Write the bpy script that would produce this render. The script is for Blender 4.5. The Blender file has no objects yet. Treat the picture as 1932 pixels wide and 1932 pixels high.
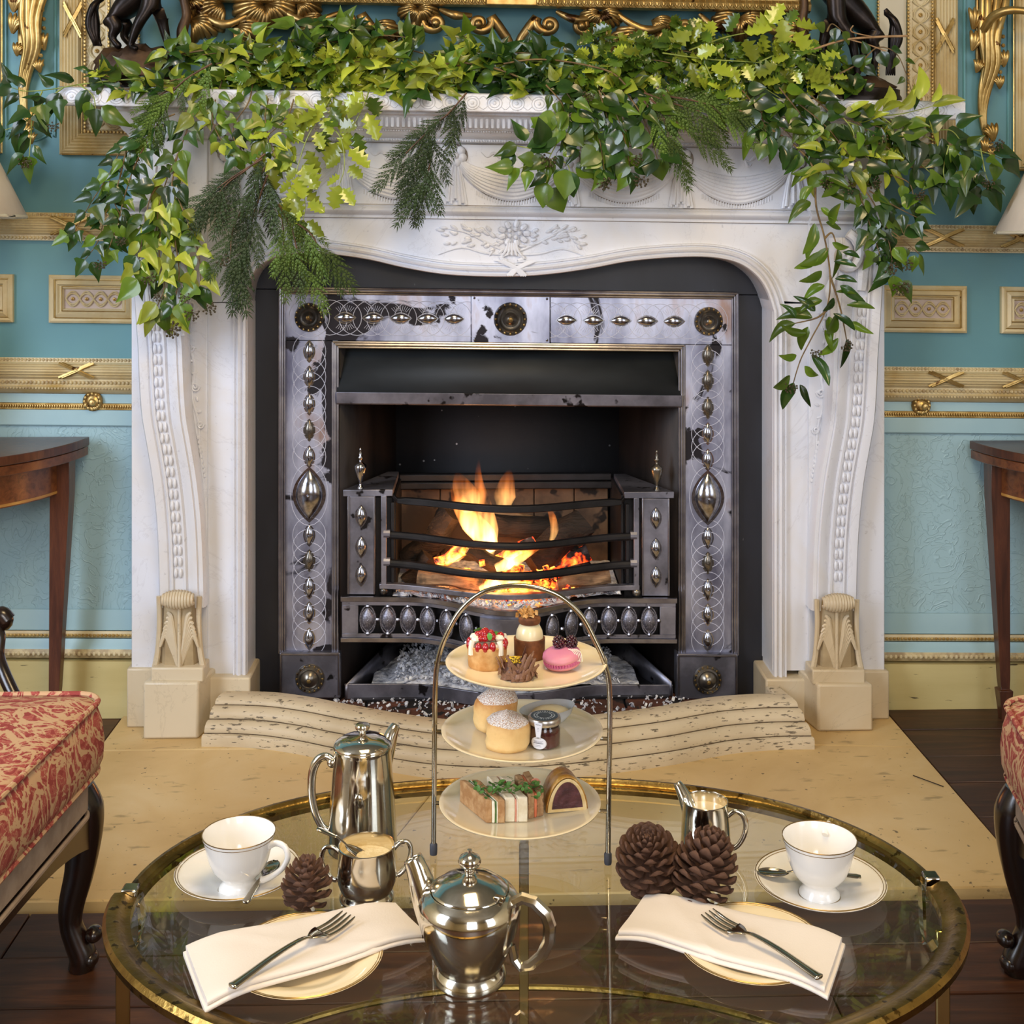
import bpy, bmesh, math, random
from mathutils import Vector, Matrix, Euler, Quaternion
sc = bpy.context.scene
col = sc.collection
PI = math.pi
# ---------------------------------------------------------------- camera
F = 2370.0; HZ = 450.0; CH = 1.19; YAW = math.radians(1.66)
cd = bpy.data.cameras.new('camera'); cam = bpy.data.objects.new('camera', cd); col.objects.link(cam)
cam.location = (0, 0, CH); cam.rotation_euler = (PI/2, 0, -YAW)
cd.sensor_width = 36; cd.lens = 36*F/1932; cd.shift_y = -(966-HZ)/1932; cd.clip_start = .05
sc.camera = cam
# ---------------------------------------------------------------- world, lights, exposure
w = bpy.data.worlds.new('room_air'); sc.world = w; w.use_nodes = True
w.node_tree.nodes['Background'].inputs[0].default_value = (.80, .86, 1, 1)
w.node_tree.nodes['Background'].inputs[1].default_value = .22
sc.view_settings.view_transform = 'Standard'; sc.view_settings.look = 'None'
sc.view_settings.gamma = 1; sc.view_settings.use_curve_mapping = False
sc.view_settings.exposure = 0.18
def area(name, loc, target, sx, sy, power, color):
    l = bpy.data.lights.new(name, 'AREA'); l.shape = 'RECTANGLE'; l.size = sx; l.size_y = sy
    l.energy = power; l.color = color
    o = bpy.data.objects.new(name, l); col.objects.link(o); o.location = loc
    o.rotation_euler = (Vector(target)-Vector(loc)).to_track_quat('-Z', 'Y').to_euler()
    return o
# tall windows of the room behind and to the left of the camera, and the warm chandelier overhead
area('window_daylight', (-2.7, .2, 1.9), (0, 3.1, .8), 1.2, 2.2, 92, (.74, .83, 1))
area('window_daylight', (0.35, -2.3, 1.95), (0, 3.1, .9), 1.3, 2.4, 44, (.78, .86, 1))
area('window_daylight', (2.6, -1.0, 1.75), (0, 3.1, .9), 1.1, 2.2, 26, (.78, .86, 1))
area('chandelier_light', (0.1, 1.1, 2.75), (0, 1.5, 0), .8, .8, 30, (1, .74, .40))
_l = bpy.data.lights.new('room_fill_light', 'POINT'); _l.energy = 56; _l.color = (1, .80, .55); _l.shadow_soft_size = .18  # added fill lamp, brightens the unseen room mirrored in the silver
_o = bpy.data.objects.new('room_fill_light', _l); col.objects.link(_o); _o.location = (.2, -1.6, 2.0)
# ---------------------------------------------------------------- projection helpers
FW = Vector((math.sin(YAW), math.cos(YAW), 0)); RT = Vector((math.cos(YAW), -math.sin(YAW), 0))
def ray(px, py): return FW + RT*((px-966)/F) - Vector((0, 0, (py-HZ)/F))
def E(px, py, Y):
    d = ray(px, py); t = Y/d.y; return Vector((d.x*t, Y, CH+d.z*t))
def PZ(px, py, Z):
    d = ray(px, py); t = (Z-CH)/d.z; return Vector((d.x*t, d.y*t, Z))
XO = .0917
S = .0133                                            # shear: heights drop towards the right, level lines skewed to match the image
def D(u, v, Y):
    p = E(u, HZ, Y); c = E(960, v, Y); return Vector((p.x, Y, c.z - S*(p.x-c.x)))
def lerp(a, b, t): return a+(b-a)*t
def cr(pts, n=6, closed=False):
    pts = [Vector(p) for p in pts]; out = []; m = len(pts)
    for i in range(m if closed else m-1):
        if closed: p0, p1, p2, p3 = pts[i-1], pts[i], pts[(i+1) % m], pts[(i+2) % m]
        else: p0, p1, p2, p3 = pts[max(i-1, 0)], pts[i], pts[i+1], pts[min(i+2, m-1)]
        for k in range(n):
            t = k/n
            out.append(.5*((2*p1)+(p2-p0)*t+(2*p0-5*p1+4*p2-p3)*t*t+(3*p1-p0-3*p2+p3)*t**3))
    if not closed: out.append(pts[-1])
    return out
# ---------------------------------------------------------------- mesh builder
class MB:
    def __init__(s): s.v = []; s.f = []
    def add(s, vs, fs):
        o = len(s.v); s.v += [tuple(p) for p in vs]; s.f += [tuple(i+o for i in f) for f in fs]; return s
    def box(s, a, b):
        x0, y0, z0 = a; x1, y1, z1 = b
        return s.add([(x0,y0,z0),(x1,y0,z0),(x1,y1,z0),(x0,y1,z0),(x0,y0,z1),(x1,y0,z1),(x1,y1,z1),(x0,y1,z1)],
                     [(0,3,2,1),(4,5,6,7),(0,1,5,4),(1,2,6,5),(2,3,7,6),(3,0,4,7)])
    def boxm(s, M, a, b):
        t = MB().box(a, b); return s.add([M @ Vector(p) for p in t.v], t.f)
    def ub(s, u0, u1, v0, v1, Yf, Yb):               # box laid out on the wall: pixel-wide front face, real depth
        q = [D(u0,v0,Yf), D(u1,v0,Yf), D(u1,v1,Yf), D(u0,v1,Yf)]
        return s.prism([(p.x, p.z) for p in q], Yf, Yb)
    def prism(s, pts, Yf, Yb):                        # pts (x,z)
        n = len(pts); s.add([(x, Yf, z) for x, z in pts]+[(x, Yb, z) for x, z in pts],
            [tuple(range(n)), tuple(range(2*n-1, n-1, -1))]+[(i, i+n, (i+1) % n+n, (i+1) % n) for i in range(n)]); return s
    def slab(s, pts, z0, z1):                         # pts (x,y)
        n = len(pts); return s.add([(x, y, z0) for x, y in pts]+[(x, y, z1) for x, y in pts],
            [tuple(range(n)), tuple(range(2*n-1, n-1, -1))]+[(i, i+n, (i+1) % n+n, (i+1) % n) for i in range(n)])
    def tube(s, pts, r, seg=8, flat=1.0, closed=False, caps=True, flat_axis=None):
        pts = [Vector(p) for p in pts]; n = len(pts)
        rr = r if isinstance(r, (list, tuple)) else [r]*n
        vs = []; prev = None
        for i, p in enumerate(pts):
            if closed: t = pts[(i+1) % n]-pts[i-1]
            else: t = pts[min(i+1, n-1)]-pts[max(i-1, 0)]
            if t.length < 1e-9: t = Vector((0, 0, 1))
            t.normalize()
            ref = Vector(flat_axis) if flat_axis else Vector((0, 1, 0))
            if abs(t.dot(ref)) > .98 and not flat_axis: ref = Vector((1, 0, 0))
            a = t.cross(ref)
            if a.length < 1e-6: a = t.orthogonal()
            a.normalize(); b = a.cross(t).normalized()
            for k in range(seg):
                th = 2*PI*k/seg
                vs.append(p+a*(rr[i]*math.cos(th))+b*(rr[i]*flat*math.sin(th)))
        fs = []
        for i in range(n if closed else n-1):
            j = (i+1) % n
            for k in range(seg):
                k2 = (k+1) % seg; fs.append((i*seg+k, i*seg+k2, j*seg+k2, j*seg+k))
        if caps and not closed: fs += [tuple(range(seg-1, -1, -1)), tuple((n-1)*seg+k for k in range(seg))]
        return s.add(vs, fs)
    def grid(s, rows, closed=False, close_rows=False):
        m = len(rows[0]); vs = [p for r in rows for p in r]; fs = []
        R_ = len(rows)
        for i in range(R_ if close_rows else R_-1):
            i2 = (i+1) % R_
            for k in range(m if closed else m-1):
                k2 = (k+1) % m; fs.append((i*m+k, i*m+k2, i2*m+k2, i2*m+k))
        return s.add(vs, fs)
    def lathe(s, prof, c=(0,0,0), seg=32, M=None, sx=1, sy=1, caps=False):      # prof (r,z)
        rows = []
        for r, z in prof:
            row = [Vector((r*sx*math.cos(2*PI*k/seg), r*sy*math.sin(2*PI*k/seg), z)) for k in range(seg)]
            rows.append([((M @ p) if M else p)+Vector(c) for p in row])
        s.grid(rows, closed=True)
        if caps:
            o = len(s.v)-len(rows)*seg
            s.f += [tuple(o+k for k in range(seg-1, -1, -1)), tuple(o+(len(rows)-1)*seg+k for k in range(seg))]
        return s
    def ball(s, c, rx, ry=None, rz=None, seg=10, M=None, lo=-1, hi=1):
        ry = rx if ry is None else ry; rz = rx if rz is None else rz
        n = max(4, seg//2); rows = []
        for i in range(n+1):
            a = lerp(lo, hi, i/n)*PI/2
            row = [Vector((rx*math.cos(a)*math.cos(2*PI*k/seg), ry*math.cos(a)*math.sin(2*PI*k/seg), rz*math.sin(a))) for k in range(seg)]
            rows.append([((M @ p) if M else p)+Vector(c) for p in row])
        return s.grid(rows, closed=True)
    def sweep(s, path, prof, closed=False):           # path (x,z) in the wall plane, prof (offset, Y); offset along left normal
        n = len(path); rows = []
        for i, p in enumerate(path):
            a = Vector(path[(i+1) % n] if closed or i < n-1 else path[i]); b = Vector(path[i-1] if closed or i > 0 else path[i])
            t = Vector((a[0]-b[0], a[1]-b[1])).normalized(); nn = Vector((-t[1], t[0]))
            rows.append([Vector((p[0]+nn[0]*o, Y, p[1]+nn[1]*o)) for o, Y in prof])
        return s.grid(rows, close_rows=closed)
    def mould(s, u0, u1, prof, Yref=3.12):            # horizontal moulding; prof (v, Y)
        xa, xb = D(u0, 500, Yref).x, D(u1, 500, Yref).x; rows = []
        for x in (xa, xb):
            r = []
            for v, Y in prof:
                c = E(960, v, Y); r.append(Vector((x, Y, c.z-S*(x-c.x))))
            rows.append(r)
        m = len(prof); s.grid(rows); o = len(s.v)-2*m
        s.f += [tuple(o+i for i in range(m)), tuple(o+m+i for i in range(m-1, -1, -1))]
        return s
    def build(s, name, mat, parent=None, smooth=35, bevel=0, sub=0, solid=0, loc=None, kind=None, fix=True, seg=2):
        me = bpy.data.meshes.new(name)
        L = Vector(loc) if loc is not None else (WL(parent) if parent else Vector((0, 0, 0)))
        me.from_pydata([tuple(Vector(p)-L) for p in s.v], [], s.f)
        bm = bmesh.new(); bm.from_mesh(me)
        if fix: bmesh.ops.recalc_face_normals(bm, faces=bm.faces)
        ca = math.radians(smooth)
        for f in bm.faces: f.smooth = smooth > 0
        for e in bm.edges:
            if len(e.link_faces) == 2 and e.calc_face_angle(0) > ca: e.smooth = False
        bm.to_mesh(me); bm.free()
        if mat: me.materials.append(mat)
        o = bpy.data.objects.new(name, me); col.objects.link(o)
        if parent: o.parent = parent; o['_'] = 1; del o['_']; o.location = L-WL(parent)
        else: o.location = L
        if solid: m = o.modifiers.new('s', 'SOLIDIFY'); m.thickness = solid; m.offset = 0
        if bevel: m = o.modifiers.new('b', 'BEVEL'); m.width = bevel; m.segments = seg; m.limit_method = 'ANGLE'; m.angle_limit = math.radians(38)
        if sub: m = o.modifiers.new('u', 'SUBSURF'); m.levels = sub; m.render_levels = sub
        if kind: o['kind'] = kind
        return o
def WL(o):
    v = Vector(o.location); p = o.parent
    while p: v = v+Vector(p.location); p = p.parent
    return v
def thing(name, label, cat, loc, group=None, rz=0):
    o = bpy.data.objects.new(name, None); col.objects.link(o); o.location = loc; o.rotation_euler.z = rz
    o.empty_display_size = .02; return tag(o, label, cat, group)
def tag(o, label, cat, group=None, kind=None):
    o['label'] = label; o['category'] = cat
    if group: o['group'] = group
    if kind: o['kind'] = kind
    return o
def lab(o, l): o['label'] = l; return o
def struct(o): o['kind'] = 'structure'; return o
def inst(src, name, parent, loc, rot=(0,0,0), scale=(1,1,1)):   # copy sharing mesh; loc in world
    o = src.copy(); o.name = name; col.objects.link(o); o.parent = parent
    o.location = Vector(loc)-(WL(parent) if parent else Vector((0,0,0)))
    if isinstance(rot, Quaternion): rot = rot.to_euler()
    o.rotation_euler = rot; o.scale = scale if not isinstance(scale, (int, float)) else (scale,)*3
    return o
class Proto:                                          # first use is the object itself, later uses share its mesh
    def __init__(s, mb, name, mat, **k): s.mb, s.name, s.mat, s.k, s.o = mb, name, mat, k, None
    def put(s, parent, loc, rot=(0,0,0), scale=1, mat=None):
        key = mat or s.mat
        if s.o is None: s.o = {}
        if key not in s.o:
            o = s.mb.build(s.name, key, None, **s.k); o.parent = parent
            o.location = Vector(loc)-(WL(parent) if parent else Vector((0,0,0)))
            if isinstance(rot, Quaternion): rot = rot.to_euler()
            o.rotation_euler = rot; o.scale = scale if not isinstance(scale, (int, float)) else (scale,)*3
            s.o[key] = o; return o
        return inst(s.o[key], s.name, parent, loc, rot, scale)
# ---------------------------------------------------------------- materials
def lin(c):
    if isinstance(c, str): c = [int(c[i:i+2], 16)/255 for i in (0, 2, 4)]
    return tuple((x/12.92 if x <= .04045 else ((x+.055)/1.055)**2.4) for x in c)+(1,)
class NT:
    def __init__(s, name):
        s.m = bpy.data.materials.new(name); s.m.use_nodes = True; s.t = s.m.node_tree; s.n = s.t.nodes
        s.b = s.n['Principled BSDF']; s.out = s.n['Material Output']; s.tc = s.n.new('ShaderNodeTexCoord')
    def link(s, a, b): s.t.links.new(a, b)
    def coord(s, sc_=(1,1,1), rot=(0,0,0)):
        mp = s.n.new('ShaderNodeMapping'); mp.inputs['Scale'].default_value = sc_; mp.inputs['Rotation'].default_value = rot
        s.link(s.tc.outputs['Object'], mp.inputs[0]); return mp.outputs[0]
    def noise(s, scale, detail=4, vec=None, dist=0, rough=.55):
        x = s.n.new('ShaderNodeTexNoise'); x.inputs['Scale'].default_value = scale; x.inputs['Detail'].default_value = detail
        x.inputs['Distortion'].default_value = dist; x.inputs['Roughness'].default_value = rough
        s.link(vec or s.tc.outputs['Object'], x.inputs['Vector']); return x.outputs['Fac']
    def voro(s, scale, vec=None, feature='F1'):
        x = s.n.new('ShaderNodeTexVoronoi'); x.inputs['Scale'].default_value = scale; x.feature = feature
        s.link(vec or s.tc.outputs['Object'], x.inputs['Vector']); return x.outputs['Distance']
    def wave(s, scale, dist=3, detail=2, vec=None, axis='X'):
        x = s.n.new('ShaderNodeTexWave'); x.inputs['Scale'].default_value = scale; x.inputs['Distortion'].default_value = dist
        x.inputs['Detail'].default_value = detail; x.bands_direction = axis
        s.link(vec or s.tc.outputs['Object'], x.inputs['Vector']); return x.outputs['Fac']
    def ramp(s, fac, stops):
        r = s.n.new('ShaderNodeValToRGB'); s.link(fac, r.inputs[0]); el = r.color_ramp.elements
        while len(el) < len(stops): el.new(.5)
        for e, (p, c) in zip(el, stops):
            e.position = p; e.color = (c,)*3+(1,) if isinstance(c, (int, float)) else lin(c)
        return r.outputs[0]
    def math(s, op, a, b=0.0):
        m = s.n.new('ShaderNodeMath'); m.operation = op
        for i, x in enumerate((a, b)):
            if isinstance(x, (int, float)): m.inputs[i].default_value = x
            else: s.link(x, m.inputs[i])
        return m.outputs[0]
    def mix(s, fac, a, b):
        m = s.n.new('ShaderNodeMix'); m.data_type = 'RGBA'
        for i, x in ((0, fac), (6, a), (7, b)):
            if isinstance(x, (int, float)): m.inputs[i].default_value = x
            elif isinstance(x, (str, tuple, list)): m.inputs[i].default_value = lin(x) if len(x) != 4 else x
            else: s.link(x, m.inputs[i])
        return m.outputs[2]
    def bump(s, h, strength=.3, dist=.002):
        b = s.n.new('ShaderNodeBump'); b.inputs['Strength'].default_value = strength; b.inputs['Distance'].default_value = dist
        s.link(h, b.inputs['Height']); s.link(b.outputs[0], s.b.inputs['Normal']); return b
    def set(s, **k):
        for n, v in k.items():
            i = s.b.inputs[n.replace('_', ' ')]
            if isinstance(v, str): i.default_value = lin(v)
            elif isinstance(v, (int, float, tuple)): i.default_value = v
            else: s.link(v, i)
        return s
def pm(name, c1, c2=None, sc_=6, rough=.5, metal=0, bump=0, bs=60, lo=.4, hi=.62, spots=None, coat=0, spec=.5, sss=0, vec=None, ior=None, r2=None):
    t = NT(name); c2 = c2 or c1
    v = t.coord(vec) if vec else None
    n = t.noise(sc_, 5, v); c = t.ramp(n, [(lo, c1), (hi, c2)])
    if spots:
        sn = t.noise(spots[1], 3, v); m = t.ramp(sn, [(spots[2], 0.0), (spots[2]+.04, 1.0)]); c = t.mix(m, c, spots[0])
    t.set(Base_Color=c, Roughness=rough, Metallic=metal)
    if r2 is not None: t.set(Roughness=t.ramp(t.noise(sc_*2.3, 4, v), [(.35, float(rough)), (.65, float(r2))]))
    t.b.inputs['Coat Weight'].default_value = coat; t.b.inputs['Specular IOR Level'].default_value = spec
    if sss: t.b.inputs['Subsurface Weight'].default_value = sss; t.b.inputs['Subsurface Scale'].default_value = .01
    if bump: t.bump(t.noise(bs, 5, v), bump)
    return t.m
M = {}
def marble(name, base, warm, vein):
    t = NT(name); n = t.noise(2.2, 6, None, 1.2); v = t.noise(3.1, 8, t.coord((1, 1, .7)), 2.2, .6)
    vm = t.ramp(v, [(.492, 0.0), (.5, .16), (.508, 0.0)])
    c = t.mix(t.ramp(n, [(.45, 0.0), (.68, .75)]), base, warm); c = t.mix(vm, c, vein)
    # fine specks of grime and small chips scattered over the marble
    g = t.ramp(t.noise(70, 4), [(.66, 0.0), (.74, .35)]); c = t.mix(g, c, vein)
    t.set(Base_Color=c, Roughness=.34); t.b.inputs['Subsurface Weight'].default_value = 0
    t.bump(t.noise(90, 4), .06, .001); return t.m
M['marble'] = marble('white_marble', 'dcdfe8', 'd6d0c8', '8f8b92')
M['marble_warm'] = marble('aged_marble', 'cfc2a8', 'bfa67c', '7a6a50')
def stone():
    t = NT('hearth_stone'); n = t.noise(3.5, 6, None, .6); c = t.ramp(n, [(.3, 'c2a26c'), (.55, 'd2b47e'), (.75, 'dcc496')])
    st = t.ramp(t.noise(26, 5, t.coord((.5, 1.6, 1))), [(.62, 0.0), (.7, .5)]); c = t.mix(st, c, '6e5a36')
    sp = t.ramp(t.noise(70, 3), [(.69, 0.0), (.72, .8)]); c = t.mix(sp, c, '3c2f20')
    t.set(Base_Color=c, Roughness=.42); t.bump(t.noise(45, 6), .15, .002); return t.m
M['stone'] = stone()
def fender_m():
    t = NT('worn_fender_marble'); c = t.ramp(t.noise(5, 5), [(.3, 'bba98a'), (.6, 'd0c0a2'), (.8, 'c2ae88')])
    s1 = t.noise(95, 4, t.coord((.45, 1, 2.2))); band = t.noise(9, 3, t.coord((.5, 1, 3)))
    sp = t.ramp(t.math('ADD', s1, t.math('MULTIPLY', band, .25)), [(.735, 0.0), (.775, .85)]); c = t.mix(sp, c, '4a3e30')
    t.set(Base_Color=c, Roughness=.5); t.bump(t.noise(60, 5), .3, .002); return t.m
M['fender'] = fender_m()
def wood(name, a, b, c_, rough=.35, sc_=1.0, ax=(1, 9, 9), coat=.15, gap=None):
    t = NT(name); v = t.coord(tuple(x*sc_ for x in ax)); n = t.noise(6, 6, v, .8)
    c = t.ramp(n, [(.3, a), (.52, b), (.75, c_)]); f = t.ramp(t.noise(60, 4, v), [(.4, 0.0), (.7, .35)]); c = t.mix(f, c, a)
    oi = t.n.new('ShaderNodeObjectInfo'); rv = t.math('MULTIPLY', oi.outputs['Random'], .5)
    c = t.mix(rv, c, a)
    t.set(Base_Color=c, Roughness=rough); t.b.inputs['Coat Weight'].default_value = coat; t.b.inputs['Coat Roughness'].default_value = .2
    t.bump(t.noise(40, 5, v), .12, .001); return t.m
M['board'] = wood('floorboard_oak', '2e190c', '4c2a16', '6c4324', .5, .6, (1, 10, 10), .03)
M['mahog'] = wood('mahogany', '3a1f14', '5a3220', '6e4028', .3, 1, (9, 9, 1))
M['mahog_h'] = wood('mahogany_veneer', '4a2614', '784626', '8a562e', .28, 1, (2, 9, 9))
M['darkwood'] = wood('dark_polished_wood', '150c08', '25140d', '3a2115', .25, 1, (6, 6, 2))
M['teal'] = pm('teal_wall_paint', '5a8a94', '64969e', 1.3, .55, bump=.05, bs=120)
M['teal_line'] = pm('teal_moulding_paint', '578a92', '649aa1', 3, .45)
def dado():
    t = NT('pale_blue_relief_paper'); c = t.ramp(t.noise(1.4, 3), [(.3, '93b4bd'), (.7, 'a0c0c8')])
    n = t.noise(11, 2, None, 2.2); l1 = t.math('ABSOLUTE', t.math('SUBTRACT', n, .5)); r1 = t.ramp(l1, [(0.0, 1.0), (.018, 0.0)])
    n2 = t.noise(17, 1, None, 3.0); l2 = t.math('ABSOLUTE', t.math('SUBTRACT', n2, .55)); r2 = t.ramp(l2, [(0.0, 1.0), (.012, 0.0)])
    h = t.math('MAXIMUM', r1, r2); t.set(Base_Color=c, Roughness=.5); t.bump(h, .5, .0025); return t.m
M['dado'] = dado()
M['paleblue'] = pm('pale_blue_paint', '98b9c2', 'a3c2c9', 3, .42, bump=.04)
M['skirt'] = pm('yellow_skirting_paint', 'bfb078', 'cbbd86', 3, .5, spots=('5c5238', 34, .68), bump=.15, bs=30, vec=(.5, 1, 2.5))
M['cream'] = pm('cream_and_gilt_paint', 'cfc098', 'b89c60', 9, .42, bump=.1, metal=.0, lo=.45, hi=.7)
M['ivory'] = pm('ivory_paint', 'cdc8b4', 'd6d1bd', 4, .5)
M['pinkish'] = pm('faded_rose_ground', 'b9a69a', 'c2b2a4', 12, .6)
M['gilt'] = pm('antique_gilding', 'a88a50', 'cbae70', 22, .36, metal=.85, bump=.15, bs=90, spots=('5a3c1e', 40, .66))
M['gilt_dark'] = pm('darkened_gilding', '7c6238', 'b0925a', 14, .34, metal=.85, bump=.2, bs=60, spots=('3a2614', 24, .6))
M['gilt_line'] = pm('worn_gilt_line', 'a98545', 'cdb070', 30, .42, metal=.6)
M['beadcream'] = pm('cream_beading', 'c6b588', '9b8560', 40, .5)
def steel_m():
    t = NT('engraved_burnished_steel'); n = t.noise(4.5, 6, None, .8); patch = t.ramp(n, [(.55, 0.0), (.57, 1.0)])
    t2 = t.noise(9, 5, t.coord((1, 1, .4)))
    c = t.ramp(t2, [(.34, '6f7188'), (.46, '9ea2b8'), (.58, 'c4c8dc'), (.70, 'a88f86')]); c = t.mix(patch, c, '2d2a2e')
    r = t.mix(patch, (.36,.36,.36,1), (.5,.5,.5,1)); t.set(Base_Color=c, Roughness=r, Metallic=.8)
    t.bump(t.noise(50, 6), .12, .001); return t.m
M['steel'] = steel_m()
M['steel_edge'] = pm('steel_moulding', '8c8a92', 'a7a4a8', 20, .28, metal=1, bump=.05)
M['steel_bright'] = pm('polished_steel', 'b2b3ba', '90919a', 9, .15, metal=1, bump=.04)
M['steel_dull'] = pm('dull_steel', '70707a', 'a0a0ae', 9, .4, metal=.85, bump=.15, spots=('2a2728', 20, .62))
M['bronze_boss'] = pm('bronze_boss', '56524e', '8a847a', 14, .28, metal=.9)
M['blacksl'] = pm('black_slate_slip', '15161d', '22242d', 6, .42, bump=.15, bs=40, spots=('85858c', 48, .74), vec=(1, 1, .35))
M['iron'] = pm('black_cast_iron', '141315', '232124', 14, .5, metal=.3, bump=.35, bs=70)
M['iron_brown'] = pm('scorched_iron', '1b1614', '322a27', 8, .55, metal=.3, bump=.3, vec=(1, 1, .3))
M['hood'] = pm('sooty_hood', '17181b', '242628', 6, .33, metal=.5, bump=.1)
# ================================================================= ROOM
YW = 3.165                                            # wall face
rnd = random.Random(4)
def X(u, Y=YW): return E(u, HZ, Y).x
# --- floor: joists below, boards on top, each a part
fl = MB().box((-3.2, -3.6, -.06), (3.2, 3.7, -.024)).build('floor', M['darkwood'], None); struct(fl)
y = 3.165; row = 0
rows_y = [3.165]
while rows_y[-1] > .2: rows_y.append(rows_y[-1]-rnd.choice([.14, .15, .155, .165]))
HX0, HX1, HY0, HY1 = -.875, 1.028, 2.268, 3.25        # hearth footprint
for y1, y0 in zip(rows_y[:-1], rows_y[1:]):
    segs = [(-3.1, 3.1)]
    if y1 > HY0+.002:
        if y0 < HY0-.002 and False: pass
        segs = [(-3.1, HX0-.004), (HX1+.004, 3.1)]
        if y0 < HY0: y0 = HY0-.0
    for a, b in segs:
        x = a; first = True
        while x < b-.01:
            L = rnd.uniform(1.0, 2.1) if not first else rnd.uniform(.4, 1.6); first = False
            x2 = min(b, x+L)
            if b-x2 < .25: x2 = b
            dz = rnd.uniform(-.0012, .0012)
            MB().box((x+.0012, y0+.0018, -.024), (x2-.0012, y1-.0018, dz)).build('floorboard', M['board'], fl, bevel=.0015, seg=1)
            x = x2
big = MB()
for a, b in ((.2-.3, .2),): pass
MB().box((-3.1, -3.5, -.024), (3.1, rows_y[-1]-.002, 0)).build('floorboard', M['board'], fl)
# left over strip where a board is notched round the hearth
# --- hearth: three slabs with open joints
he = thing('hearth', 'broad buff stone hearth slab between the fender and the dark floorboards', 'hearth', (0, 2.6, 0))
jt, jb = PZ(826, 1480, .006), PZ(650, 1697, .006); j0 = jt+(jt-jb)*1.6
j1 = PZ(1560, 1392, .006); j2 = PZ(1740, 1413, .006)
def hs(pts): MB().slab(pts, -.024, .006).build('hearth_slab', M['stone'], he, bevel=.003, seg=1)
ym = 2.93
def jx(y, o): return jt.x+(jb.x-jt.x)*(y-jt.y)/(jb.y-jt.y)+o
hs([(HX0, HY0), (jx(HY0, -.001), HY0), (jx(ym, -.001), ym), (HX0, ym)])
hs([(jx(HY0, .001), HY0), (HX1, HY0), (HX1, ym-.035), (.76, ym-.012), (.55, ym), (jx(ym, .001), ym)])
hs([(HX0, ym+.002), (.55, ym+.002), (.76, ym-.010), (HX1, ym-.033), (HX1, HY1-.09), (HX0, HY1-.09)])
tw = MB().tube([PZ(1723, 1463, .0075), PZ(1750, 1473, .009), PZ(1780, 1484, .0075)], .0011, 6)
tag(tw.build('twig', M['darkwood'], None), 'thin dark twig lying alone on the right side of the hearth', 'twig')
# --- walls, ceiling
M['warmwall'] = pm('warm_cream_paint', 'dccba4', 'e2d3b0', 2, .6)
wb = MB()
wall = thing('wall_back', '', '', (0, YW, 0)); del wall['label']; del wall['category']; struct(wall)
def zc(v, Y=YW): return E(960, v, Y).z
OX0, OX1 = X(470), X(1450)                            # hole of the fireplace
mbw = MB()
for a, b in ((-3.1, OX0), (OX1, 3.1)):
    mbw.add([(a, YW, zc(690)-S*a), (b, YW, zc(690)-S*b), (b, YW, 3.2), (a, YW, 3.2), (a, YW+.5, 3.2), (b, YW+.5, 3.2), (b, YW+.5, .7), (a, YW+.5, .7)],
            [(0,1,2,3), (3,2,5,4), (0,3,4,7), (1,6,5,2)])
mbw.add([(OX0, YW, zc(470)), (OX1, YW, zc(470)), (OX1, YW, 3.2), (OX0, YW, 3.2)], [(0,1,2,3)])
mbw.build('upper_wall', M['teal'], wall, smooth=0)
mb = MB()
for a, b in ((-3.1, OX0), (OX1, 3.1)):
    mb.add([(a, YW+.003, 0), (b, YW+.003, 0), (b, YW+.003, zc(690)-S*b), (a, YW+.003, zc(690)-S*a)], [(0,1,2,3)])
mb.build('dado_panel', M['dado'], wall, smooth=0)
for nm, a, b in (('wall_left', (-3.2, -3.6, 0), (-3.1, 3.7, 3.2)), ('wall_right', (3.1, -3.6, 0), (3.2, 3.7, 3.2)), ('wall_front', (-3.2, -3.6, 0), (3.2, -3.5, 3.2))):
    o = MB().box(a, b).build(nm, M['warmwall'], None); struct(o)
o = MB().box((-3.2, -3.6, 3.2), (3.2, 3.7, 3.3)).build('ceiling', pm('shaded_ceiling_paint', '8f897a', '989284', 3, .7), None); struct(o)
# --- mouldings on the wall, left and right of the chimneypiece
def beads(mb, u0, u1, v, r, Y, step=None, vertical=False, w=1.0):
    step = step or r*2.1; a = u0
    rm = r*Y/F
    while a < u1:
        p = D(a, v, Y) if not vertical else D(v, a, Y)
        mb.ball(p, rm*w, rm*.8, rm, 6); a += step
    return mb
_r = MB().ball((0, 0, 0), 1, .8, 1, 8); _r.ball((0, -.5, 0), .45, .9, .45, 6)
rosP = Proto(_r, 'rosette', M['gilt_line'])
def guilloche(par, u0, u1, v, A, Y, step, vert=False, mt='cream'):
    lines = MB(); dots = MB(); n = max(1, round((u1-u0)/step)); step = (u1-u0)/n
    for ph in (0, PI):
        for off in (-.16, .16):
            pts = []
            for i in range(n*8+1):
                a = u0+i*step/8; w_ = math.sin(PI*i/8+ph)
                s_ = math.copysign(abs(w_)**.8, w_)*(A*(1+off))
                pts.append(D(a, v+s_, Y-.002) if not vert else D(v+s_, a, Y-.002))
            lines.tube(pts, A*.11*Y/F, 4)
    for i in range(n):
        a = u0+(i+.5)*step; p = D(a, v, Y-.001) if not vert else D(v, a, Y-.001)
        rosP.put(par, p, (0, 0, 0), A*.3*Y/F)
    lines.build('interlaced_band', M['cream'], par); lines = None
SIDES = (('left', -1000, 262), ('right', 1652, 2900))
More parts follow.
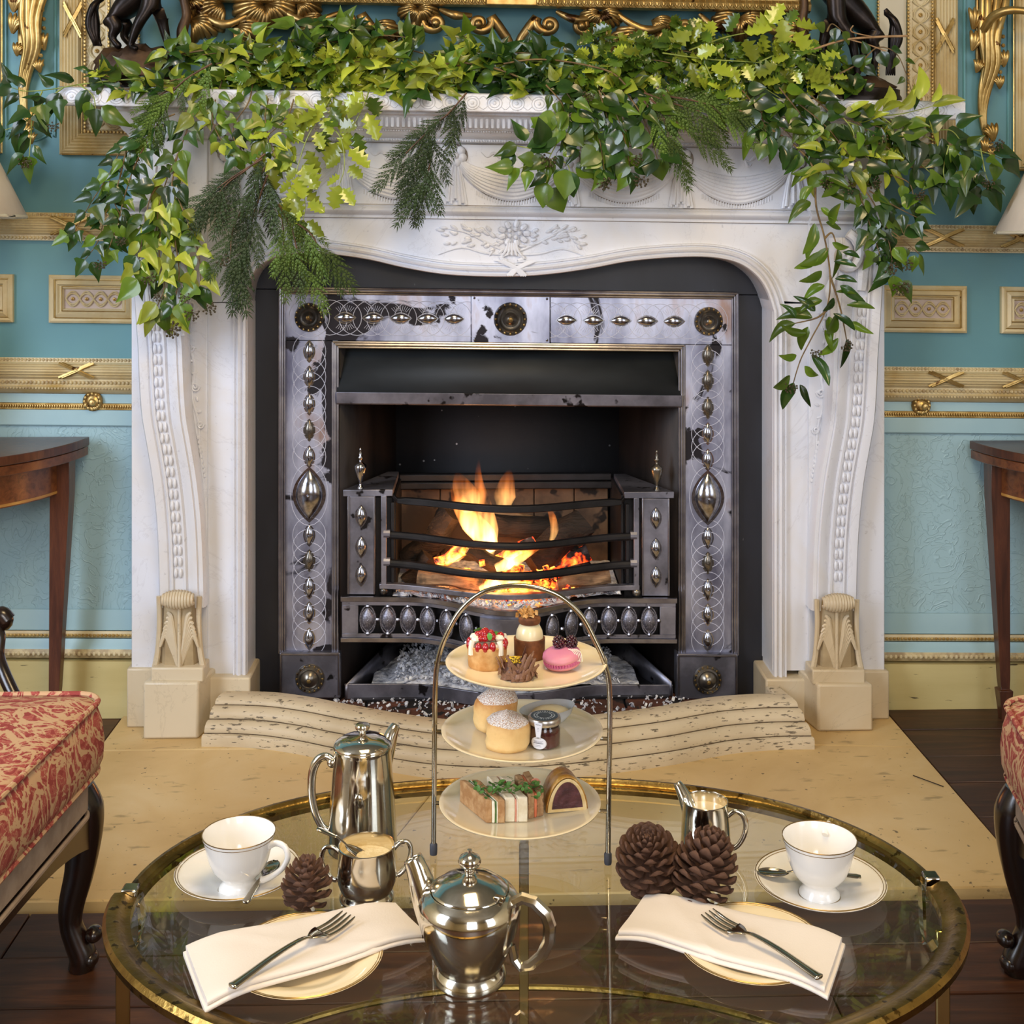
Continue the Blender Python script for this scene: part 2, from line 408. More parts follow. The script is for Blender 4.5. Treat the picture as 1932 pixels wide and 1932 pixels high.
def ribbonX(mb, uc, v0, v1, Y, w=34, vert=False):
    for s_ in (-1, 1):
        for k in (-1, 1):
            a = (uc-s_*w, v0+(3 if k > 0 else 0)*0); 
            pts = [D(uc-s_*w+k*3, v0+1, Y), D(uc-s_*w*.4+k*3, lerp(v0, v1, .3), Y-.002), D(uc+k*3, (v0+v1)/2, Y-.0035), D(uc+s_*w*.4+k*3, lerp(v0, v1, .7), Y-.002), D(uc+s_*w+k*3, v1-1, Y)]
            if vert: pts = [D((v0+1), uc-s_*w+k*3, Y), D(lerp(v0, v1, .3), uc-s_*w*.4+k*3, Y-.002), D((v0+v1)/2, uc+k*3, Y-.0035), D(lerp(v0, v1, .7), uc+s_*w*.4+k*3, Y-.002), D(v1-1, uc+s_*w+k*3, Y)]
            mb.tube(cr(pts, 3), 3*Y/F, 5, flat=.6)
tn = 0
for side, ua, ub in SIDES:
    def trim(label=None):
        global tn
        tn += 1; t = bpy.data.objects.new('trim_%d' % tn, None); col.objects.link(t); t.location = (X((ua+ub)/2), YW, zc(700)); t['kind'] = 'structure'; return t
    # upper rail
    t = trim(); fl_ = []
    v0, v1 = 421, 453
    prof = [(413, YW), (413, YW-.012), (421, YW-.014)]
    for k in range(7):
        a = lerp(v0, v1, k/7); b = lerp(v0, v1, (k+1)/7); dd = .016+.006*math.sin(PI*(k+.5)/7)
        prof += [(a+.5, YW-dd), ((a+b)/2, YW-dd-.004), (b-.5, YW-dd)]
    prof += [(455, YW-.012), (465, YW-.012), (465, YW)]
    MB().mould(ua, ub, prof, YW).build('fluted_band', M['cream'], t)
    b = MB(); beads(b, ua, ub, 417, 3.4, YW-.013); beads(b, ua, ub, 460, 3.4, YW-.013); b.build('beading', M['beadcream'], t, kind='stuff')
    r = MB()
    for uc in ((-60, 132) if side == 'left' else (1782, 1925, 2120, 2320)): ribbonX(r, uc, 420, 454, YW-.026)
    r.build('ribbon_cross', M['gilt'], t)
    # dado rail
    t = trim(); prof = [(684, YW), (684, YW-.014), (692, YW-.016)]
    for k in range(6):
        a = lerp(693, 722, k/6); bb = lerp(693, 722, (k+1)/6); dd = .022+.008*math.sin(PI*(k+.5)/6)
        prof += [(a+.5, YW-dd), ((a+bb)/2, YW-dd-.004), (bb-.5, YW-dd)]
    prof += [(724, YW-.02), (735, YW-.02), (738, YW-.026), (744, YW-.02), (750, YW-.008), (751, YW)]
    MB().mould(ua, ub, prof, YW).build('fluted_band', M['cream'], t)
    b = MB(); beads(b, ua, ub, 688, 3.2, YW-.015); beads(b, ua, ub, 730, 3.6, YW-.022); b.build('beading', M['beadcream'], t, kind='stuff')
    b = MB(); beads(b, ua, ub, 741, 2.2, YW-.024, 6); b.build('dentils', M['beadcream'], t, kind='stuff')
    r = MB()
    for uc in ((-40, 144) if side == 'left' else (1785, 1925, 2120, 2320)): ribbonX(r, uc, 693, 722, YW-.032, 30)
    r.build('ribbon_cross', M['gilt'], t)
    # pale frieze band and gilt line
    t = trim(); MB().mould(ua, ub, [(751, YW), (751, YW-.004), (768, YW-.004), (768, YW)], YW).build('painted_band', M['paleblue'], t)
    MB().mould(ua, ub, [(768, YW), (769, YW-.008), (780, YW-.008), (781, YW)], YW).build('gilt_fillet', M['gilt_line'], t)
    b = MB(); beads(b, ua, ub, 774.5, 3.6, YW-.009, 4.6, w=.5); b.build('gilt_beading', M['gilt'], t, kind='stuff')
    MB().mould(ua, ub, [(781, YW), (781, YW-.006), (809, YW-.006), (811, YW-.003), (811, YW)], YW).build('painted_band', M['paleblue'], t)
    # lower mouldings
    t = trim(); MB().mould(ua, ub, [(1153, YW), (1154, YW-.004), (1174, YW-.006), (1192, YW-.006), (1192, YW)], YW).build('painted_band', M['paleblue'], t)
    MB().mould(ua, ub, [(1193, YW), (1194, YW-.012), (1199, YW-.014), (1206, YW-.010), (1207, YW)], YW).build('gilt_fillet', M['cream'], t)
    b = MB(); beads(b, ua, ub, 1202, 3.4, YW-.013); b.build('beading', M['gilt_line'], t, kind='stuff')
    MB().mould(ua, ub, [(1207, YW), (1208, YW-.008), (1213, YW-.010), (1222, YW-.018), (1228, YW-.022), (1228, YW)], YW).build('cove', M['paleblue'], t)
    MB().mould(ua, ub, [(1228, YW), (1228, YW-.024), (1236, YW-.028), (1244, YW-.022), (1245, YW)], YW).build('egg_moulding', M['beadcream'], t)
    b = MB(); beads(b, ua, ub, 1236, 4.4, YW-.025, 9.5); b.build('egg_and_dart', M['cream'], t, kind='stuff')
    zb = zc(1244)
    xa, xb = X(ua), X(ub)
    o = MB().add([(xa, YW-.024, 0), (xb, YW-.024, 0), (xb, YW-.024, zb-S*xb), (xa, YW-.024, zb-S*xa), (xa, YW, 0), (xb, YW, 0), (xb, YW, zb-S*xb), (xa, YW, zb-S*xa)],
        [(0,1,2,3), (3,2,6,7), (0,3,7,4), (1,5,6,2)]).build('baseboard_'+side, M['skirt'], None); struct(o)
# small framed panels
def small_panel(u0, u1, lbl):
    v0, v1 = 529, 618
    p = D((u0+u1)/2, v1, YW)
    t = thing('framed_panel', lbl, 'wall panel', (p.x, YW-.001, p.z), 'small framed panels on the teal wall')
    c = lambda u, v: (lambda q: (q.x, q.z))(D(u, v, YW))
    path = [c(u0, v1), c(u1, v1), c(u1, v0), c(u0, v0)]
    # frame as mitred sweep: sample per-ring rectangles
    rings = [(0, 0), (0, .012), (4, .016), (9, .013), (10, .009), (14, .013), (17, .016), (20, .010), (24, .012), (27, .004)]
    rows = []
    for o_, h in rings:
        rows.append([Vector((x, YW-h, z)) for x, z in (c(u0+o_, v1-o_), c(u1-o_, v1-o_), c(u1-o_, v0+o_), c(u0+o_, v0+o_))])
    m = MB(); m.grid(rows, closed=True); m.build('moulded_frame', M['cream'], t, smooth=20)
    m = MB()
    for o_ in (8.5, 21.5):
        pts = [D(u0+o_, v1-o_, YW-.013), D(u1-o_, v1-o_, YW-.013), D(u1-o_, v0+o_, YW-.013), D(u0+o_, v0+o_, YW-.013)]
        for i in range(4): m.tube([pts[i], pts[(i+1) % 4]], .0014, 5)
    m.build('gilt_line', M['gilt'], t)
    MB().ub(u0+24, u1-24, v0+24, v1-24, YW-.004, YW).build('ground', M['pinkish'], t)
    guilloche(t, u0+29, u1-29, (v0+v1)/2, 12, YW-.006, 26)
small_panel(-125, 27, 'small cream and gilt framed panel cut off by the left edge')
small_panel(95, 250+8, 'small framed guilloche panel left of the chimneypiece')
small_panel(1660, 1821, 'small framed guilloche panel right of the chimneypiece')
small_panel(1886, 2040, 'small cream and gilt framed panel cut off by the right edge')
# large frame behind the mantelpiece
def big_frame(u0, u1, v1, lbl, v0=-420, cream=True, guil=True):
    c = lambda u, v: (lambda q: (q.x, q.z))(D(u, v, YW)); p = D((u0+u1)/2, v1, YW)
    t = thing('wall_frame', lbl, 'wall frame', (p.x, YW-.001, p.z))
    rings = [(0, 0), (0, .016), (3, .022)]
    for k in range(6): rings += [(4+k*6, .020), (7+k*6, .026), (9.5+k*6, .020)]
    rings += [(41, .014), (46, .014), (48, .008), (84, .008), (86, .014), (92, .014), (93, .006)]
    if not guil: rings = rings[:12]+[(28, 0)]
    rows = []
    for o_, h in rings:
        rows.append([Vector((x, YW-h, z)) for x, z in (c(u0+o_, v1-o_), c(u1-o_, v1-o_), c(u1-o_, v0+o_), c(u0+o_, v0+o_))])
    m = MB(); m.grid(rows, closed=True); m.build('moulded_frame', M['cream'], t, smooth=20)
    m = MB()
    for o_ in ((1.5, 39) if guil else (1.5, 24)):
        pts = [D(u0+o_, v1-o_, YW-.019), D(u1-o_, v1-o_, YW-.019), D(u1-o_, v0+o_, YW-.019), D(u0+o_, v0+o_, YW-.019)]
        for i in range(4): m.tube([pts[i], pts[(i+1) % 4]], .002, 5)
    m.build('gilt_line', M['gilt'], t)
    if not guil: return t
    b = MB()
    for o_ in (44, 89):
        beads(b, u0+o_, u1-o_, v1-o_, 3.3, YW-.016)
        for uu in (u0+o_, u1-o_): beads(b, -60, v1-o_, uu, 3.3, YW-.016, vertical=True)
    b.build('beading', M['gilt_line'], t, kind='stuff')
    guilloche(t, -66, v1-52, u0+66, 14, YW-.010, 32, vert=True)
    guilloche(t, -66, v1-52, u1-66, 14, YW-.010, 32, vert=True)
    guilloche(t, u0+80, u0+190, v1-66, 14, YW-.010, 32)
    guilloche(t, u1-190, u1-80, v1-66, 14, YW-.010, 32)
    m = MB()
    for vv in (52,): 
        for uc in (u0, u1-41): ribbonX(m, vv, uc+4, uc+38, YW-.028, 30, vert=True)
    m.build('ribbon_cross', M['gilt'], t)
    # ivory flat and inner beaded edge
    m = MB(); m.ub(u0+93, u0+146, -300, v1-93, YW-.005, YW); m.ub(u1-146, u1-93, -300, v1-93, YW-.005, YW)
    m.build('ivory_margin', M['ivory'], t)
    b = MB()
    for uu in (u0+146, u1-146): beads(b, -60, v1-93, uu, 3, YW-.007, vertical=True)
    b.build('inner_beading', M['gilt_line'], t, kind='stuff')
    return t
big_frame(116, 1803, 305, 'large cream and gilt wall frame running behind the mantelshelf')
big_frame(-700, 5, 304, 'gilt edged wall frame at the far left edge', guil=False)
big_frame(1911, 2600, 308, 'gilt edged wall frame at the far right edge', guil=False)
# raised teal margins behind the sconces
for n_, (ua, ub) in enumerate(((12, 104), (1820, 1902))):
    m = MB(); pts = [D(ua, -200, YW-.002), D(ua, 230, YW-.002), D(ua+8, 262, YW-.002), D((ua+ub)/2, 280, YW-.002), D(ub-8, 262, YW-.002), D(ub, 230, YW-.002), D(ub, -200, YW-.002)]
    m.tube(cr(pts, 5), .0035, 6)
    o = m.build('trim_%d' % (20+n_), M['teal_line'], None); struct(o)
# brass rosette knobs on the dado
for i, (u, v, lb) in enumerate(((176, 764, 'round brass rosette knob left of the chimneypiece'), (1737, 757, 'round brass rosette knob right of the chimneypiece'))):
    p = D(u, v, YW-.006); t = thing('rosette_knob', lb, 'knob', p, 'brass knobs under the dado rail')
    R90 = Matrix.Rotation(PI/2, 3, 'X')
    MB().lathe([(0, .012), (.010, .012), (.015, .009), (.020, .010), (.0245, .006), (.0245, 0), (0, 0)], p, 20, R90).build('back_plate', M['gilt_dark'], t)
    m = MB()
    for k in range(12):
        a = 2*PI*k/12; m.ball(p+Vector((.019*math.cos(a), -.010, .019*math.sin(a))), .0042, .003, .0042, 6)
    m.build('petals', M['gilt'], t)
    q = p+Vector((.004, -.012, -.001))
    MB().lathe([(0, .014), (.006, .013), (.009, .008), (.007, .003), (.012, 0)], q, 14, R90).build('knob', M['gilt'], t)

# ================================================================= CHIMNEYPIECE
cp = thing('chimneypiece', 'carved white marble chimneypiece with swags and scroll consoles around the fire', 'fireplace', (0, 3.12, 0))
YM, YS = 3.09, 2.96
mar, warm = M['marble'], M['marble_warm']
M['leaf_ground'] = pm('shade_toned_leaf_ground', 'a08c6a', 'b4a07c', 14, .6)  # darker marble behind the leaf, shade between its lobes painted in
M['marble_shade'] = pm('shade_painted_marble', '776c60', '94897c', 12, .6)  # dark tone that paints the shade in the carving's gaps
# shelf
MB().mould(108, 1822, [(177, YW), (177, YS+.006), (179, YS), (211, YS), (213, YS+.004), (213, YW)], YS).build('mantel_shelf', mar, cp, bevel=.0015)
g = MB()
a = 135
while a < 1800:
    c0 = D(a, 195, YS-.0002)
    for r_ in (13, 8.5):
        g.tube([c0+Vector((r_*1.1*YS/F*math.cos(t_*PI/6), 0, r_*YS/F*math.sin(t_*PI/6))) for t_ in range(12)], .0013, 4, closed=True)
    g.ball(c0, .005, .002, .005, 8)
    g.tube(cr([D(a+13, 188, YS), D(a+21, 182, YS), D(a+29, 190, YS)], 3), .0012, 4)
    g.tube(cr([D(a+13, 202, YS), D(a+21, 207, YS), D(a+29, 200, YS)], 3), .0012, 4)
    a += 42
g.build('scroll_carving', mar, cp)
# bed mouldings with breakfront ends; left and right returns
def bed(u0, u1, Yo, nm):
    pr = [(213, YW), (213, YS+.035), (218, YS+.036), (221, YM-.075-Yo), (246, YM-.060-Yo), (249, YM-.046-Yo), (256, YM-.040-Yo), (262, YM-.026-Yo), (264, YM-.022-Yo), (270, YM-.020-Yo), (271, YM-.004-Yo), (273, YW)]
    return MB().mould(u0, u1, pr, YM-.03-Yo).build(nm, mar, cp, smooth=40)
bed(376, 1541, 0, 'bed_moulding')
for s_ in (0, 1):
    prof = [(213, YS+.035, 40), (218, YS+.036, 39), (222, YM-.085, 37), (246, YM-.072, 30), (250, YM-.058, 22), (257, YM-.05, 16), (263, YM-.04, 9), (270, YM-.034, 3), (273, YM-.022, 0), (276, YM-.02, 0)]
    rows = []
    for v, Y, ex in prof:
        ul, ur = 248-ex, 391+ex*.3
        if s_: ul, ur = 1917-ur, 1917-ul
        pL, pR = D(ul, v, Y), D(ur, v, Y)
        rows.append([Vector((pL.x, YW, pL.z)), pL, pR, Vector((pR.x, YW, pR.z))])
    MB().grid(rows).build('capital_moulding', mar, cp, smooth=30)
t = MB(); a = 380
while a < 1540: t.ub(a, a+6.5, 224, 243, YM-.074, YM-.05); a += 10.5
t.build('leaf_band', mar, cp, bevel=.0012, seg=1, kind='stuff')
b = MB(); beads(b, 378, 1540, 267, 2.4, YM-.022, 5); beads(b, 378, 1540, 249, 2.2, YM-.048, 5); b.build('pearl_beading', mar, cp, kind='stuff')
# frieze
MB().ub(391, 1533, 270, 391, YM, YW).build('frieze_panel', mar, cp)
for s_ in (0, 1):
    ul, ur = (248, 391) if not s_ else (1526, 1669)
    MB().ub(ul, ur, 274, 391, YM-.02, YW).build('frieze_block', mar, cp, bevel=.002)
    uc = (ul+ur)/2
    m = MB(); ring = [D(uc, 332, YM-.022)+Vector((.034*math.cos(k*PI/12), 0, .045*math.sin(k*PI/12))) for k in range(24)]
    m.tube(ring, .0035, 5, closed=True)
    for k in range(8):
        a = k*PI/4; m.ball(D(uc, 332, YM-.022)+Vector((.016*math.cos(a), 0, .020*math.sin(a))), .010, .005, .012, 8, Matrix.Rotation(-a, 3, 'Y'))
    m.ball(D(uc, 332, YM-.026), .008, .006, .008, 8); m.build('oval_rosette', mar, cp)
bows = [433, 646, 859, 1072, 1285, 1498]
def tubepx(m, pts, r, Y, flat=.7, n=5, seg=7, sub=4):
    P = cr([D(u, v, Y) for u, v in pts], sub); N = len(P)
    if isinstance(r, (list, tuple)):
        rr = []
        for i in range(N):
            x = i/(N-1)*(len(r)-1); k = min(int(x), len(r)-2); rr.append(lerp(r[k], r[k+1], x-k)*Y/F)
    else: rr = [r*Y/F]*N
    m.tube(P, rr, seg, flat=flat)
for i in range(5):
    a, b_ = bows[i], bows[i+1]; m = MB(); c_ = (a+b_)/2
    P1 = cr([D(u, v, YM) for u, v in [(a+14, 300), (a+28, 314), (lerp(a, b_, .28), 326), (c_, 333), (lerp(a, b_, .72), 326), (b_-28, 314), (b_-14, 300)]], 3)
    P2 = cr([D(u, v, YM) for u, v in [(a+14, 308), (a+28, 340), (lerp(a, b_, .28), 370), (c_, 382), (lerp(a, b_, .72), 370), (b_-28, 340), (b_-14, 308)]], 3)
    MB().grid([[p+Vector((0, -.0012, 0)) for p in P1], [p+Vector((0, -.0012, 0)) for p in P2]]).build('swag_ground', M['marble_shade'], cp)  # dark sheet painting the shade between the folds
    for k in range(7):
        y0 = 302+k*2.4; sag = 330+k*7.2; off = 16-k*1.0
        tubepx(m, [(a+off*.8, y0), (a+26, lerp(y0, sag, .40)), (lerp(a, b_, .28), lerp(y0, sag, .82)), (c_, sag+2), (lerp(a, b_, .72), lerp(y0, sag, .82)), (b_-26, lerp(y0, sag, .40)), (b_-off*.8, y0)],
               [2.2, 3.6, 4.8, 5.0 if k != 3 else 3.4, 4.8, 3.6, 2.2], YM-.003-.004*math.sin(PI*k/6), .9)
    # fringe
    x_ = a+40
    while x_ < b_-38:
        tt = (x_-c_)/((b_-a)/2); y_ = 384-46*tt*tt
        tubepx(m, [(x_, y_-6), (x_, y_+3)], 1.6, YM-.001, .8, seg=5, sub=1); x_ += 5
    m.build('drapery_swag', mar, cp)
    m = MB()
    for s2 in (-1, 1):
        tubepx(m, [(c_+s2*8, 292), (c_+s2*22, 298), (c_+s2*34, 289), (c_+s2*46, 297), (c_+s2*58, 287)], [3.4, 1.5, 3.8, 1.4, .6], YM-.001, .7)
        tubepx(m, [(c_+s2*12, 290), (c_+s2*20, 307), (c_+s2*27, 302)], [1, 3, .6], YM-.001, .7)
    m.build('ribbon_carving', mar, cp)
for a in bows:
    m = MB(); MB().prism([(lambda q: (q.x, q.z))(D(a+24*math.cos(t_*PI/8), 295+22*math.sin(t_*PI/8), YM)) for t_ in range(16)], YM-.0014, YM).build('bow_ground', M['marble_shade'], cp)
    for k in range(6):
        th = k*PI/3+.3; p = D(a+13*math.cos(th), 295+13*math.sin(th), YM-.004); m.ball(p, .0125, .010, .0125, 10)
    m.ball(D(a, 295, YM-.010), .009, .008, .009, 10); m.build('knotted_bow', mar, cp)
    m = MB()
    for dx, w0, w1, l_ in ((-13, 5, 11, 74), (0, 5, 9, 68), (13, 5, 11, 76)):
        for j in range(3):
            o_ = (j-1)
            tubepx(m, [(a+dx*.35+o_*2.5, 312), (a+dx*.8+o_*w0*.7, 345), (a+dx*1.1+o_*w1*.55, 312+l_-(4 if j == 1 else 0))], [2.2, 3.4, 4.3], YM-.003-(.003 if j == 1 else 0), .8, sub=3)
    m.build('bow_tail', mar, cp)
# torus between frieze and lintel
def torus(u0, u1, Yo, nm='torus_moulding'):
    pr = [(389, YW), (389, YM-Yo-.002), (391, YM-Yo-.010)]+[(lerp(392, 408, k/6), YM-Yo-.008-.014*math.sin(PI*k/6)) for k in range(7)]+[(409, YM-Yo-.006), (414, YM-Yo-.006), (415, YM-Yo), (416, YW)]
    MB().mould(u0, u1, pr, YM).build(nm, mar, cp, smooth=50)
torus(389, 1535, 0)
torus(240, 393, .022); torus(1524, 1676, .022)
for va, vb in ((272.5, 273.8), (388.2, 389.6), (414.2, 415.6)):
    MB().mould(391, 1533, [(va, YM+.002), (va, YM-.0012), (vb, YM-.0012), (vb, YM+.002)], YM).build('shade_line', M['marble_shade'], cp)  # thin dark strips, painted shade along the moulding junctions
# lintel with serpentine arch
A_ = [(466, 1290), (466, 1000), (466, 700), (466, 600), (466, 575), (468, 548), (476, 522), (492, 502), (515, 488), (550, 480), (600, 478), (650, 483), (700, 491), (761, 505), (831, 517), (900, 521.5), (972, 522), (1042, 517), (1113, 507), (1183, 494), (1254, 487), (1322, 485), (1368, 490), (1402, 502), (1430, 525), (1446, 552), (1455, 580), (1458, 600), (1458, 700), (1458, 1000), (1458, 1310)]
Ac = cr([E(u, v, YM) for u, v in A_], 4); Ap = [(p.x, p.z) for p in Ac]
zj = D(400, 577, YM).z
up = [(p.x, p.z) for p in Ac if p.z > zj]
tl, tr = D(391, 414, YM), D(1533, 414, YM)
poly = [(tl.x, zj)]+up+[(tr.x, zj-.004), (tr.x, tr.z), (tl.x, tl.z)]
MB().prism(poly, YM, YW+.04).build('lintel', mar, cp, smooth=0)
for s_ in (0, 1):
    xa, xb = (tl.x, Ap[0][0]+.001) if not s_ else (Ap[-1][0]-.001, tr.x)
    zt = zj-.0015-(.004 if s_ else 0)
    MB().box((xa, YM, .12), (xb, YW+.04, zt)).build('jamb', mar, cp)
pf = [(0, YW+.035), (0, YM-.001), (.002, YM-.010), (.007, YM-.012), (.010, YM-.006), (.012, YM-.005), (.014, YM-.012), (.019, YM-.015), (.023, YM-.012), (.025, YM-.006), (.027, YM-.006), (.029, YM-.011), (.032, YM-.011), (.034, YM)]
MB().sweep(Ap, pf).build('arch_moulding', mar, cp, smooth=40)
# crossed ribbon at the centre of the arch moulding
m = MB()
for s2 in (-1, 1):
    for k in range(3):
        tubepx(m, [(975+s2*26+k*4*s2, 492), (975+k*3*s2, 505), (975-s2*18+k*4*s2, 520)], [3, 3.5, 3], YM-.014, .5)
m.build('ribbon_cross', mar, cp)
# laurel spray carved on the lintel
m = MB(); r2 = random.Random(9)
for s2 in (-1, 1):
    tubepx(m, [(966, 478), (966+s2*40, 462), (966+s2*85, 440), (966+s2*128, 432)], [3, 2.5, 2, 1.2], YM-.002)
    tubepx(m, [(966, 480), (966+s2*50, 478), (966+s2*95, 468), (966+s2*140, 482)], [3, 2.5, 2, 1.2], YM-.002)
    for k in range(34):
        tt = r2.random(); dx = 18+tt*118; cy = 462-math.sin(tt*2.2)*16; dy = r2.uniform(-1, 1)*(26-8*tt)
        p = D(966+s2*dx, cy+dy*.95, YM-.002); an = math.atan2(-dy, s2*30)+r2.uniform(-.4, .4)
        m.ball(p, r2.uniform(.008, .0125), .0045, r2.uniform(.0038, .0055), 8, Matrix.Rotation(-an, 3, 'Y'))
for k in range(9):
    th = k*2*PI/9; p = D(970+24*math.cos(th), 440+18*math.sin(th), YM-.004); m.ball(p, .0115, .007, .008, 8, Matrix.Rotation(th, 3, 'Y'))
for k in range(5):
    th = k*2*PI/5; m.ball(D(970+10*math.cos(th), 440+8*math.sin(th), YM-.009), .006, .006, .006, 8)
for k in range(-2, 3): tubepx(m, [(966+k*4, 458), (966+k*5, 470), (966+k*9, 482)], [2, 3, 2], YM-.008)
for s2 in (-1, 1): tubepx(m, [(966, 476), (966+s2*22, 486), (966+s2*10, 492), (966+s2*34, 492)], [3, 3.5, 3, 1], YM-.004, .6)
m.build('laurel_carving', mar, cp)
# side jamb outer pilaster, consoles
def mir(s_, pts): return [((1917-u) if s_ else u, v) for u, v in pts]
def mu(s_, u): return 1917-u if s_ else u
bc = [(288, 440), (287, 500), (290, 565), (294, 630), (296.5, 665), (298, 706), (303, 786), (313, 846), (323, 906), (331, 978), (335, 1046), (337, 1118), (337, 1150)]
bcs = cr([Vector((u, v, 0)) for u, v in bc], 4)
def yk(v):                                            # console depth: full belly above, drawn in below
    t_ = max(0, min(1, (v-540)/560)); return 2.995+.045*(t_*t_*(3-2*t_))
for s_ in (0, 1):
    a, b_ = sorted((mu(s_, 248), mu(s_, 391)))
    MB().ub(a, b_, 414, 1262, YM-.012, YW).build('pilaster', mar, cp, bevel=.002)
    # console body with reeded cross-section
    sec = [(-39, .07), (-38, .006), (-35, 0), (-26, 0), (-20, .002), (-18, .007), (-15, .002), (-13, 0), (-10, .001), (-9, .006), (9, .006), (10, .001), (14, 0), (17, .007), (20, .003), (36, -.002), (38, .003), (40, .001), (46, .002), (49, .010), (50, .07)]
    rows = []
    for p in bcs:
        rows.append([D(mu(s_, p.x+o_), p.y, yk(p.y))+Vector((0, h, 0)) for o_, h in sec])
    MB().grid(rows).build('scroll_console', mar, cp, smooth=35)
    m = MB(); v = 560
    while v < 1105:
        k = min(range(len(bcs)), key=lambda i: abs(bcs[i].y-v)); c_ = bcs[k].x
        for dx in (-4.3, 4.3): m.ball(D(mu(s_, c_+dx), v, yk(v)+.004), .0052, .005, .0125, 7)
        v += 21
    m.build('husk_chain', mar, cp)
    # volute at the head
    m = MB(); P = []
    for k in range(30):
        th = k*.42; r_ = 42*math.exp(-.085*k)
        P.append(D(mu(s_, 322+r_*math.cos(th+PI*.55)*.85), 474+r_*math.sin(th+PI*.55)*-1.05, 2.985-.0006*k))
    m.tube(P, [.013*math.exp(-.03*k) for k in range(30)], 8, flat=.9)
    tubepx(m, mir(s_, [(300, 425), (292, 450), (288, 490), (292, 540)]), [6, 11, 13, 10], 2.995, .7)
    tubepx(m, mir(s_, [(340, 505), (352, 540), (344, 580), (346, 640)]), [5, 9, 8, 4], 3.0, .7)
    m.build('volute', mar, cp)
    # scrolling vine on the flank
    m = MB()
    tubepx(m, mir(s_, [(352, 560), (362, 600), (356, 650), (368, 700), (362, 750), (374, 800), (378, 860), (384, 915)]), [3, 3, 2.6, 3, 2.4, 2, 1.6, 1.2], YM-.014, .6)
    for (cu, cv, rr_) in ((362, 585, 12), (357, 662, 10), (368, 735, 9), (378, 806, 7)):
        P = [D(mu(s_, cu+rr_*math.exp(-.09*k)*math.cos(k*.6)), cv+rr_*1.2*math.exp(-.09*k)*math.sin(k*.6), YM-.015) for k in range(16)]
        m.tube(P, .0028, 5)
    for k in range(9): m.ball(D(mu(s_, 374+k*1.5), 830+k*9, YM-.013), .0045, .004, .0055, 6)
    for k in range(10):
        m.ball(D(mu(s_, 358+r2.uniform(-6, 8)+k*1.5), 590+k*24, YM-.013), .0075, .004, .004, 8, Matrix.Rotation(r2.uniform(0, 3), 3, 'Y'))
    m.build('vine_carving', mar, cp)
    # acanthus leaf at the foot
    rows = []
    for j in range(9):
        v = lerp(1128, 1268, j/8); hw = lerp(33, 40, (j/8)**1.5)
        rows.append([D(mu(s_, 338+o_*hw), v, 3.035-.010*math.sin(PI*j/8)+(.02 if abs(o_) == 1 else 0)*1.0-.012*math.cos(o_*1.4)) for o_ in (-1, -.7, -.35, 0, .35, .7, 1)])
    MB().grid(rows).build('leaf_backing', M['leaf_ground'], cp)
    m = MB()
    for q in (-1, 1):
        for k in range(7):
            y0 = 1262-k*5; sp = (1-k/8)
            tubepx(m, mir(s_, [(338+q*(2+k*.5), y0), (338+q*(8+6*sp), lerp(y0, 1150, .35)+4), (338+q*(12+14*sp), lerp(y0, 1150, .7)-2*k+sp*18), (338+q*(18+18*sp), 1145+sp*86-8)]), [2.6, 4.2, 4.6, 2.4], 3.020-.002*k*.4, .8)
    tubepx(m, mir(s_, [(338, 1268), (338, 1210), (338, 1150)]), [3, 3.4, 3], 3.013, .8)
    m.build('acanthus_leaf', warm, cp)
    m = MB(); c0 = D(mu(s_, 336), 1134, 3.008)
    for k in range(-5, 6):
        x_ = k*.0068; rr_ = .021*math.sqrt(max(.1, 1-(k/6)**2))
        m.tube([c0+Vector((x_*(1 if k else 1), -rr_*math.sin(t_)*.9, rr_*math.cos(t_)*.9)) for t_ in [i*PI/8 for i in range(-1, 10)]], .0046, 6)
    m.ball(c0, .036, .016, .019, 14); m.build('curled_leaf_tip', warm, cp)
    for q in (-1, 1):
        m = MB(); tubepx(m, mir(s_, [(338+q*38, 1128), (338+q*37, 1180), (338+q*40, 1230), (338+q*46, 1262)]), [5, 5, 5.5, 6], 3.030, .9); m.build('edge_fillet', warm, cp)
    # plinths (the block is set askew like the console)
    def slabq(u0, u1, v0, v1, Yf, Yb, du=0, nm='plinth', bv=.003, mt=warm):
        a_, b2 = D(u0, v0, Yf), D(u1, v0, Yf); z1 = .006 if v1 is None else D(960, v1, Yf).z-S*a_.x
        MB().add([(a_.x, Yf, z1), (b2.x, Yf-.0, z1), (b2.x+du, Yb, z1), (a_.x+du, Yb, z1), (a_.x, Yf, a_.z), (b2.x, Yf, b2.z), (b2.x+du, Yb, b2.z), (a_.x+du, Yb, a_.z)],
            [(0,3,2,1),(4,5,6,7),(0,1,5,4),(1,2,6,5),(2,3,7,6),(3,0,4,7)]).build(nm, mt, cp, bevel=bv)
    a, b_ = sorted((mu(s_, 284), mu(s_, 384))); slabq(a, b_, 1262, 1290, 3.005, 3.075, 0, 'plinth_moulding', .004)
    a, b_ = sorted((mu(s_, 269), mu(s_, 374))); slabq(a, b_, 1289, None, 2.992, 3.10, (.022 if not s_ else -.022), 'plinth_block', .006)
    a, b_ = sorted((mu(s_, 239), mu(s_, 300))); slabq(a, b_, 1264, None, 3.066, YW, 0, 'outer_plinth', .004)
    a, b_ = sorted((mu(s_, 384), mu(s_, 472))); slabq(a, b_, 1280, None, 3.062, YW+.04, 0, 'inner_plinth', .005)
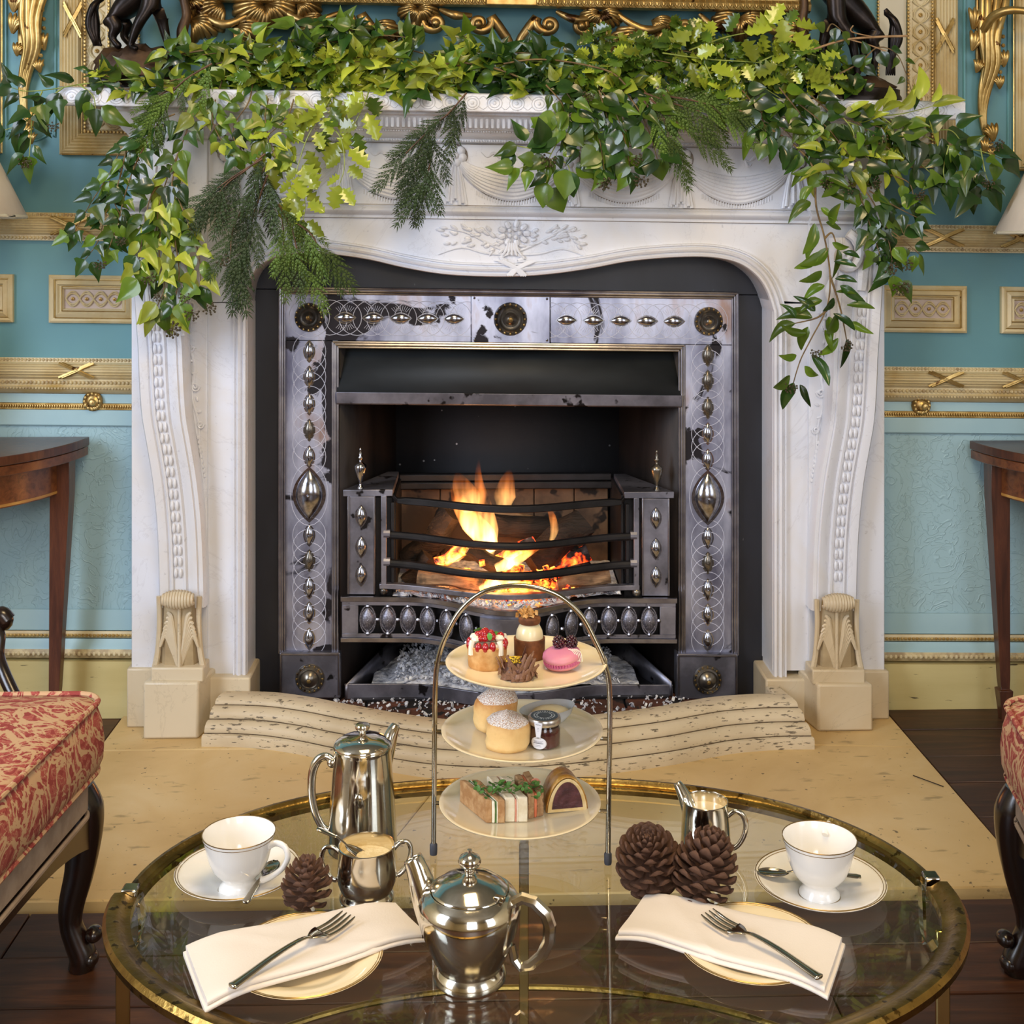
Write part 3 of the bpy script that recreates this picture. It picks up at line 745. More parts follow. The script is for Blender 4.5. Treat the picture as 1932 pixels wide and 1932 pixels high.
# ================================================================= REGISTER PLATE AND GRATE
YI = 3.195
rg = thing('register_grate', 'burnished steel fireplace insert studded with pointed bosses inside a black slip', 'fireplace insert', (0, 3.2, .02))
mi = lambda s_, u: 1919-u if s_ else u
def ubox(par, nm, mt, u0, u1, v0, v1, Yf, Yb, bv=0): return MB().ub(u0, u1, v0, v1, Yf, Yb).build(nm, mt, par, bevel=bv)
ubox(rg, 'black_slip', M['blacksl'], 440, 1480, 465, 550, YI+.006, YW+.30)
for s_ in (0, 1):
    a, b = sorted((mi(s_, 440), mi(s_, 532))); ubox(rg, 'black_slip', M['blacksl'], a, b, 551.5, 1335, YI+.008, YW+.1, .001)
# steel frame panels
ubox(rg, 'steel_panel', M['steel'], 538, 888.5, 556, 646, YI-.004, YI+.02, .0008)
ubox(rg, 'steel_panel', M['steel'], 1038.5, 1382, 556, 646, YI-.004, YI+.02, .0008)
cpn = ubox(rg, 'centre_panel', M['steel'], 889.5, 1037.5, 557, 647, YI-.009, YI+.02, .0015)
for s_ in (0, 1):
    a, b = sorted((mi(s_, 538), mi(s_, 626))); ubox(rg, 'steel_panel', M['steel'], a, b, 647, 1234, YI-.004, YI+.02, .0008)
m = MB()
for u in (895, 1032):
    for v in (563, 641): m.ball(D(u, v, YI-.010), .0035, .003, .0035, 8)
m.build('rivet', M['steel_bright'], rg, kind='stuff')
def bars(m, path, r, Y):
    P = [D(u, v, Y) for u, v in path]
    for a, b in zip(P[:-1], P[1:]): m.tube([a, b], r, 8)
m = MB()
for o_, r_, dy in ((0, .0045, .0), (4.5, .0035, -.003), (9, .0025, -.003)):
    bars(m, [(528+o_, 1234), (528+o_, 549+o_), (1391-o_, 549+o_), (1391-o_, 1234)], r_, YI-.006+dy)
m.build('border_moulding', M['steel_edge'], rg)
m = MB()
for o_, r_ in ((0, .0035), (4.5, .0045), (9.5, .003)):
    bars(m, [(628+o_, 1300), (628+o_, 649+o_), (1291-o_, 649+o_), (1291-o_, 1300)], r_, YI-.007)
m.build('inner_moulding', M['steel_edge'], rg)
# roundels
def roundel(par, u, v, r, nm='roundel', mt='bronze_boss', Y=YI-.006, dome=.4):
    p = D(u, v, Y); R = Matrix.Rotation(PI/2, 3, 'X'); s_ = r*Y/F
    pr = [(0, .62), (dome*.3, .60), (dome*.62, .5), (dome, .30), (dome*1.15, .16), (.62, .20), (.70, .32), (.78, .22), (.86, .12), (.93, .20), (1, .10), (1.02, 0)]
    o = MB().lathe([(a*s_, b_*s_) for a, b_ in pr], p, 28, R).build(nm, M[mt], par, smooth=60)
    m = MB()
    for k in range(16):
        th = k*PI/8; m.ball(p+Vector((.9*s_*math.cos(th), -.14*s_, .9*s_*math.sin(th))), .09*s_, .07*s_, .09*s_, 5)
    m.ball(p+Vector((0, -.62*s_, 0)), .16*s_, .12*s_, .16*s_, 8)
    m.build('beading', M['gilt_dark'], o, kind='stuff')
    return o
roundel(rg, 583, 603, 27); roundel(rg, 963, 602, 31, Y=YI-.010, dome=.42); roundel(rg, 1337, 602, 27)
# pointed studs
def navette():
    m = MB(); rows = []
    for j in range(13):
        y = lerp(-1, 1, j/12); w_ = max(1e-3, math.cos(PI*y/2)**.85)
        rows.append([Vector((.5*w_*math.cos(a), -.34*w_*math.sin(a), y)) for a in [i*PI/8 for i in range(9)]])
    m.grid(rows); rows = []
    for j in range(13):
        y = lerp(-1.12, 1.12, j/12); w_ = max(1e-3, math.cos(PI*y/2.24)**.85)
        rows.append([Vector((.60*w_*x, -.02, y)) for x in (-1, 1)])
    m.grid(rows); m.ball((0, -.34, 0), .07, .06, .07, 8); return m
nav = Proto(navette(), 'pointed_boss', M['steel_bright'], smooth=60)
nav2 = M['bronze_boss']
def stud(par, u, v, w_, h, rot=0, Y=YI-.004, mt=None):
    k = Y/F; nav.put(par, D(u, v, Y), (0, rot, 0), (w_*k, w_*k*.9, h/2*k), mt)
r3 = random.Random(3)
pick = lambda: r3.choice([None, None, None, nav2])
for u in (651, 704, 756, 806.5, 856.5, 1069, 1120, 1171, 1221, 1272): stud(rg, u, 603, 19, 38, PI/2)
ys = [667, 715, 766, 815, 865, 936, 1012, 1060, 1111, 1158, 1207]
for s_ in (0, 1):
    for i, v in enumerate(ys):
        if i == 5: stud(rg, mi(s_, 583.5), v, 52, 94)
        else: stud(rg, mi(s_, 583.5), v, 19, 39, 0, mt=pick())
# engraved ornament: fine bright interlacing rings
m = MB()
def ring(c, rx, rz, r_=.0008): m.tube([c+Vector((rx*math.cos(k*PI/12), 0, rz*math.sin(k*PI/12))) for k in range(24)], r_, 4, closed=True)
kk = YI/F
for s_ in (0, 1):
    for v in ys[:5]+ys[6:]+[690, 740, 790, 840, 1035, 1085, 1135, 1183]: ring(D(mi(s_, 583.5), v, YI-.0045), 31*kk, 34*kk)
    ring(D(mi(s_, 583.5), 936, YI-.0045), 35*kk, 58*kk)
    for u in range(622, 885, 26): ring(D(mi(s_, u), 603, YI-.0045), 34*kk, 33*kk)
    ring(D(mi(s_, 583.5), 603, YI-.0045), 38*kk, 38*kk)
    for u in (651, 704, 756, 806.5, 856.5):
        for k in range(9):
            for q in (-1, 1):
                a = (k-4)*.16; c = D(mi(s_, u), 603, YI-.0045)
                m.tube([c+Vector((14*kk*math.sin(a)*1.2, 0, q*14*kk*math.cos(a))), c+Vector((24*kk*math.sin(a)*1.2, 0, q*24*kk*math.cos(a)))], .0006, 3)
m.build('engraving', pm('bright_engraved_line', 'c2c5d6', 'd2d4e2', 20, .45), rg, kind='stuff')
# foot blocks
for s_ in (0, 1):
    a, b = sorted((mi(s_, 527), mi(s_, 642))); o = ubox(rg, 'foot_block', M['steel_dull'], a, b, 1233, 1318, YI-.022, YI+.04, .002)
    mm = MB(); c = [D(a+3, 1236, YI-.023), D(b-3, 1236, YI-.023), D(b-3, 1312, YI-.023), D(a+3, 1312, YI-.023)]
    for i in range(3): mm.tube([c[i-1], c[i]], .003, 6)
    mm.build('block_fillet', M['steel_edge'], o); roundel(rg, (a+b)/2, 1281, 27, Y=YI-.023, dome=.6)
# hood
def quadmesh(par, nm, mt, pts, bv=0, **k): return MB().add(pts, [(0, 1, 2, 3)]).build(nm, mt, par, solid=.006, **k)
hood_m = NT('sooty_hood_plate')
def _h():
    t = hood_m; g = t.ramp(t.noise(6, 4, t.coord((1, 1, 3))), [(.3, '15181a'), (.7, '24282a')])
    t.set(Base_Color=g, Roughness=.6, Metallic=0.0); t.bump(t.noise(30, 5), .1, .001); return t.m
M['hood'] = _h()
quadmesh(rg, 'smoke_hood', M['hood'], [D(636, 659, YI+.03), D(1283, 659, YI+.03), D(1283, 745, YI-.012), D(636, 745, YI-.012)])
MB().mould(636, 1284, [(743, YI-.006), (743, YI-.020), (764, YI-.016), (766, YI-.010), (766, YI+.03)], YI).build('hood_strip', M['steel_dull'], rg, bevel=.001)
# firebox
YB = 3.52; xl, xr = E(640, HZ, YI).x, E(1283, HZ, YI).x; bl, br = E(746, HZ, YB).x, E(1169, HZ, YB).x
zt = D(960, 700, YB).z+.15
fb_ = NT('sooted_fireback')
def _f():
    t = fb_; c = t.ramp(t.noise(5, 5, t.coord((1, 1, .5))), [(.3, '0b0c10'), (.65, '15161c')]); sp = t.ramp(t.voro(34), [(0.07, 1.0), (.11, 0.0)])
    sel = t.ramp(t.noise(5, 2), [(.46, 0.0), (.56, .8)]); c = t.mix(t.math('MULTIPLY', sp, sel), c, 'b8b8bd'); t.set(Base_Color=c, Roughness=.7); t.bump(t.noise(30, 5), .3, .003); return t.m
M['fireback'] = _f()
MB().add([(bl, YB, .02), (br, YB, .02), (br, YB, zt), (bl, YB, zt)], [(0,1,2,3)]).build('fireback', M['fireback'], rg, solid=.01)
for a, b in ((xl, bl), (xr, br)):
    MB().add([(a, YI, .02), (b, YB, .02), (b, YB, zt), (a, YI, zt)], [(0,1,2,3)]).build('firebox_cheek', M['iron_brown'], rg, solid=.008)
MB().add([(xl, YI, zt), (xr, YI, zt), (br, YB, zt), (bl, YB, zt)], [(0,1,2,3)]).build('firebox_throat', M['iron'], rg, solid=.008)
# --- basket
YG = 3.165
def bell(u, p=1.0, Y=YG, amp=.095, half=236, c=960):
    t = min(1, abs(u-c)/half); return Y-amp*((1+math.cos(PI*t))/2)**p
gr = thing('fire_basket', 'steel and iron fire basket with bowed bars and pierced oval apron', 'fire grate', (0, 3.2, .02))
def zv(v, Y): return E(960, v, Y).z
def barpts(z, p=1, half=232, amp=.095, u0=728, u1=1196, n=26, dip=0):
    out = []
    for i in range(n+1):
        u = lerp(u0, u1, i/n); Y = bell(u, p, amp=amp, half=half); x = E(u, HZ, YG).x; t = abs(u-962)/(u1-u0)*2
        out.append(Vector((x, Y, z-S*x-dip*(1-t*t))))
    return out
# top rail flowing out of the hobs
m = MB(); z1 = zv(945, YG)
P = [Vector((E(738, HZ, YG).x, YG+.015, zv(934, YG)))]+barpts(z1, u0=750, u1=1172)+[Vector((E(1184, HZ, YG).x, YG+.015, zv(934, YG)-S*.38))]
rows = []
for i, p in enumerate(P):
    h = .0085 if 1 < i < len(P)-2 else .006
    rows.append([p+Vector((0, -.006, h)), p+Vector((0, .012, h)), p+Vector((0, .012, -h)), p+Vector((0, -.006, -h))])
m.grid(rows, closed=True); m.build('grate_bar', M['iron'], gr, bevel=.002)
for v, dip, r_ in ((1010, .004, .0100), (1063, .006, .0105)):
    MB().tube(barpts(zv(v, YG), u0=735, u1=1190, dip=dip), r_, 10).build('grate_bar', M['iron'], gr)
m = MB(); P = barpts(zv(1105, YG), u0=716, u1=1206, amp=.085, dip=.002); rows = [[p+Vector((0, -.008, .006)), p+Vector((0, .012, .006)), p+Vector((0, .012, -.007)), p+Vector((0, -.008, -.007))] for p in P]
m.grid(rows, closed=True); o = len(m.v)-len(rows)*4; m.f += [(o, o+1, o+2, o+3), (len(m.v)-1, len(m.v)-2, len(m.v)-3, len(m.v)-4)]; m.build('grate_bar', M['steel_dull'], gr, bevel=.0015)
for u in (724, 1201):
    ubox(gr, 'grate_post', M['steel_dull'], u-5, u+5, 938, 1107, YG-.008, YG+.006, .001)
    ubox(gr, 'grate_post', M['iron'], u+(14 if u < 960 else -20), u+(20 if u < 960 else -14), 950, 1100, YG+.0, YG+.01, .001)
    MB().ball(D(u, 1116, YG), .012, seg=12).build('ball_foot', M['bronze_boss'], gr)
    for v in (1010, 1063): MB().tube([D(u, v-2, YG-.002), D(u+(12 if u < 960 else -12), v-2, YG-.002)], .011, 10).build('bar_collar', M['steel_dull'], gr)
# hobs, cheeks and finials
zh = zv(925, YG); RX = Matrix.Rotation(0, 3, 'X')
for s_ in (0, 1):
    q = -1 if not s_ else 1
    x0, x1 = E(mi(s_, 647), HZ, YG).x, E(mi(s_, 741), HZ, YG).x
    if s_: x0, x1 = x1, x0
    dz = -S*(x0+x1)/2
    xo, xi = (x0, x1) if not s_ else (x1, x0)
    pts = [(xo, YG), (xi, YG), (xi, YG+.01), (xi-q*.0, 3.41), (xo-q*.095, 3.41), (xo-q*.02, YG+.05)]
    MB().slab(pts, zh-.017+dz, zh+dz).build('hob', M['steel_dull'], gr, bevel=.0015)
    a, b = sorted((mi(s_, 656), mi(s_, 707))); ck = ubox(gr, 'cheek_plate', M['steel_dull'], a, b, 939, 1123, YG-.004, YG+.03, .001)
    for uu in (a+1, b-1): MB().ub(uu-1.6, uu+1.6, 939, 1123, YG-.009, YG).build('fillet', M['steel_edge'], ck, bevel=.001)
    for v in (976, 1034, 1087):
        nav.put(ck, D((a+b)/2, v, YG-.004), (0, 0, 0), (19*YG/F, 17*YG/F, 19.5*YG/F))
    a, b = sorted((mi(s_, 707), mi(s_, 741))); ubox(gr, 'grate_side', M['iron'], a, b, 940, 1125, YG+.03, YG+.05)
    # returns of the basket to the back
    MB().box((min(xi, xi-q*.006), YG+.02, zh-.26), (max(xi, xi-q*.006), 3.45, zh-.018)).build('basket_side', M['iron'], gr)
    c = D(mi(s_, 680), 925, YG+.02); c.z = zh+dz
    k = .00135; pr = [(0, 76), (2, 74), (2.2, 71), (1.4, 69), (3.4, 65), (2.2, 61), (5, 58), (5, 56.5), (3, 55), (2.6, 50), (4, 49), (11.5, 43), (12, 38), (9, 26), (5, 15), (3, 11), (2.4, 6), (5, 4), (6, 0)]
    f = thing('x', '', '', c); f.name = 'urn_finial'; del f['label']; del f['category']; f.parent = gr; f.location = c-gr.location
    bpy.data.objects.remove(f)
    MB().lathe([(r_*k, z_*k) for r_, z_ in pr], c, 16).build('urn_finial', M['bronze_boss'] if s_ else M['steel_bright'], gr, smooth=60)
# back rail and fire bricks
MB().add([], []); m = MB(); z_ = zv(897, 3.43)
m.box((-.300+XO, 3.42, z_-.014), (.280+XO, 3.445, z_+.006)); m.box((-.300+XO, 3.41, z_-.034), (.280+XO, 3.42, z_-.014)); m.build('back_rail', M['iron'], gr, bevel=.003)
fbk = pm('scorched_fire_brick', '3d2f24', '6b5540', 9, .8, bump=.4, bs=40, spots=('17120f', 12, .55)); fbk_l = fbk
for a, b in ((-.300, -.19), (-.188, .068), (.070, .178), (.180, .272)):
    MB().box((a+XO, 3.44, .27), (b+XO, 3.50, z_-.02)).build('fire_brick', fbk, gr, bevel=.003)
# pierced apron
def ab(u): return bell(u, 1.25, Y=3.150, amp=.115, half=200)
def strip(nm, mt, u0, u1, va, vb, dY=0, th=.006, n=30):
    rows = []
    za, zb = zv(va, 3.15), zv(vb, 3.15)
    for i in range(n+1):
        u = lerp(u0, u1, i/n); Y = ab(u)+dY; x = E(u, HZ, 3.15).x
        rows.append([Vector((x, Y, za-S*x)), Vector((x, Y+th, za-S*x)), Vector((x, Y+th, zb-S*x)), Vector((x, Y, zb-S*x))])
    m = MB().grid(rows, closed=True); o = len(m.v)-len(rows)*4; m.f += [(o, o+1, o+2, o+3), (len(m.v)-1, len(m.v)-2, len(m.v)-3, len(m.v)-4)]
    return m.build(nm, mt, gr, bevel=.001, seg=1)
strip('apron_rail', M['steel_edge'], 643, 1277, 1126, 1135, -.006, .014)
strip('apron_rail', M['steel_edge'], 643, 1277, 1203, 1211, -.006, .014)
strip('apron_border', M['steel_dull'], 645, 1275, 1135, 1143); strip('apron_border', M['steel_dull'], 645, 1275, 1196, 1203)
for a, b in ((645, 676), (1245, 1275)): strip('apron_end', M['steel_dull'], a, b, 1143, 1196, n=4)
strip('apron_centre', M['steel_dull'], 905, 1015, 1141, 1200, -.010, .014, n=8)
strip('apron_back', M['iron'], 650, 1270, 1136, 1203, .03, .004)
ring_m = MB().tube([Vector((.5*math.cos(k*PI/10), 0, math.sin(k*PI/10))) for k in range(20)], .065, 6, closed=True)
ringP = Proto(ring_m, 'oval_ring', M['steel_dull'], smooth=60)
for s_ in (0, 1):
    for u in (694, 732, 770, 807, 843, 880):
        uu = mi(s_, u); Y = ab(uu); x = E(uu, HZ, 3.15).x; z0_ = (zv(1143, 3.15)+zv(1196, 3.15))/2-S*x
        k = 3.15/F; tilt = math.atan2(ab(uu+4)-ab(uu-4), 8*k)
        c = Vector((x, Y+.001, z0_)); rg_ = ringP.put(gr, c, (0, 0, tilt), (29*k, 29*k, 26*k))
        nav.put(gr, c, (0, 0, tilt), (25*k, 20*k, 22*k), M['steel_dull'])
        MB().ball(c+Vector((18.5*k, 0, 0)), .006, seg=8).build('link_ball', M['steel_edge'], gr)
        for dz in (-.034, .034): MB().ball(c+Vector((0, -.002, dz)), .0055, seg=8).build('link_ball', M['steel_edge'], gr)
# ash pan
pan = thing('ash_pan', 'low curved steel ash pan front under the pierced apron', 'ash pan', (0, 3.2, .02))
def pf_(u): return 3.195-.07*((1+math.cos(PI*min(1, abs(u-960)/190)))/2)
rows = []
for i in range(31):
    u = lerp(650, 1270, i/30); x = E(u, HZ, 3.19).x; Y = pf_(u); rows.append([Vector((x, Y, .056-S*x)), Vector((x, Y+.007, .056-S*x)), Vector((x, Y+.007, .022)), Vector((x, Y, .022))])
MB().grid(rows, closed=True).build('pan_front', M['steel_dull'], pan, bevel=.001)
MB().box((-.40+XO, 3.18, .0215), (.40+XO, 3.5, .026)).build('pan_floor', M['iron'], pan)
for q in (-1, 1):
    xa = E(mi(q > 0, 652), HZ, 3.19).x
    MB().add([(xa, 3.19, .025), (xa-q*.13, 3.5, .025), (xa-q*.13, 3.5, .11), (xa, 3.19, .06)], [(0,1,2,3)]).build('pan_side', M['steel_dull'], pan, solid=.004)
ashm = NT('wood_ash')
def _a():
    t = ashm; c = t.ramp(t.noise(55, 5), [(.28, '4a484c'), (.38, 'a2a4ae'), (.5, 'd8d9e0'), (.65, 'f6f4f0')]); t.set(Base_Color=c, Roughness=.95); t.bump(t.noise(90, 5), .8, .006); return t.m
M['ash'] = _a()
import mathutils.noise as mn
def bedmesh(x0, x1, y0f, y1, zf, nx, ny, seed=0):
    rows = []
    for j in range(ny+1):
        r = []
        for i in range(nx+1):
            x = lerp(x0, x1, i/nx); y = lerp(y0f(x), y1, j/ny)
            n = mn.noise(Vector((x*22+seed, y*22, 0)))*.5+mn.noise(Vector((x*60+seed, y*60, 3)))*.3
            r.append(Vector((x, y, zf(x, y)+n*.012)))
        rows.append(r)
    return MB().grid(rows)
uo = lambda x: 966+(x-XO)*F/3.15
def flakes(m, n, xf, yf, zf, s0, s1, rr):
    for _ in range(n):
        x = xf(); y = yf(x); z = zf(x, y); s_ = rr.uniform(s0, s1)
        q = Euler((rr.uniform(-1.2, 1.2), rr.uniform(-1.2, 1.2), rr.uniform(0, 6))).to_matrix().to_4x4()
        m.boxm(Matrix.Translation((x, y, z)) @ q, (-s_, -s_*.6, -s_*.25), (s_, s_*.6, s_*.25))
ra = random.Random(8)
rows = [[Vector((x, ab(uo(x))+.006, z)) for z in (.272, .284)]+[Vector((x, 3.46, .284)), Vector((x, 3.46, .272))] for x in [lerp(-.30+XO, .285+XO, k/24) for k in range(25)]]
MB().grid(rows, closed=True).build('grate_floor', M['iron'], gr)
a_ = bedmesh(-.30+XO, .275+XO, lambda x: ab(uo(x))+.004, 3.43, lambda x, y: .291+.016*(y-3.1)/.3, 90, 40)
flakes(a_, 900, lambda: XO+ra.uniform(-.29, .27), lambda x: ab(uo(x))+ra.uniform(.004, .10), lambda x, y: .298, .0015, .006, ra)
tag(a_.build('ash_bed', M['ash'], None, loc=(0, 3.2, .29)), 'grey ash lying in the fire basket under the logs', 'ash', kind='stuff')
a_ = bedmesh(-.36+XO, .33+XO, lambda x: pf_(uo(x))+.012, 3.46, lambda x, y: .040+.05*max(0, 1-(abs(x+.02-XO)/.30)**2)*min(1, (y-3.13)/.15), 90, 40, 7)
flakes(a_, 1400, lambda: XO+ra.uniform(-.30, .28), lambda x: pf_(uo(x))+ra.uniform(.02, .3), lambda x, y: .052+.045*max(0, 1-(abs(x+.02-XO)/.30)**2)*min(1, (y-3.13)/.15), .0015, .006, ra)
tag(a_.build('fallen_ash', M['ash'], None, loc=(0, 3.2, .03)), 'heap of pale ash fallen into the pan beneath the basket', 'ash', kind='stuff')
# ---- logs
def bark(name, a, b, ch=.5):
    t = NT(name); v = t.coord((2, 12, 12)); c = t.ramp(t.noise(8, 6, v, .5), [(.3, a), (.65, b)]); k = t.ramp(t.noise(9, 4), [(ch, 0.0), (ch+.1, 1.0)]); c = t.mix(k, c, '0d0a09')
    t.set(Base_Color=c, Roughness=.75); t.bump(t.noise(14, 6, v), .8, .006); return t.m
M['log_tan'] = bark('split_log', '6e5238', 'a58460', .58); M['log_dark'] = bark('charred_log', '17110d', '33261c', .5)
def embermat(name, lo, st, crack=26):
    t = NT(name); n = t.noise(crack, 5, None, .6); g = t.ramp(n, [(lo, 0.0), (lo+.12, 1.0)]); col_ = t.ramp(n, [(lo, 'ff2a10'), (lo+.12, 'ff6a1c'), (lo+.25, 'ffc050')])
    base = t.ramp(t.noise(40, 5), [(.4, '161212'), (.6, '4c4648'), (.75, 'a09a9c')]); t.set(Base_Color=base, Roughness=.9); t.b.inputs['Emission Color'].default_value = (1, .3, .1, 1)
    t.link(col_, t.b.inputs['Emission Color']); t.link(t.math('MULTIPLY', g, st), t.b.inputs['Emission Strength']); t.bump(n, .8, .004); return t.m
M['ember'] = embermat('glowing_ember', .42, 5.5); M['ember_dim'] = embermat('fading_ember', .52, 2.2)
def log(name, a, b, Y, r, mt, lbl, grp='logs burning in the basket', dY=0, half=False, seed=0, cat='log'):
    A, B = E(a[0], a[1], Y), E(b[0], b[1], Y+dY); L = (B-A).length; rr = r*Y/F; q = (B-A).to_track_quat('X', 'Z')
    rows = []; n = 14
    for j in range(n+1):
        x = L*j/n; row = []
        for k in range(14):
            th = 2*PI*k/14; n_ = 1+.28*mn.noise(Vector((x*14+seed, math.cos(th)*1.6, math.sin(th)*1.6)))+.08*mn.noise(Vector((x*60+seed, 5*math.cos(th), 5*math.sin(th))))
            z = math.sin(th)
            if half and z < -.2: z = -.2
            row.append(A+q @ Vector((x, rr*n_*math.cos(th), rr*n_*z+.15*rr*math.sin(j*.5+seed))))
        rows.append(row)
    m = MB().grid(rows, closed=True); m.f += [tuple(range(13, -1, -1)), tuple(n*14+k for k in range(14))]
    o = m.build(name, mt, None, loc=A, smooth=50); return tag(o, lbl, cat, grp)
LD, LT = M['log_dark'], M['log_tan']
log('log', (776, 1062), (856, 968), 3.33, 24, LD, 'charred log leaning up at the left of the basket', seed=1, dY=-.03)
log('log', (905, 985), (1062, 1004), 3.36, 20, LD, 'charred log lying level across the back of the fire', seed=2)
log('log', (925, 977), (1046, 992), 3.40, 16, LT, 'pale log end showing behind the level charred log', seed=12)
log('log', (1000, 1062), (1100, 984), 3.25, 28, LD, 'thick black log leaning up to the right over the embers', seed=3, dY=.06)
log('log', (1078, 1030), (1118, 1082), 3.30, 9, LD, 'thin charred stick leaning at the right end of the basket', seed=4)
log('log', (790, 1086), (912, 1100), 3.17, 17, LT, 'tan split log at the front left, above the lowest bar', seed=5, dY=-.03)
log('log', (1052, 1102), (1150, 1082), 3.18, 15, LT, 'tan split log at the front right, above the lowest bar', seed=6)
log('log', (884, 1034), (950, 1072), 3.18, 14, LD, 'short charcoal billet in the centre of the fire', seed=7)
log('log', (846, 1116), (925, 1134), 3.13, 9, LT, 'small brown billet below the lowest bar, left of centre', seed=8)
log('log', (770, 1100), (812, 1052), 3.26, 17, LD, 'charred stub behind the front left log', seed=14)
log('ember_log', (824, 1064), (880, 1034), 3.22, 13, M['ember'], 'glowing checkered ember log left of centre', 'embers', seed=9, cat='ember')
log('ember_log', (930, 1062), (1010, 1022), 3.20, 13, M['ember'], 'glowing ember log rising to the right in the centre', 'embers', seed=10, cat='ember')
log('ember_log', (1040, 1070), (1110, 1040), 3.30, 15, M['ember_dim'], 'pinkish fading ember log behind the right tan log', 'embers', seed=11, cat='ember')
log('ember_log', (950, 1090), (1020, 1086), 3.13, 8, M['ember_dim'], 'grey ember billet just above the lowest bar', 'embers', seed=13, cat='ember')
m = MB(); re_ = random.Random(5)
for _ in range(150):
    px, py = re_.gauss(970, 48), re_.gauss(1102, 13); Y = re_.uniform(3.14, 3.26); p = E(px, py, Y)
    if p.z < .295: p.z = .295
    m.boxm(Matrix.Translation(p) @ Euler((re_.random()*3, re_.random()*3, re_.random()*3)).to_matrix().to_4x4(), (-.009, -.007, -.006), (.009, .007, .006))
for _ in range(22):
    p = E(re_.gauss(985, 18), re_.gauss(1134, 4), re_.uniform(3.09, 3.12)); m.boxm(Matrix.Translation(p) @ Euler((re_.random()*3, re_.random()*3, 0)).to_matrix().to_4x4(), (-.008, -.006, -.005), (.008, .006, .005))
tag(m.build('ember_bed', M['ember'], None, loc=(0, 3.2, .3)), 'bed of orange embers glowing under the logs', 'embers', kind='stuff')
# ---- flames: thin hot gas, pure emission volume
def flame_mat(name, c, st, h):
    m = bpy.data.materials.new(name); m.use_nodes = True; t = m.node_tree; n = t.nodes; n.remove(n['Principled BSDF'])
    e = n.new('ShaderNodeEmission'); tc = n.new('ShaderNodeTexCoord'); sp = n.new('ShaderNodeSeparateXYZ'); t.links.new(tc.outputs['Object'], sp.inputs[0])
    mr = n.new('ShaderNodeMapRange'); mr.inputs[1].default_value = 0; mr.inputs[2].default_value = h; t.links.new(sp.outputs[2], mr.inputs[0])
    r = n.new('ShaderNodeValToRGB'); t.links.new(mr.outputs[0], r.inputs[0]); el = r.color_ramp.elements
    el[0].color = (1, .52, .16, 1); el[1].color = (1, .20, .02, 1); el[0].position = .1; el[1].position = .8
    r2_ = n.new('ShaderNodeValToRGB'); t.links.new(mr.outputs[0], r2_.inputs[0]); e2 = r2_.color_ramp.elements; e2[0].color = (1,)*4; e2[1].color = (0, 0, 0, 1); e2[0].position = .05
    m1 = n.new('ShaderNodeMath'); m1.operation = 'MULTIPLY'; t.links.new(r2_.outputs[0], m1.inputs[0]); m1.inputs[1].default_value = st
    ns = n.new('ShaderNodeTexNoise'); ns.inputs['Scale'].default_value = 30; ns.inputs['Detail'].default_value = 2; mpf = n.new('ShaderNodeMapping'); mpf.inputs['Scale'].default_value = (1.3, 1.3, .35); t.links.new(tc.outputs['Object'], mpf.inputs[0]); t.links.new(mpf.outputs[0], ns.inputs[0]); rr3 = n.new('ShaderNodeValToRGB'); rr3.color_ramp.elements[0].position = .36; rr3.color_ramp.elements[1].position = .66; t.links.new(ns.outputs['Fac'], rr3.inputs[0])
    m2 = n.new('ShaderNodeMath'); m2.operation = 'MULTIPLY'; t.links.new(m1.outputs[0], m2.inputs[0]); t.links.new(rr3.outputs[0], m2.inputs[1])
    t.links.new(r.outputs[0], e.inputs[0]); t.links.new(m2.outputs[0], e.inputs[1]); t.links.new(e.outputs[0], n['Material Output'].inputs['Volume']); return m
def flame(path, ws, Y, st, lbl, depth=.8):
    P = cr([E(u, v, Y) for u, v in path], 5); n = len(P); base = P[0]; h = P[-1].z-base.z
    rr = []
    for i in range(n):
        x = i/(n-1)*(len(ws)-1); k = min(int(x), len(ws)-2); rr.append(max(.0004, lerp(ws[k], ws[k+1], x-k)*Y/F))
    o = MB().tube(P, rr, 14, flat=depth).build('flame', flame_mat('flame_gas', None, st, h), None, loc=base)
    tag(o, lbl, 'flame', 'flames over the logs')
flame([(928, 1040), (915, 1012), (890, 985), (868, 950), (852, 915)], [14, 22, 22, 16, 2], 3.20, 330, 'tall bright flame leaning left above the logs')
flame([(922, 1046), (924, 1000), (912, 950), (903, 905), (903, 862)], [10, 17, 15, 8, 1], 3.21, 150, 'thin orange flame rising straight beside the tall one')
flame([(950, 960), (952, 935), (958, 905), (962, 885)], [10, 22, 14, 2], 3.30, 60, 'faint orange flame behind the top bar, right of centre')
flame([(888, 965), (882, 940), (868, 910), (862, 890)], [14, 26, 16, 2], 3.28, 70, 'broad faint flame at the back left above the top bar')
flame([(1040, 1020), (1046, 1000), (1042, 975), (1030, 950)], [4, 8, 7, 1], 3.22, 170, 'small lone flame licking up at the right of the fire')
flame([(935, 1072), (965, 1060), (1000, 1038), (1030, 1026)], [8, 13, 10, 2], 3.16, 420, 'low flame lying along the embers in the centre')
flame([(905, 1112), (935, 1100), (965, 1092), (990, 1080), (998, 1068)], [6, 13, 13, 8, 1], 3.12, 420, 'low yellow flame between the two lowest bars')
flame([(840, 1062), (862, 1052), (880, 1046)], [4, 8, 2], 3.17, 300, 'little flame under the checkered ember log')
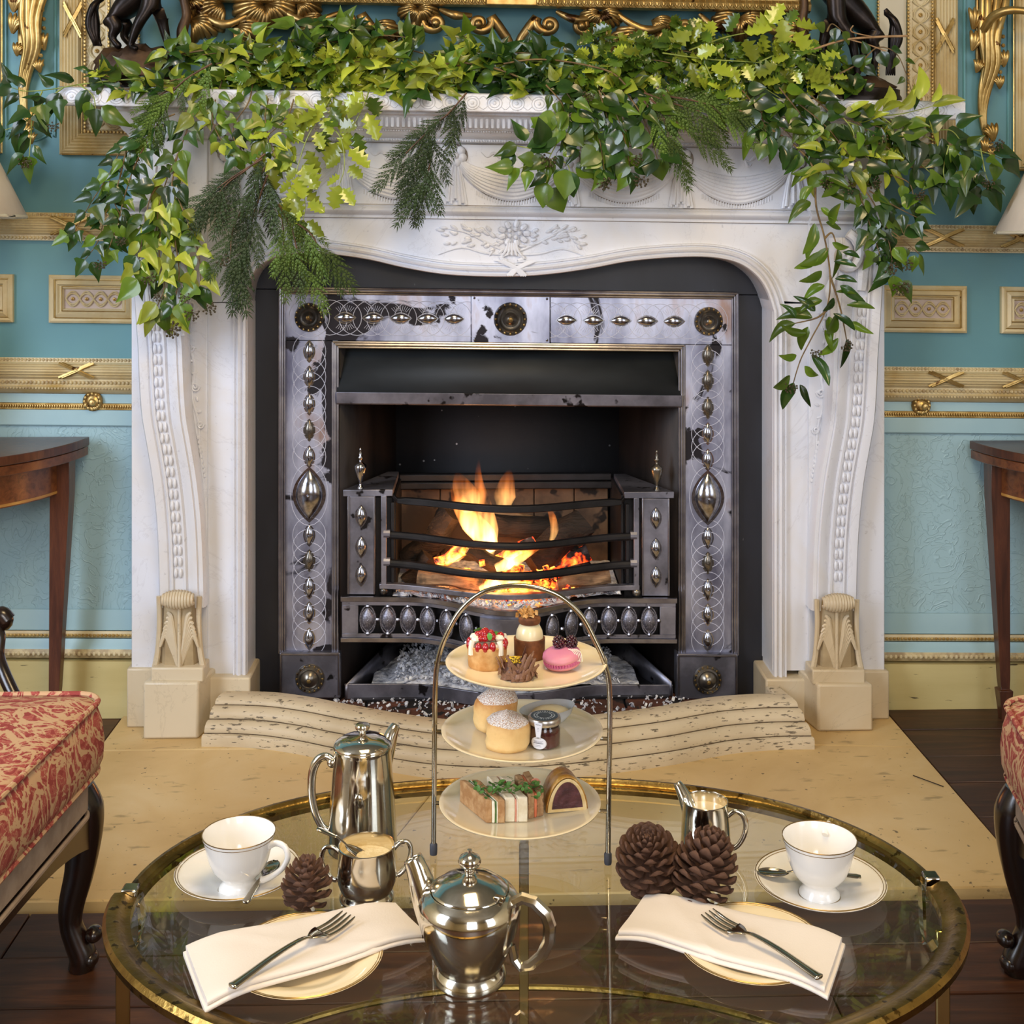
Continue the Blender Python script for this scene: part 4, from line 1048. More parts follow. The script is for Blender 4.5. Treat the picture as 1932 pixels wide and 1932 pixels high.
for loc, e, c in (((-.04, 3.18, .42), 1.3, (1, .45, .14)), ((0, 3.12, .34), .9, (1, .35, .1))):
    l = bpy.data.lights.new('fire_glow', 'POINT'); l.energy = e; l.color = c; l.shadow_soft_size = .05; o = bpy.data.objects.new('fire_glow', l); col.objects.link(o); o.location = loc
# ---- brick inner hearth
br_ = pm('sooty_red_brick', '4a2a1e', '6a3e2c', 14, .85, bump=.5, bs=40, spots=('1c1614', 16, .52))
ih = thing('inner_hearth', 'sooty red brick floor strip between the grate and the curved fender', 'brick hearth', (0, 3.05, .006))
rb = random.Random(2)
for r_, (ya, yb) in enumerate(((2.80, 2.905), (2.91, 3.015), (3.02, 3.125), (3.13, 3.235))):
    x = -.60+(.11 if r_ % 2 else 0)
    while x < .66:
        if ya > 2.95 or (ya > 2.88 and -.35 < x < .25):
            MB().box((x+.002, ya, .006), (min(x+.213, .68), yb, .020+rb.uniform(-.002, .002))).build('brick', br_, ih, bevel=.003, seg=1)
        x += .217
m = MB(); flakes(m, 800, lambda: XO+ra.uniform(-.45, .45), lambda x: ra.uniform(2.99-.08*(1-((x-XO)/.5)**2), 3.19), lambda x, y: .024, .0012, .006, ra)
tag(m.build('cinders', M['ash'], None, loc=(0, 3.1, .02)), 'scattered ash and cinders on the bricks before the grate', 'cinders', kind='stuff')
# ---- fender
fe = thing('fender', 'serpentine moulded marble fender curving out in front of the fire', 'fender', (0, 2.85, .006))
FP = [(380, 1409), (436, 1409.5), (493, 1413), (560, 1423), (627, 1437), (736, 1457), (831, 1470), (972, 1475), (1113, 1464), (1254, 1446), (1340, 1430), (1393, 1421), (1470, 1415), (1537, 1414)]
fp = cr([PZ(u, v, .006) for u, v in FP], 5)
prof = [(0, .006), (0, .026), (.002, .031), (.007, .033), (.0115, .031), (.0125, .032), (.0120, .038), (.0150, .047), (.0220, .055), (.030, .0575), (.0345, .0555), (.0360, .0565), (.0355, .0625), (.0390, .071), (.0470, .079), (.055, .0815), (.0595, .0795), (.0610, .0805), (.0610, .086), (.066, .0925), (.078, .0965), (.092, .0975), (.116, .094), (.120, .088), (.120, .006)]
rows = []
for p in fp:
    rows.append([Vector((p.x*(1-.058*o_/.119), p.y+o_, z)) for o_, z in prof])
m = MB().grid(rows); k = len(prof); o = len(m.v)-len(rows)*k; m.f += [tuple(o+i for i in range(k)), tuple(len(m.v)-1-i for i in range(k))]
m.build('fender_moulding', M['fender'], fe, smooth=45)
gl = pm('fender_shade', '4c3e2e', '6e5c44', 40, .8)  # dark tone for shade painted into the fender's grooves
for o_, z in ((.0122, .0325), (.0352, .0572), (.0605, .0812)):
    MB().tube([Vector((p.x*(1-.058*o_/.119), p.y+o_, z)) for p in fp], .0011, 5).build('shade_line', gl, fe)
for q, e_ in ((-1, fp[0]), (1, fp[-1])):
    x = e_.x*.945; m = MB()
    m.add([(x-.018, e_.y+.10, .006), (x+.018, e_.y+.10, .006), (x-q*.016+.018, 3.058, .006), (x-q*.016-.018, 3.058, .006), (x-.018, e_.y+.10, .093), (x+.018, e_.y+.10, .093), (x-q*.016+.018, 3.058, .095), (x-q*.016-.018, 3.058, .095)],
          [(0,3,2,1),(4,5,6,7),(0,1,5,4),(1,2,6,5),(2,3,7,6),(3,0,4,7)]).build('fender_return', M['fender'], fe, bevel=.006)
# ================================================================= COFFEE TABLE
def T(l, d, z): return RT*l+FW*d+Vector((0, 0, z))      # lateral / depth in the camera's ground directions
def Pd(px, py, d): return ray(px, py)*d+Vector((0, 0, CH))
ZG = .45
TC, TA, TB = (.026, 1.412), .457, .297
M['brass'] = pm('aged_brass', '7e6434', 'a98a4a', 18, .30, metal=1, bump=.35, bs=120, spots=('54401e', 60, .6))
M['brass_thin'] = pm('polished_brass', 'b09a62', 'c8b274', 10, .2, metal=1)
M['chrome'] = pm('polished_wire_steel', 'c2bdb2', 'a89c84', 9, .12, metal=1)
M['silver'] = pm('polished_silver_plate', 'e2dccf', 'cfc6b4', 5, .09, metal=1, r2=.17, bump=.01)
M['silver_dk'] = pm('silver_cutlery', 'b8b0a0', 'a0978a', 6, .14, metal=1)
def ell(phi, da, z, n=2.0):
    c, s_ = math.cos(phi), math.sin(phi); e = 2/n
    return T(TC[0]+(TA+da)*math.copysign(abs(c)**e, c), TC[1]+(TB+da)*math.copysign(abs(s_)**e, s_), z)
def sect(phi): return 2.0+.25*max(0, math.sin(phi))
tb = thing('coffee_table', 'oval glass-topped brass coffee table carrying the tea things', 'table', T(TC[0], TC[1], 0))
def thinglass(name, tint, gl=.05):
    m = bpy.data.materials.new(name); m.use_nodes = True; t = m.node_tree; n = t.nodes; n.remove(n['Principled BSDF'])
    tr = n.new('ShaderNodeBsdfTransparent'); tr.inputs[0].default_value = tint; g = n.new('ShaderNodeBsdfGlossy'); g.inputs['Roughness'].default_value = .0; g.inputs[0].default_value = (1, 1, 1, 1)
    fr = n.new('ShaderNodeFresnel'); ge = n.new('ShaderNodeNewGeometry'); mr = n.new('ShaderNodeMapRange'); mr.inputs[3].default_value = 1.5; mr.inputs[4].default_value = 1/1.5; t.links.new(ge.outputs['Backfacing'], mr.inputs[0]); t.links.new(mr.outputs[0], fr.inputs[0]); mx = n.new('ShaderNodeMixShader'); t.links.new(fr.outputs[0], mx.inputs[0]); t.links.new(tr.outputs[0], mx.inputs[1]); t.links.new(g.outputs[0], mx.inputs[2])
    t.links.new(mx.outputs[0], n['Material Output'].inputs[0]); return m
M['glass'] = thinglass('table_glass', (.93, .97, .94, 1)); M['jar_glass'] = thinglass('jar_glass', (.97, .98, .97, 1))
N = 96; pts = [ell(2*PI*k/N, -.010, 0, sect(2*PI*k/N)) for k in range(N)]
MB().slab([(p.x, p.y) for p in pts], ZG-.007, ZG).build('glass_top', M['glass'], tb, smooth=30)
def rimarc(nm, mt, ph0, ph1, prof, n=64):
    rows = []
    for i in range(n+1):
        ph = lerp(ph0, ph1, i/n); rows.append([ell(ph, o_, z, sect(ph)) for o_, z in prof])
    m = MB().grid(rows, closed=True); k = len(prof); m.f += [tuple(range(k)), tuple(n*k+i for i in range(k-1, -1, -1))]
    return m.build(nm, mt, tb, smooth=40)
rimarc('rim_rail', M['brass'], math.radians(8), math.radians(177.5), [(-.012, ZG-.009), (.004, ZG-.009), (.004, ZG+.004), (.0025, ZG+.007), (-.002, ZG+.0075), (-.0035, ZG+.004), (-.006, ZG+.0015), (-.012, ZG+.001)])
rimarc('rim_rail', M['brass'], math.radians(180.5), math.radians(364), [(-.010, ZG-.009), (.010, ZG-.010), (.018, ZG-.007), (.019, ZG+.001), (.015, ZG+.006), (.006, ZG+.0065), (.001, ZG+.004), (-.004, ZG+.001), (-.010, ZG+.001)])
for deg, o_ in ((178.8, 0), (6.5, .002)):
    p = ell(math.radians(deg), o_, ZG); M_ = Matrix.Translation(p) @ Matrix.Rotation(-YAW, 4, 'Z')
    MB().boxm(M_, (-.009, -.008, -.018), (.009, .010, .008)).build('joint_block', M['chrome'], tb, bevel=.002)
def flatbar(par, nm, mt, P, w_, t_, axis):
    P = cr(P, 6); a = Vector(axis).normalized(); rows = []
    for i, p in enumerate(P):
        tn_ = (P[min(i+1, len(P)-1)]-P[max(i-1, 0)]).normalized(); b = tn_.cross(a).normalized()
        rows.append([p+a*w_/2+b*t_/2, p-a*w_/2+b*t_/2, p-a*w_/2-b*t_/2, p+a*w_/2-b*t_/2])
    m = MB().grid(rows, closed=True); k = len(P); m.f += [(0, 1, 2, 3), (4*k-1, 4*k-2, 4*k-3, 4*k-4)]
    return m.build(nm, mt, par, bevel=.0012, seg=1)
# side straps curling down from the joints, legs, lower ring and rear fork
flatbar(tb, 'side_strap', M['chrome'], [Pd(1738, 1662, 1.452), Pd(1740, 1720, 1.43), Pd(1742, 1765, 1.40), Pd(1750, 1790, 1.37), Pd(1768, 1780, 1.345)], .016, .004, FW)
flatbar(tb, 'side_strap', M['chrome'], [Pd(264, 1700, 1.40), Pd(268, 1740, 1.39), Pd(262, 1775, 1.36), Pd(252, 1790, 1.34)], .016, .004, FW)
for l_, d_ in ((-.425, 1.372), (.468, 1.365)):
    flatbar(tb, 'leg', M['brass_thin'], [T(l_, d_, ZG-.012), T(l_, d_, .2), T(l_, d_, 0)], .015, .006, RT)
flatbar(tb, 'leg', M['brass_thin'], [T(.016, 1.685, .385), T(.016, 1.685, .2), T(.016, 1.685, .006)], .013, .006, RT)
flatbar(tb, 'leg_fork', M['brass_thin'], [T(-.012, 1.70, ZG-.012), T(-.010, 1.69, .410), T(.002, 1.685, .392), T(.016, 1.685, .386), T(.030, 1.685, .392), T(.042, 1.69, .410), T(.044, 1.70, ZG-.012)], .008, .005, FW)
P = [ell(2*PI*k/72, -.02, .183) for k in range(72)]
MB().tube(P, .0042, 8, closed=True, flat=1).build('lower_ring', M['brass'], tb)
# ================================================================= CAKE STAND
st = thing('cake_stand', 'three-tier wire cake stand with a tall rounded handle', 'cake stand', T(.009, 1.509, ZG))
fl_, fr_ = PZ(818, 1612, ZG), PZ(1147, 1630, ZG)
ax = (fr_-fl_); 
la, ra_ = fl_, fr_
def stp(t, z): return la+(ra_-la)*t+Vector((0, 0, z))
zt_ = .774-ZG
pl = [stp(0, .004), stp(.004, .10), stp(.010, .200), stp(.028, .235), stp(.07, .262), stp(.16, .295), stp(.30, .318), stp(.5, .326), stp(.70, .318), stp(.84, .295), stp(.93, .262), stp(.985, .235), stp(1.01, .200), stp(1.006, .10), stp(1, .004)]
MB().tube(cr(pl, 6), .0031, 12).build('arched_handle', M['chrome'], st)
for p in (la, ra_): MB().lathe([(0, 0), (.0042, .0), (.0046, .003), (.0046, .012), (.0032, .014)], p, 12).build('rubber_foot', pm('grey_rubber', '3c3f48', '4a4d58', 9, .5), st)
zp = [.682, .600, .514]
for i, (z, pc) in enumerate(zip(zp, ((993, 1253), (985, 1382), (981, 1518)))):
    c = PZ(pc[0], pc[1], z)
    for t_, s_ in ((.006, 1), (1.004, -1)):
        a = stp(t_, z-ZG-.002); d_ = (c-a); d_.z = 0; r_ = .0925; b = Vector((c.x, c.y, a.z))-d_.normalized()*r_
        MB().tube([a, b], .0024, 8).build('plate_peg', M['chrome'], st)
def glaze(name, a, b, rough=.12):
    t = NT(name); t.set(Base_Color=t.ramp(t.noise(4, 3), [(.3, a), (.7, b)]), Roughness=rough); t.b.inputs['Coat Weight'].default_value = .4; t.b.inputs['Coat Roughness'].default_value = .05; return t.m
M['china'] = glaze('white_bone_china', 'e9e6e0', 'efece6'); M['cream_china'] = glaze('cream_glazed_plate', 'e6d3ac', 'ecdcb8')
M['goldline'] = pm('gilt_rim_line', '8c744c', 'b0935c', 20, .3, metal=.8)
PR = .0965
names = ['top', 'middle', 'bottom']
plates = []
for i, (z, pc) in enumerate(zip(zp, ((993, 1253), (985, 1382), (981, 1518)))):
    c = PZ(pc[0], pc[1], z)
    o = MB().lathe([(0, .0), (PR*.6, .0), (PR*.8, .0012), (PR*.94, .0035), (PR*.985, .0052), (PR, .0046), (PR*.995, .0032), (PR*.9, -.001), (PR*.62, -.0042), (PR*.55, -.0042), (PR*.53, -.003), (0, -.003)], c, 64).build('stand_plate', M['cream_china'], None, smooth=60, loc=c)
    tag(o, ['round cream plate on the top tier, holding four small cakes', 'round cream plate on the middle tier, holding scones and jam', 'round cream plate on the bottom tier, holding sandwiches'][i], 'plate', 'plates of the cake stand'); plates.append(c)
zt1, zt2, zt3 = zp
# ---------- cakes on the top plate
def crumb(name, a, b, sc_=60, bp=.5, bs=150): return pm(name, a, b, sc_, .75, bump=bp, bs=bs)
M['shortcrust'] = crumb('shortcrust', 'c0894a', 'dcb074'); M['cream_food'] = pm('whipped_cream', 'f0e6cf', 'f7f0dd', 20, .5)
M['berry_red'] = pm('glazed_red_fruit', '8e0f18', 'c02028', 30, .15, coat=.6); M['leafgreen'] = pm('fresh_mint_leaf', '3f7a2c', '68a044', 40, .4)
c = PZ(919, 1256, zt1); t = thing('berry_tart', 'small round tart piled with red berries and cream', 'cake', c, 'cakes on the top tier')
rf = random.Random(11)
MB().lathe([(0, 0), (.0215, 0), (.0225, .002), (.0240, .026), (.0225, .0268), (.020, .024), (0, .022)], c, 32).build('tart_case', M['shortcrust'], t)
MB().lathe([(0, .027), (.012, .027), (.020, .0245), (.0225, .025)], c, 24).build('cream_filling', M['cream_food'], t)
berry = Proto(MB().ball((0, 0, 0), 1, seg=12), 'berry', M['berry_red'], smooth=80)
for k in range(15):
    a = 2*PI*k/15
    if k % 4 == 1:
        m = MB(); q = c+Vector((.0215*math.cos(a), .0215*math.sin(a), 0))
        m.tube(cr([q+Vector((0, 0, .034)), q*1+Vector((.0015*math.cos(a), .0015*math.sin(a), .028)), q+Vector((.002*math.cos(a), .002*math.sin(a), .018))], 3), [.0035]*7, 7); m.build('cream_piping', M['cream_food'], t)
    else: berry.put(t, c+Vector((.0205*math.cos(a), .0205*math.sin(a), .0255+rf.uniform(0, .003))), (0, 0, a), (.0048, .0042, .0062))
for k in range(22):
    a = rf.random()*6.28; r_ = rf.random()**.5*.017; berry.put(t, c+Vector((r_*math.cos(a), r_*math.sin(a), .031+(.017-r_)*.5+rf.uniform(-.001, .003))), (0, 0, 0), rf.uniform(.0036, .0052))
for k in range(6):
    a = rf.random()*6.28; r_ = .015; MB().ball(c+Vector((r_*math.cos(a), r_*math.sin(a), .034)), .006, .0045, .004, 8, Matrix.Rotation(a, 3, 'Z')).build('cream_curl', M['cream_food'], t)
leafm = MB().grid([[Vector((x, y*(1-x*x)**.5 if abs(x) < 1 else 0, .25*abs(y)+.15*x*x)) for y in (-.55, 0, .55)] for x in [-1, -.7, -.3, .2, .6, .9, 1]])
mint = Proto(leafm, 'mint_leaf', M['leafgreen'], smooth=80)
for a, z in ((-1.3, .038), (.3, .036), (2.6, .040), (4.0, .033)): mint.put(t, c+Vector((.013*math.cos(a), .013*math.sin(a), z)), (.6, .5, a), .0058)
c = PZ(999, 1240, zt1); t = thing('cream_dome_cake', 'small brown pastry cup with a cream dome and golden crumble on top', 'cake', c, 'cakes on the top tier')
M['brownpastry'] = crumb('brown_pastry', '5a3216', '84502a'); M['choc'] = pm('dark_chocolate', '3a2018', '552f22', 30, .3)
MB().lathe([(0, 0), (.0175, 0), (.0185, .002), (.0190, .024), (.0170, .0245), (.016, .022), (0, .022)], c, 28).build('pastry_cup', M['brownpastry'], t)
MB().lathe([(.0162, .020), (.0168, .026), (.0155, .033), (.0125, .039), (.009, .042), (0, .043)], c, 28).build('cream_dome', glaze('vanilla_mousse', 'ead9a8', 'f2e6bf', .3), t, smooth=80)
MB().lathe([(0, .041), (.012, .0415), (.0135, .044), (.0135, .048), (.0115, .050), (0, .0495)], c, 24).build('biscuit_disc', M['brownpastry'], t)
M['crumble'] = crumb('golden_crumble', 'b8803c', 'e2b878', 50)
m = MB()
for k in range(46):
    p = c+Vector((rf.gauss(-.001, .0058), rf.gauss(0, .005), .050+abs(rf.gauss(0, .0055)))); m.boxm(Matrix.Translation(p) @ Euler((rf.random()*3, rf.random()*3, rf.random()*3)).to_matrix().to_4x4(), (-.0028, -.0018, -.0007), (.0028, .0018, .0007))
m.build('crumble', M['crumble'], t, kind='stuff')
c = PZ(977, 1279, zt1-.001); t = thing('chocolate_cup_cake', 'ragged chocolate-shaving cake with yellow sprinkles at the front of the plate', 'cake', c, 'cakes on the top tier')
MB().lathe([(0, 0), (.017, 0), (.019, .012), (.014, .021), (0, .022)], c, 18).build('chocolate_body', M['choc'], t)
M['milkchoc'] = pm('milk_chocolate_shavings', '5e3c2a', '9a7258', 60, .5)
shv = Proto(MB().grid([[Vector((x, .25*math.sin(1.2*x+3*z), z)) for x in (-.5*(1.1-z*.8), 0, .5*(1.1-z*.8))] for z in (0, .4, .8, 1.15)]), 'chocolate_shaving', M['milkchoc'], solid=.08, smooth=60)
for k in range(46):
    a = rf.random()*6.28; r_ = rf.uniform(.0165, .0215); h = rf.uniform(.010, .017) if rf.random() < .85 else .023
    shv.put(t, c+Vector((r_*math.cos(a), r_*math.sin(a), rf.uniform(0, .008))), (rf.uniform(-.5, .3), rf.uniform(-.5, .5), a+PI/2), (.010, .010, h))
for (dx, dz, h) in ((.006, .016, .034), (.011, .012, .026)):
    MB().prism([(c.x+dx-.007, c.z+dz-.006), (c.x+dx+.006, c.z+dz-.008), (c.x+dx+.003, c.z+dz+h*.62)], c.y-.002, c.y-.0005).build('chocolate_spike', M['choc'], t)
m = MB()
for k in range(80):
    a = rf.random()*6.28; r_ = rf.random()**.5*.0125; m.ball(c+Vector((r_*math.cos(a)-.002, r_*math.sin(a), .024-r_*.25)), .0009, seg=4)
m.build('sprinkles', pm('yellow_sprinkles', 'd6a81e', 'e8c83c', 90, .5), t, kind='stuff')
c = PZ(1062, 1259, zt1); t = thing('macaron', 'pink macaron topped with two blackberries', 'cake', c, 'cakes on the top tier')
RM = Matrix.Rotation(math.radians(9), 3, 'X') @ Matrix.Rotation(math.radians(-7), 3, 'Y')
c = c+Vector((0, 0, .003))
pk = pm('pink_macaron_shell', 'c8789a', 'd48a90', 9, .45, bump=.1, bs=200)
lo_ = [(0, -.0), (.015, .0), (.0215, .003), (.0225, .0055), (.0205, .0068), (0, .0068)]; up_ = [(0, .0095), (.0205, .0095), (.0232, .0115), (.0222, .0150), (.0165, .0180), (.008, .0192), (0, .0195)]
MB().lathe(lo_, c, 32, RM).build('lower_shell', pk, t, smooth=70); MB().lathe(up_, c, 32, RM).build('upper_shell', pk, t, smooth=70)
m = MB()
for k in range(40):
    for z in (.0072, .0092):
        a = 2*PI*k/40; m.ball(c+RM @ Vector((.0212*math.cos(a), .0203*math.sin(a), z)), .0018, seg=5)
m.build('ruffled_foot', pm('macaron_foot', 'c25a86', 'd07096', 60, .7), t); MB().lathe([(0, .0068), (.0195, .0068), (.0195, .0095), (0, .0095)], c, 28, RM).build('filling', pm('pink_filling', 'b8527a', 'c66a88', 20, .5), t)
for dx in (-.0045, .0105):
    m = MB(); q = c+Vector((dx, .004, .0255)); m.ball(q, .006, .006, .0065, 10)
    for k in range(42):
        a = k*2.4; zz = 1-2*(k+.5)/42; rr_ = math.sqrt(1-zz*zz); m.ball(q+Vector((.0062*rr_*math.cos(a), .0062*rr_*math.sin(a), .0068*zz)), .0019, seg=6)
    m.build('blackberry', pm('blackberry_skin', '240812', '52101e', 120, .2, coat=.5), t, smooth=80)
m = MB()
for k in range(5): m.tube(cr([c+Vector((.006+k*.0022, -.006, .0205)), c+Vector((.012+k*.002, -.012, .0185)), c+Vector((.0158+k*.0015, -.0165, .009))], 4), .00035, 5)
m.build('icing_drizzle', M['cream_food'], t)
# ---------- scones, jam and cream on the middle plate
def scone(px, py, lbl, h, rz, dz=0, tilt=0):
    c = PZ(px, py, zt2); t = thing('scone', lbl, 'scone', c, 'scones on the middle tier'); seed = rz
    R_ = Matrix.Rotation(tilt, 3, 'Y')
    rows = []; prof_ = [(0, 0), (.75, 0), (.93, .04), (.99, .18), (.95, .36), (1.01, .52), (.98, .68), (.90, .80), (.74, .93), (.42, 1.06), (0, 1.12)]
    for r_, z in prof_:
        rows.append([c+R_ @ Vector((r_*.0262*math.cos(a)*(1+.16*mn.noise(Vector((math.cos(a)*1.5+seed, math.sin(a)*1.5, z*3)))), r_*.0262*math.sin(a), z*h*(1+.06*math.sin(a+seed)+.10*mn.noise(Vector((r_*math.cos(a)*1.5, r_*math.sin(a)*1.5, seed)))))) for a in [2*PI*k/32 for k in range(32)]])
    s_ = NT('baked_scone'); g = s_.n.new('ShaderNodeSeparateXYZ'); s_.link(s_.tc.outputs['Object'], g.inputs[0])
    base = s_.ramp(s_.math('ADD', g.outputs[2], s_.math('MULTIPLY', s_.noise(70, 4), .02)), [(0.0, 'd2a055'), (.018, 'ecc98a'), (.034, 'e8bf7c'), (.048, 'b87838'), (.06, 'b87838')])
    s_.set(Base_Color=base, Roughness=.8); s_.bump(s_.noise(110, 5), .5, .002)
    MB().grid(rows, closed=True).build('scone_body', s_.m, t, smooth=70)
    top = [[p+Vector((0, 0, .0006)) for p in r] for r in rows[7:]]
    d_ = NT('icing_sugar_dusting'); ns = d_.ramp(d_.noise(900, 3), [(.38, 0.0), (.55, 1.0)]); d_.set(Base_Color='efe9e2', Roughness=.9); d_.link(ns, d_.b.inputs['Alpha'])
    MB().grid(top, closed=True).build('sugar_dusting', d_.m, t, smooth=70); return t
scone(930, 1374, 'taller sugar-dusted scone at the back, leaning against the front scone', .045, 1.3, tilt=.16)
scone(957, 1408, 'sugar-dusted scone at the front of the middle plate', .036, 4.1)
c = PZ(1027, 1405, zt2); t = thing('jam_jar', 'miniature glass jar of dark red jam with a silver lid', 'jar', c)
MB().lathe([(0, .001), (.0165, .001), (.0182, .003), (.0182, .024), (.017, .029), (0, .029)], c, 32).build('jam', pm('dark_red_jam', '3a0c0c', '4e1414', 30, .2, coat=.4), t)
MB().lathe([(0, 0), (.0170, 0), (.0190, .002), (.0192, .026), (.0178, .031), (.0165, .033), (.0165, .036)], c, 32).build('jar_body', M['jar_glass'], t, smooth=60)
ldm = pm('silver_lid', 'b4aea6', 'c8c2b8', 12, .28, metal=.9)
ld = MB().lathe([(0, .0425), (.0165, .0425), (.0185, .0420), (.0193, .040), (.0193, .034), (.0187, .033), (.0182, .034)], c, 36).build('lid', ldm, t, smooth=40)
MB().lathe([(0, .0429), (.0160, .0429), (.0160, .0424)], c, 36).build('lid_face', pm('dark_lid_print', '2e4048', '3e5660', 30, .4), ld)
m = MB()
for k in range(26):
    a = 2*PI*k/26
    for r_, l_ in ((.0118, .0016), (.0088, .0012)):
        p = c+Vector((r_*math.cos(a), r_*math.sin(a), .0431)); m.boxm(Matrix.Translation(p) @ Matrix.Rotation(a, 4, 'Z'), (-l_*.5, -.0004 if k % 3 else -.0009, 0), (l_*.5, .0004 if k % 3 else .0009, .0002))
m.build('lid_lettering', pm('pale_print', 'b8c2c4', 'c8d0d0', 9, .5), ld, kind='stuff')
def wrap(u, z, r_=.0196, a0=-PI/2-.42): a = a0+u/r_; return c+Vector((r_*math.cos(a), r_*math.sin(a), z))
paper = pm('white_paper_label', 'd8d8de', 'e2e2e6', 9, .6)
rows = []; lbm = MB()
for j in range(13):
    z = lerp(.0025, .0195, j/12); hw = .0098*math.sqrt(max(0, 1-((z-.011)/.0087)**2)); rows.append([wrap(lerp(-hw, hw, i/12), z) for i in range(13)])
lbm.grid(rows)
rows = [[wrap(lerp(-hw, hw, i/6), z, .0197) for i in range(7)] for z, hw in ((.017, .0034), (.021, .0028), (.026, .0036), (.030, .0040), (.037, .0050), (.0405, .0050))]
lbm.grid(rows); lo = lbm.build('paper_label', paper, t, solid=.0002)
ink = pm('dark_ink', '3a3c4a', '4a4c58', 9, .6)
tx = MB()
for (u0, u1, z, h) in ((-.0030, -.0022, .0372, .0010), (-.0018, -.0012, .0370, .0016), (-.0008, .0002, .0370, .0009), (.0006, .0010, .0370, .0016), (.0014, .0030, .0370, .0008), (-.0012, .0012, .0325, .0004), (-.0015, .0015, .0305, .0004), (-.001, .001, .0285, .0004), (-.0006, .0006, .018, .0016), (-.0018, -.001, .0188, .0005), (.001, .0018, .0188, .0005), (-.006, .006, .0142, .0004), (-.005, .005, .0125, .0006), (-.0062, .0062, .0106, .0010), (-.003, .003, .0080, .0004), (-.004, .004, .0062, .0004)):
    n_ = max(2, int((u1-u0)/.0009)); 
    for q in range(n_):
        a, b = lerp(u0, u1, q/n_), lerp(u0, u1, (q+.72)/n_); tx.add([wrap(a, z, .01995), wrap(b, z, .01995), wrap(b, z+h, .01995), wrap(a, z+h, .01995)], [(0, 1, 2, 3)])
tx.build('label_print', ink, lo, kind='stuff', fix=False)
for o in t.children_recursive: o.scale = (1, 1, .80)
for o in ld.children: o.scale = (1, 1, 1)
for o in lo.children: o.scale = (1, 1, 1)
c = PZ(1036, 1366, zt2+.001); t = thing('cream_dish', 'small glass ramekin of clotted cream behind the jam jar', 'dish', c)
MB().lathe([(0, .0), (.012, 0), (.020, .004), (.028, .012), (.0315, .020), (.0325, .0205), (.0305, .019), (.027, .0135), (0, .013)], c, 36, Matrix.Rotation(-.12, 3, 'Y'), sx=1.05, sy=.78).build('bowl', glaze('pale_grey_glass_dish', 'b4bac2', 'c2c8ce', .15), t, smooth=60)
MB().ball(c+Vector((.002, -.002, .0145)), .024, .016, .0085, 18).build('clotted_cream', pm('clotted_cream', 'dcc998', 'e8dab2', 40, .4, bump=.3), t, smooth=80)
# ---------- sandwiches and sausage roll on the bottom plate
M['brown_bread'] = pm('brown_bread', 'a5784a', 'bf9768', 90, .9, bump=.6, bs=220); M['white_bread'] = pm('white_bread', 'd8c8a6', 'e4d8bc', 90, .9, bump=.5, bs=220); M['seedbread'] = pm('granary_bread', '9a7450', 'b8966c', 110, .9, bump=.6, bs=240, spots=('6a4c30', 200, .62))
eggm = pm('egg_mayonnaise', 'e8e2c4', 'f2ecd8', 80, .5, bump=.5); ham = pm('pink_ham', 'c07a62', 'd8957a', 60, .4); cress = pm('green_salad', '33521e', '5a7a34', 80, .5)
sal = pm('salmon_filling', 'd0704c', 'e08a64', 60, .4); chick = pm('chicken_filling', 'dccbae', 'e6dac4', 60, .6)
def sandwich(A, Bk, wdir, h, layers, lbl, z0=zt3+.0008):
    # A front-left foot, Bk back-left foot (long side), wdir unit vector across, layers [(thickness, material, name)]
    t = thing('finger_sandwich', lbl, 'sandwich', A, 'finger sandwiches on the bottom tier'); o_ = 0
    for th, mt, nm in layers:
        a, b = A+wdir*o_, A+wdir*(o_+th); a2, b2 = Bk+wdir*o_, Bk+wdir*(o_+th); zz = h-(0 if 'bread' in nm else .0015)
        m = MB(); n = 8; rows = []
        for i in range(n+1):
            p, q = a+(a2-a)*(i/n), b+(b2-b)*(i/n); jz = .0008*math.sin(i*2.1+o_*900)
            rows.append([Vector((p.x, p.y, z0)), Vector((q.x, q.y, z0)), Vector((q.x, q.y, z0+zz*.5))+wdir*.0004, Vector((q.x, q.y, z0+zz+jz)), Vector((p.x, p.y, z0+zz+jz)), Vector((p.x, p.y, z0+zz*.5))])
        m.grid(rows, closed=True); k = 6; m.f += [tuple(range(k)), tuple(n*k+i for i in range(k-1, -1, -1))]
        m.build(nm, mt, t, bevel=.0012, seg=2); o_ += th
    return t
fz = zt3+.001
A = PZ(917, 1553, fz); B = PZ(867, 1512, fz); wd = (PZ(945, 1553, fz)-A).normalized()
sandwich(A, B, wd, .027, [(.007, M['brown_bread'], 'bread_slice'), (.0035, eggm, 'egg_filling'), (.002, cress, 'salad_filling'), (.001, eggm, 'dressing'), (.0085, M['brown_bread'], 'bread_slice')], 'large brown bread sandwich at the left showing its broad side')
A = PZ(953, 1551, fz); B = PZ(918, 1507, fz)
sandwich(A, B, wd, .0285, [(.0115, M['white_bread'], 'bread_slice'), (.002, ham, 'ham_filling'), (.0015, chick, 'chicken_filling'), (.0112, M['white_bread'], 'bread_slice')], 'white bread finger sandwich in the middle of the row')
A = PZ(997, 1546, fz); B = PZ(970, 1506, fz)
sandwich(A, B, (PZ(1037, 1536, fz)-A).normalized(), .0290, [(.008, M['seedbread'], 'bread_slice'), (.0035, sal, 'salmon_filling'), (.009, M['seedbread'], 'bread_slice')], 'seeded brown finger sandwich with pink salmon filling at the right')
m = MB(); lf = Proto(MB().grid([[Vector((x, y*max(0, 1-x*x)**.5, .3*y*y+.2*x)) for y in (-.7, 0, .7)] for x in (-1, -.6, -.1, .4, .8, 1)]), 'cress_leaf', M['leafgreen'], smooth=80)
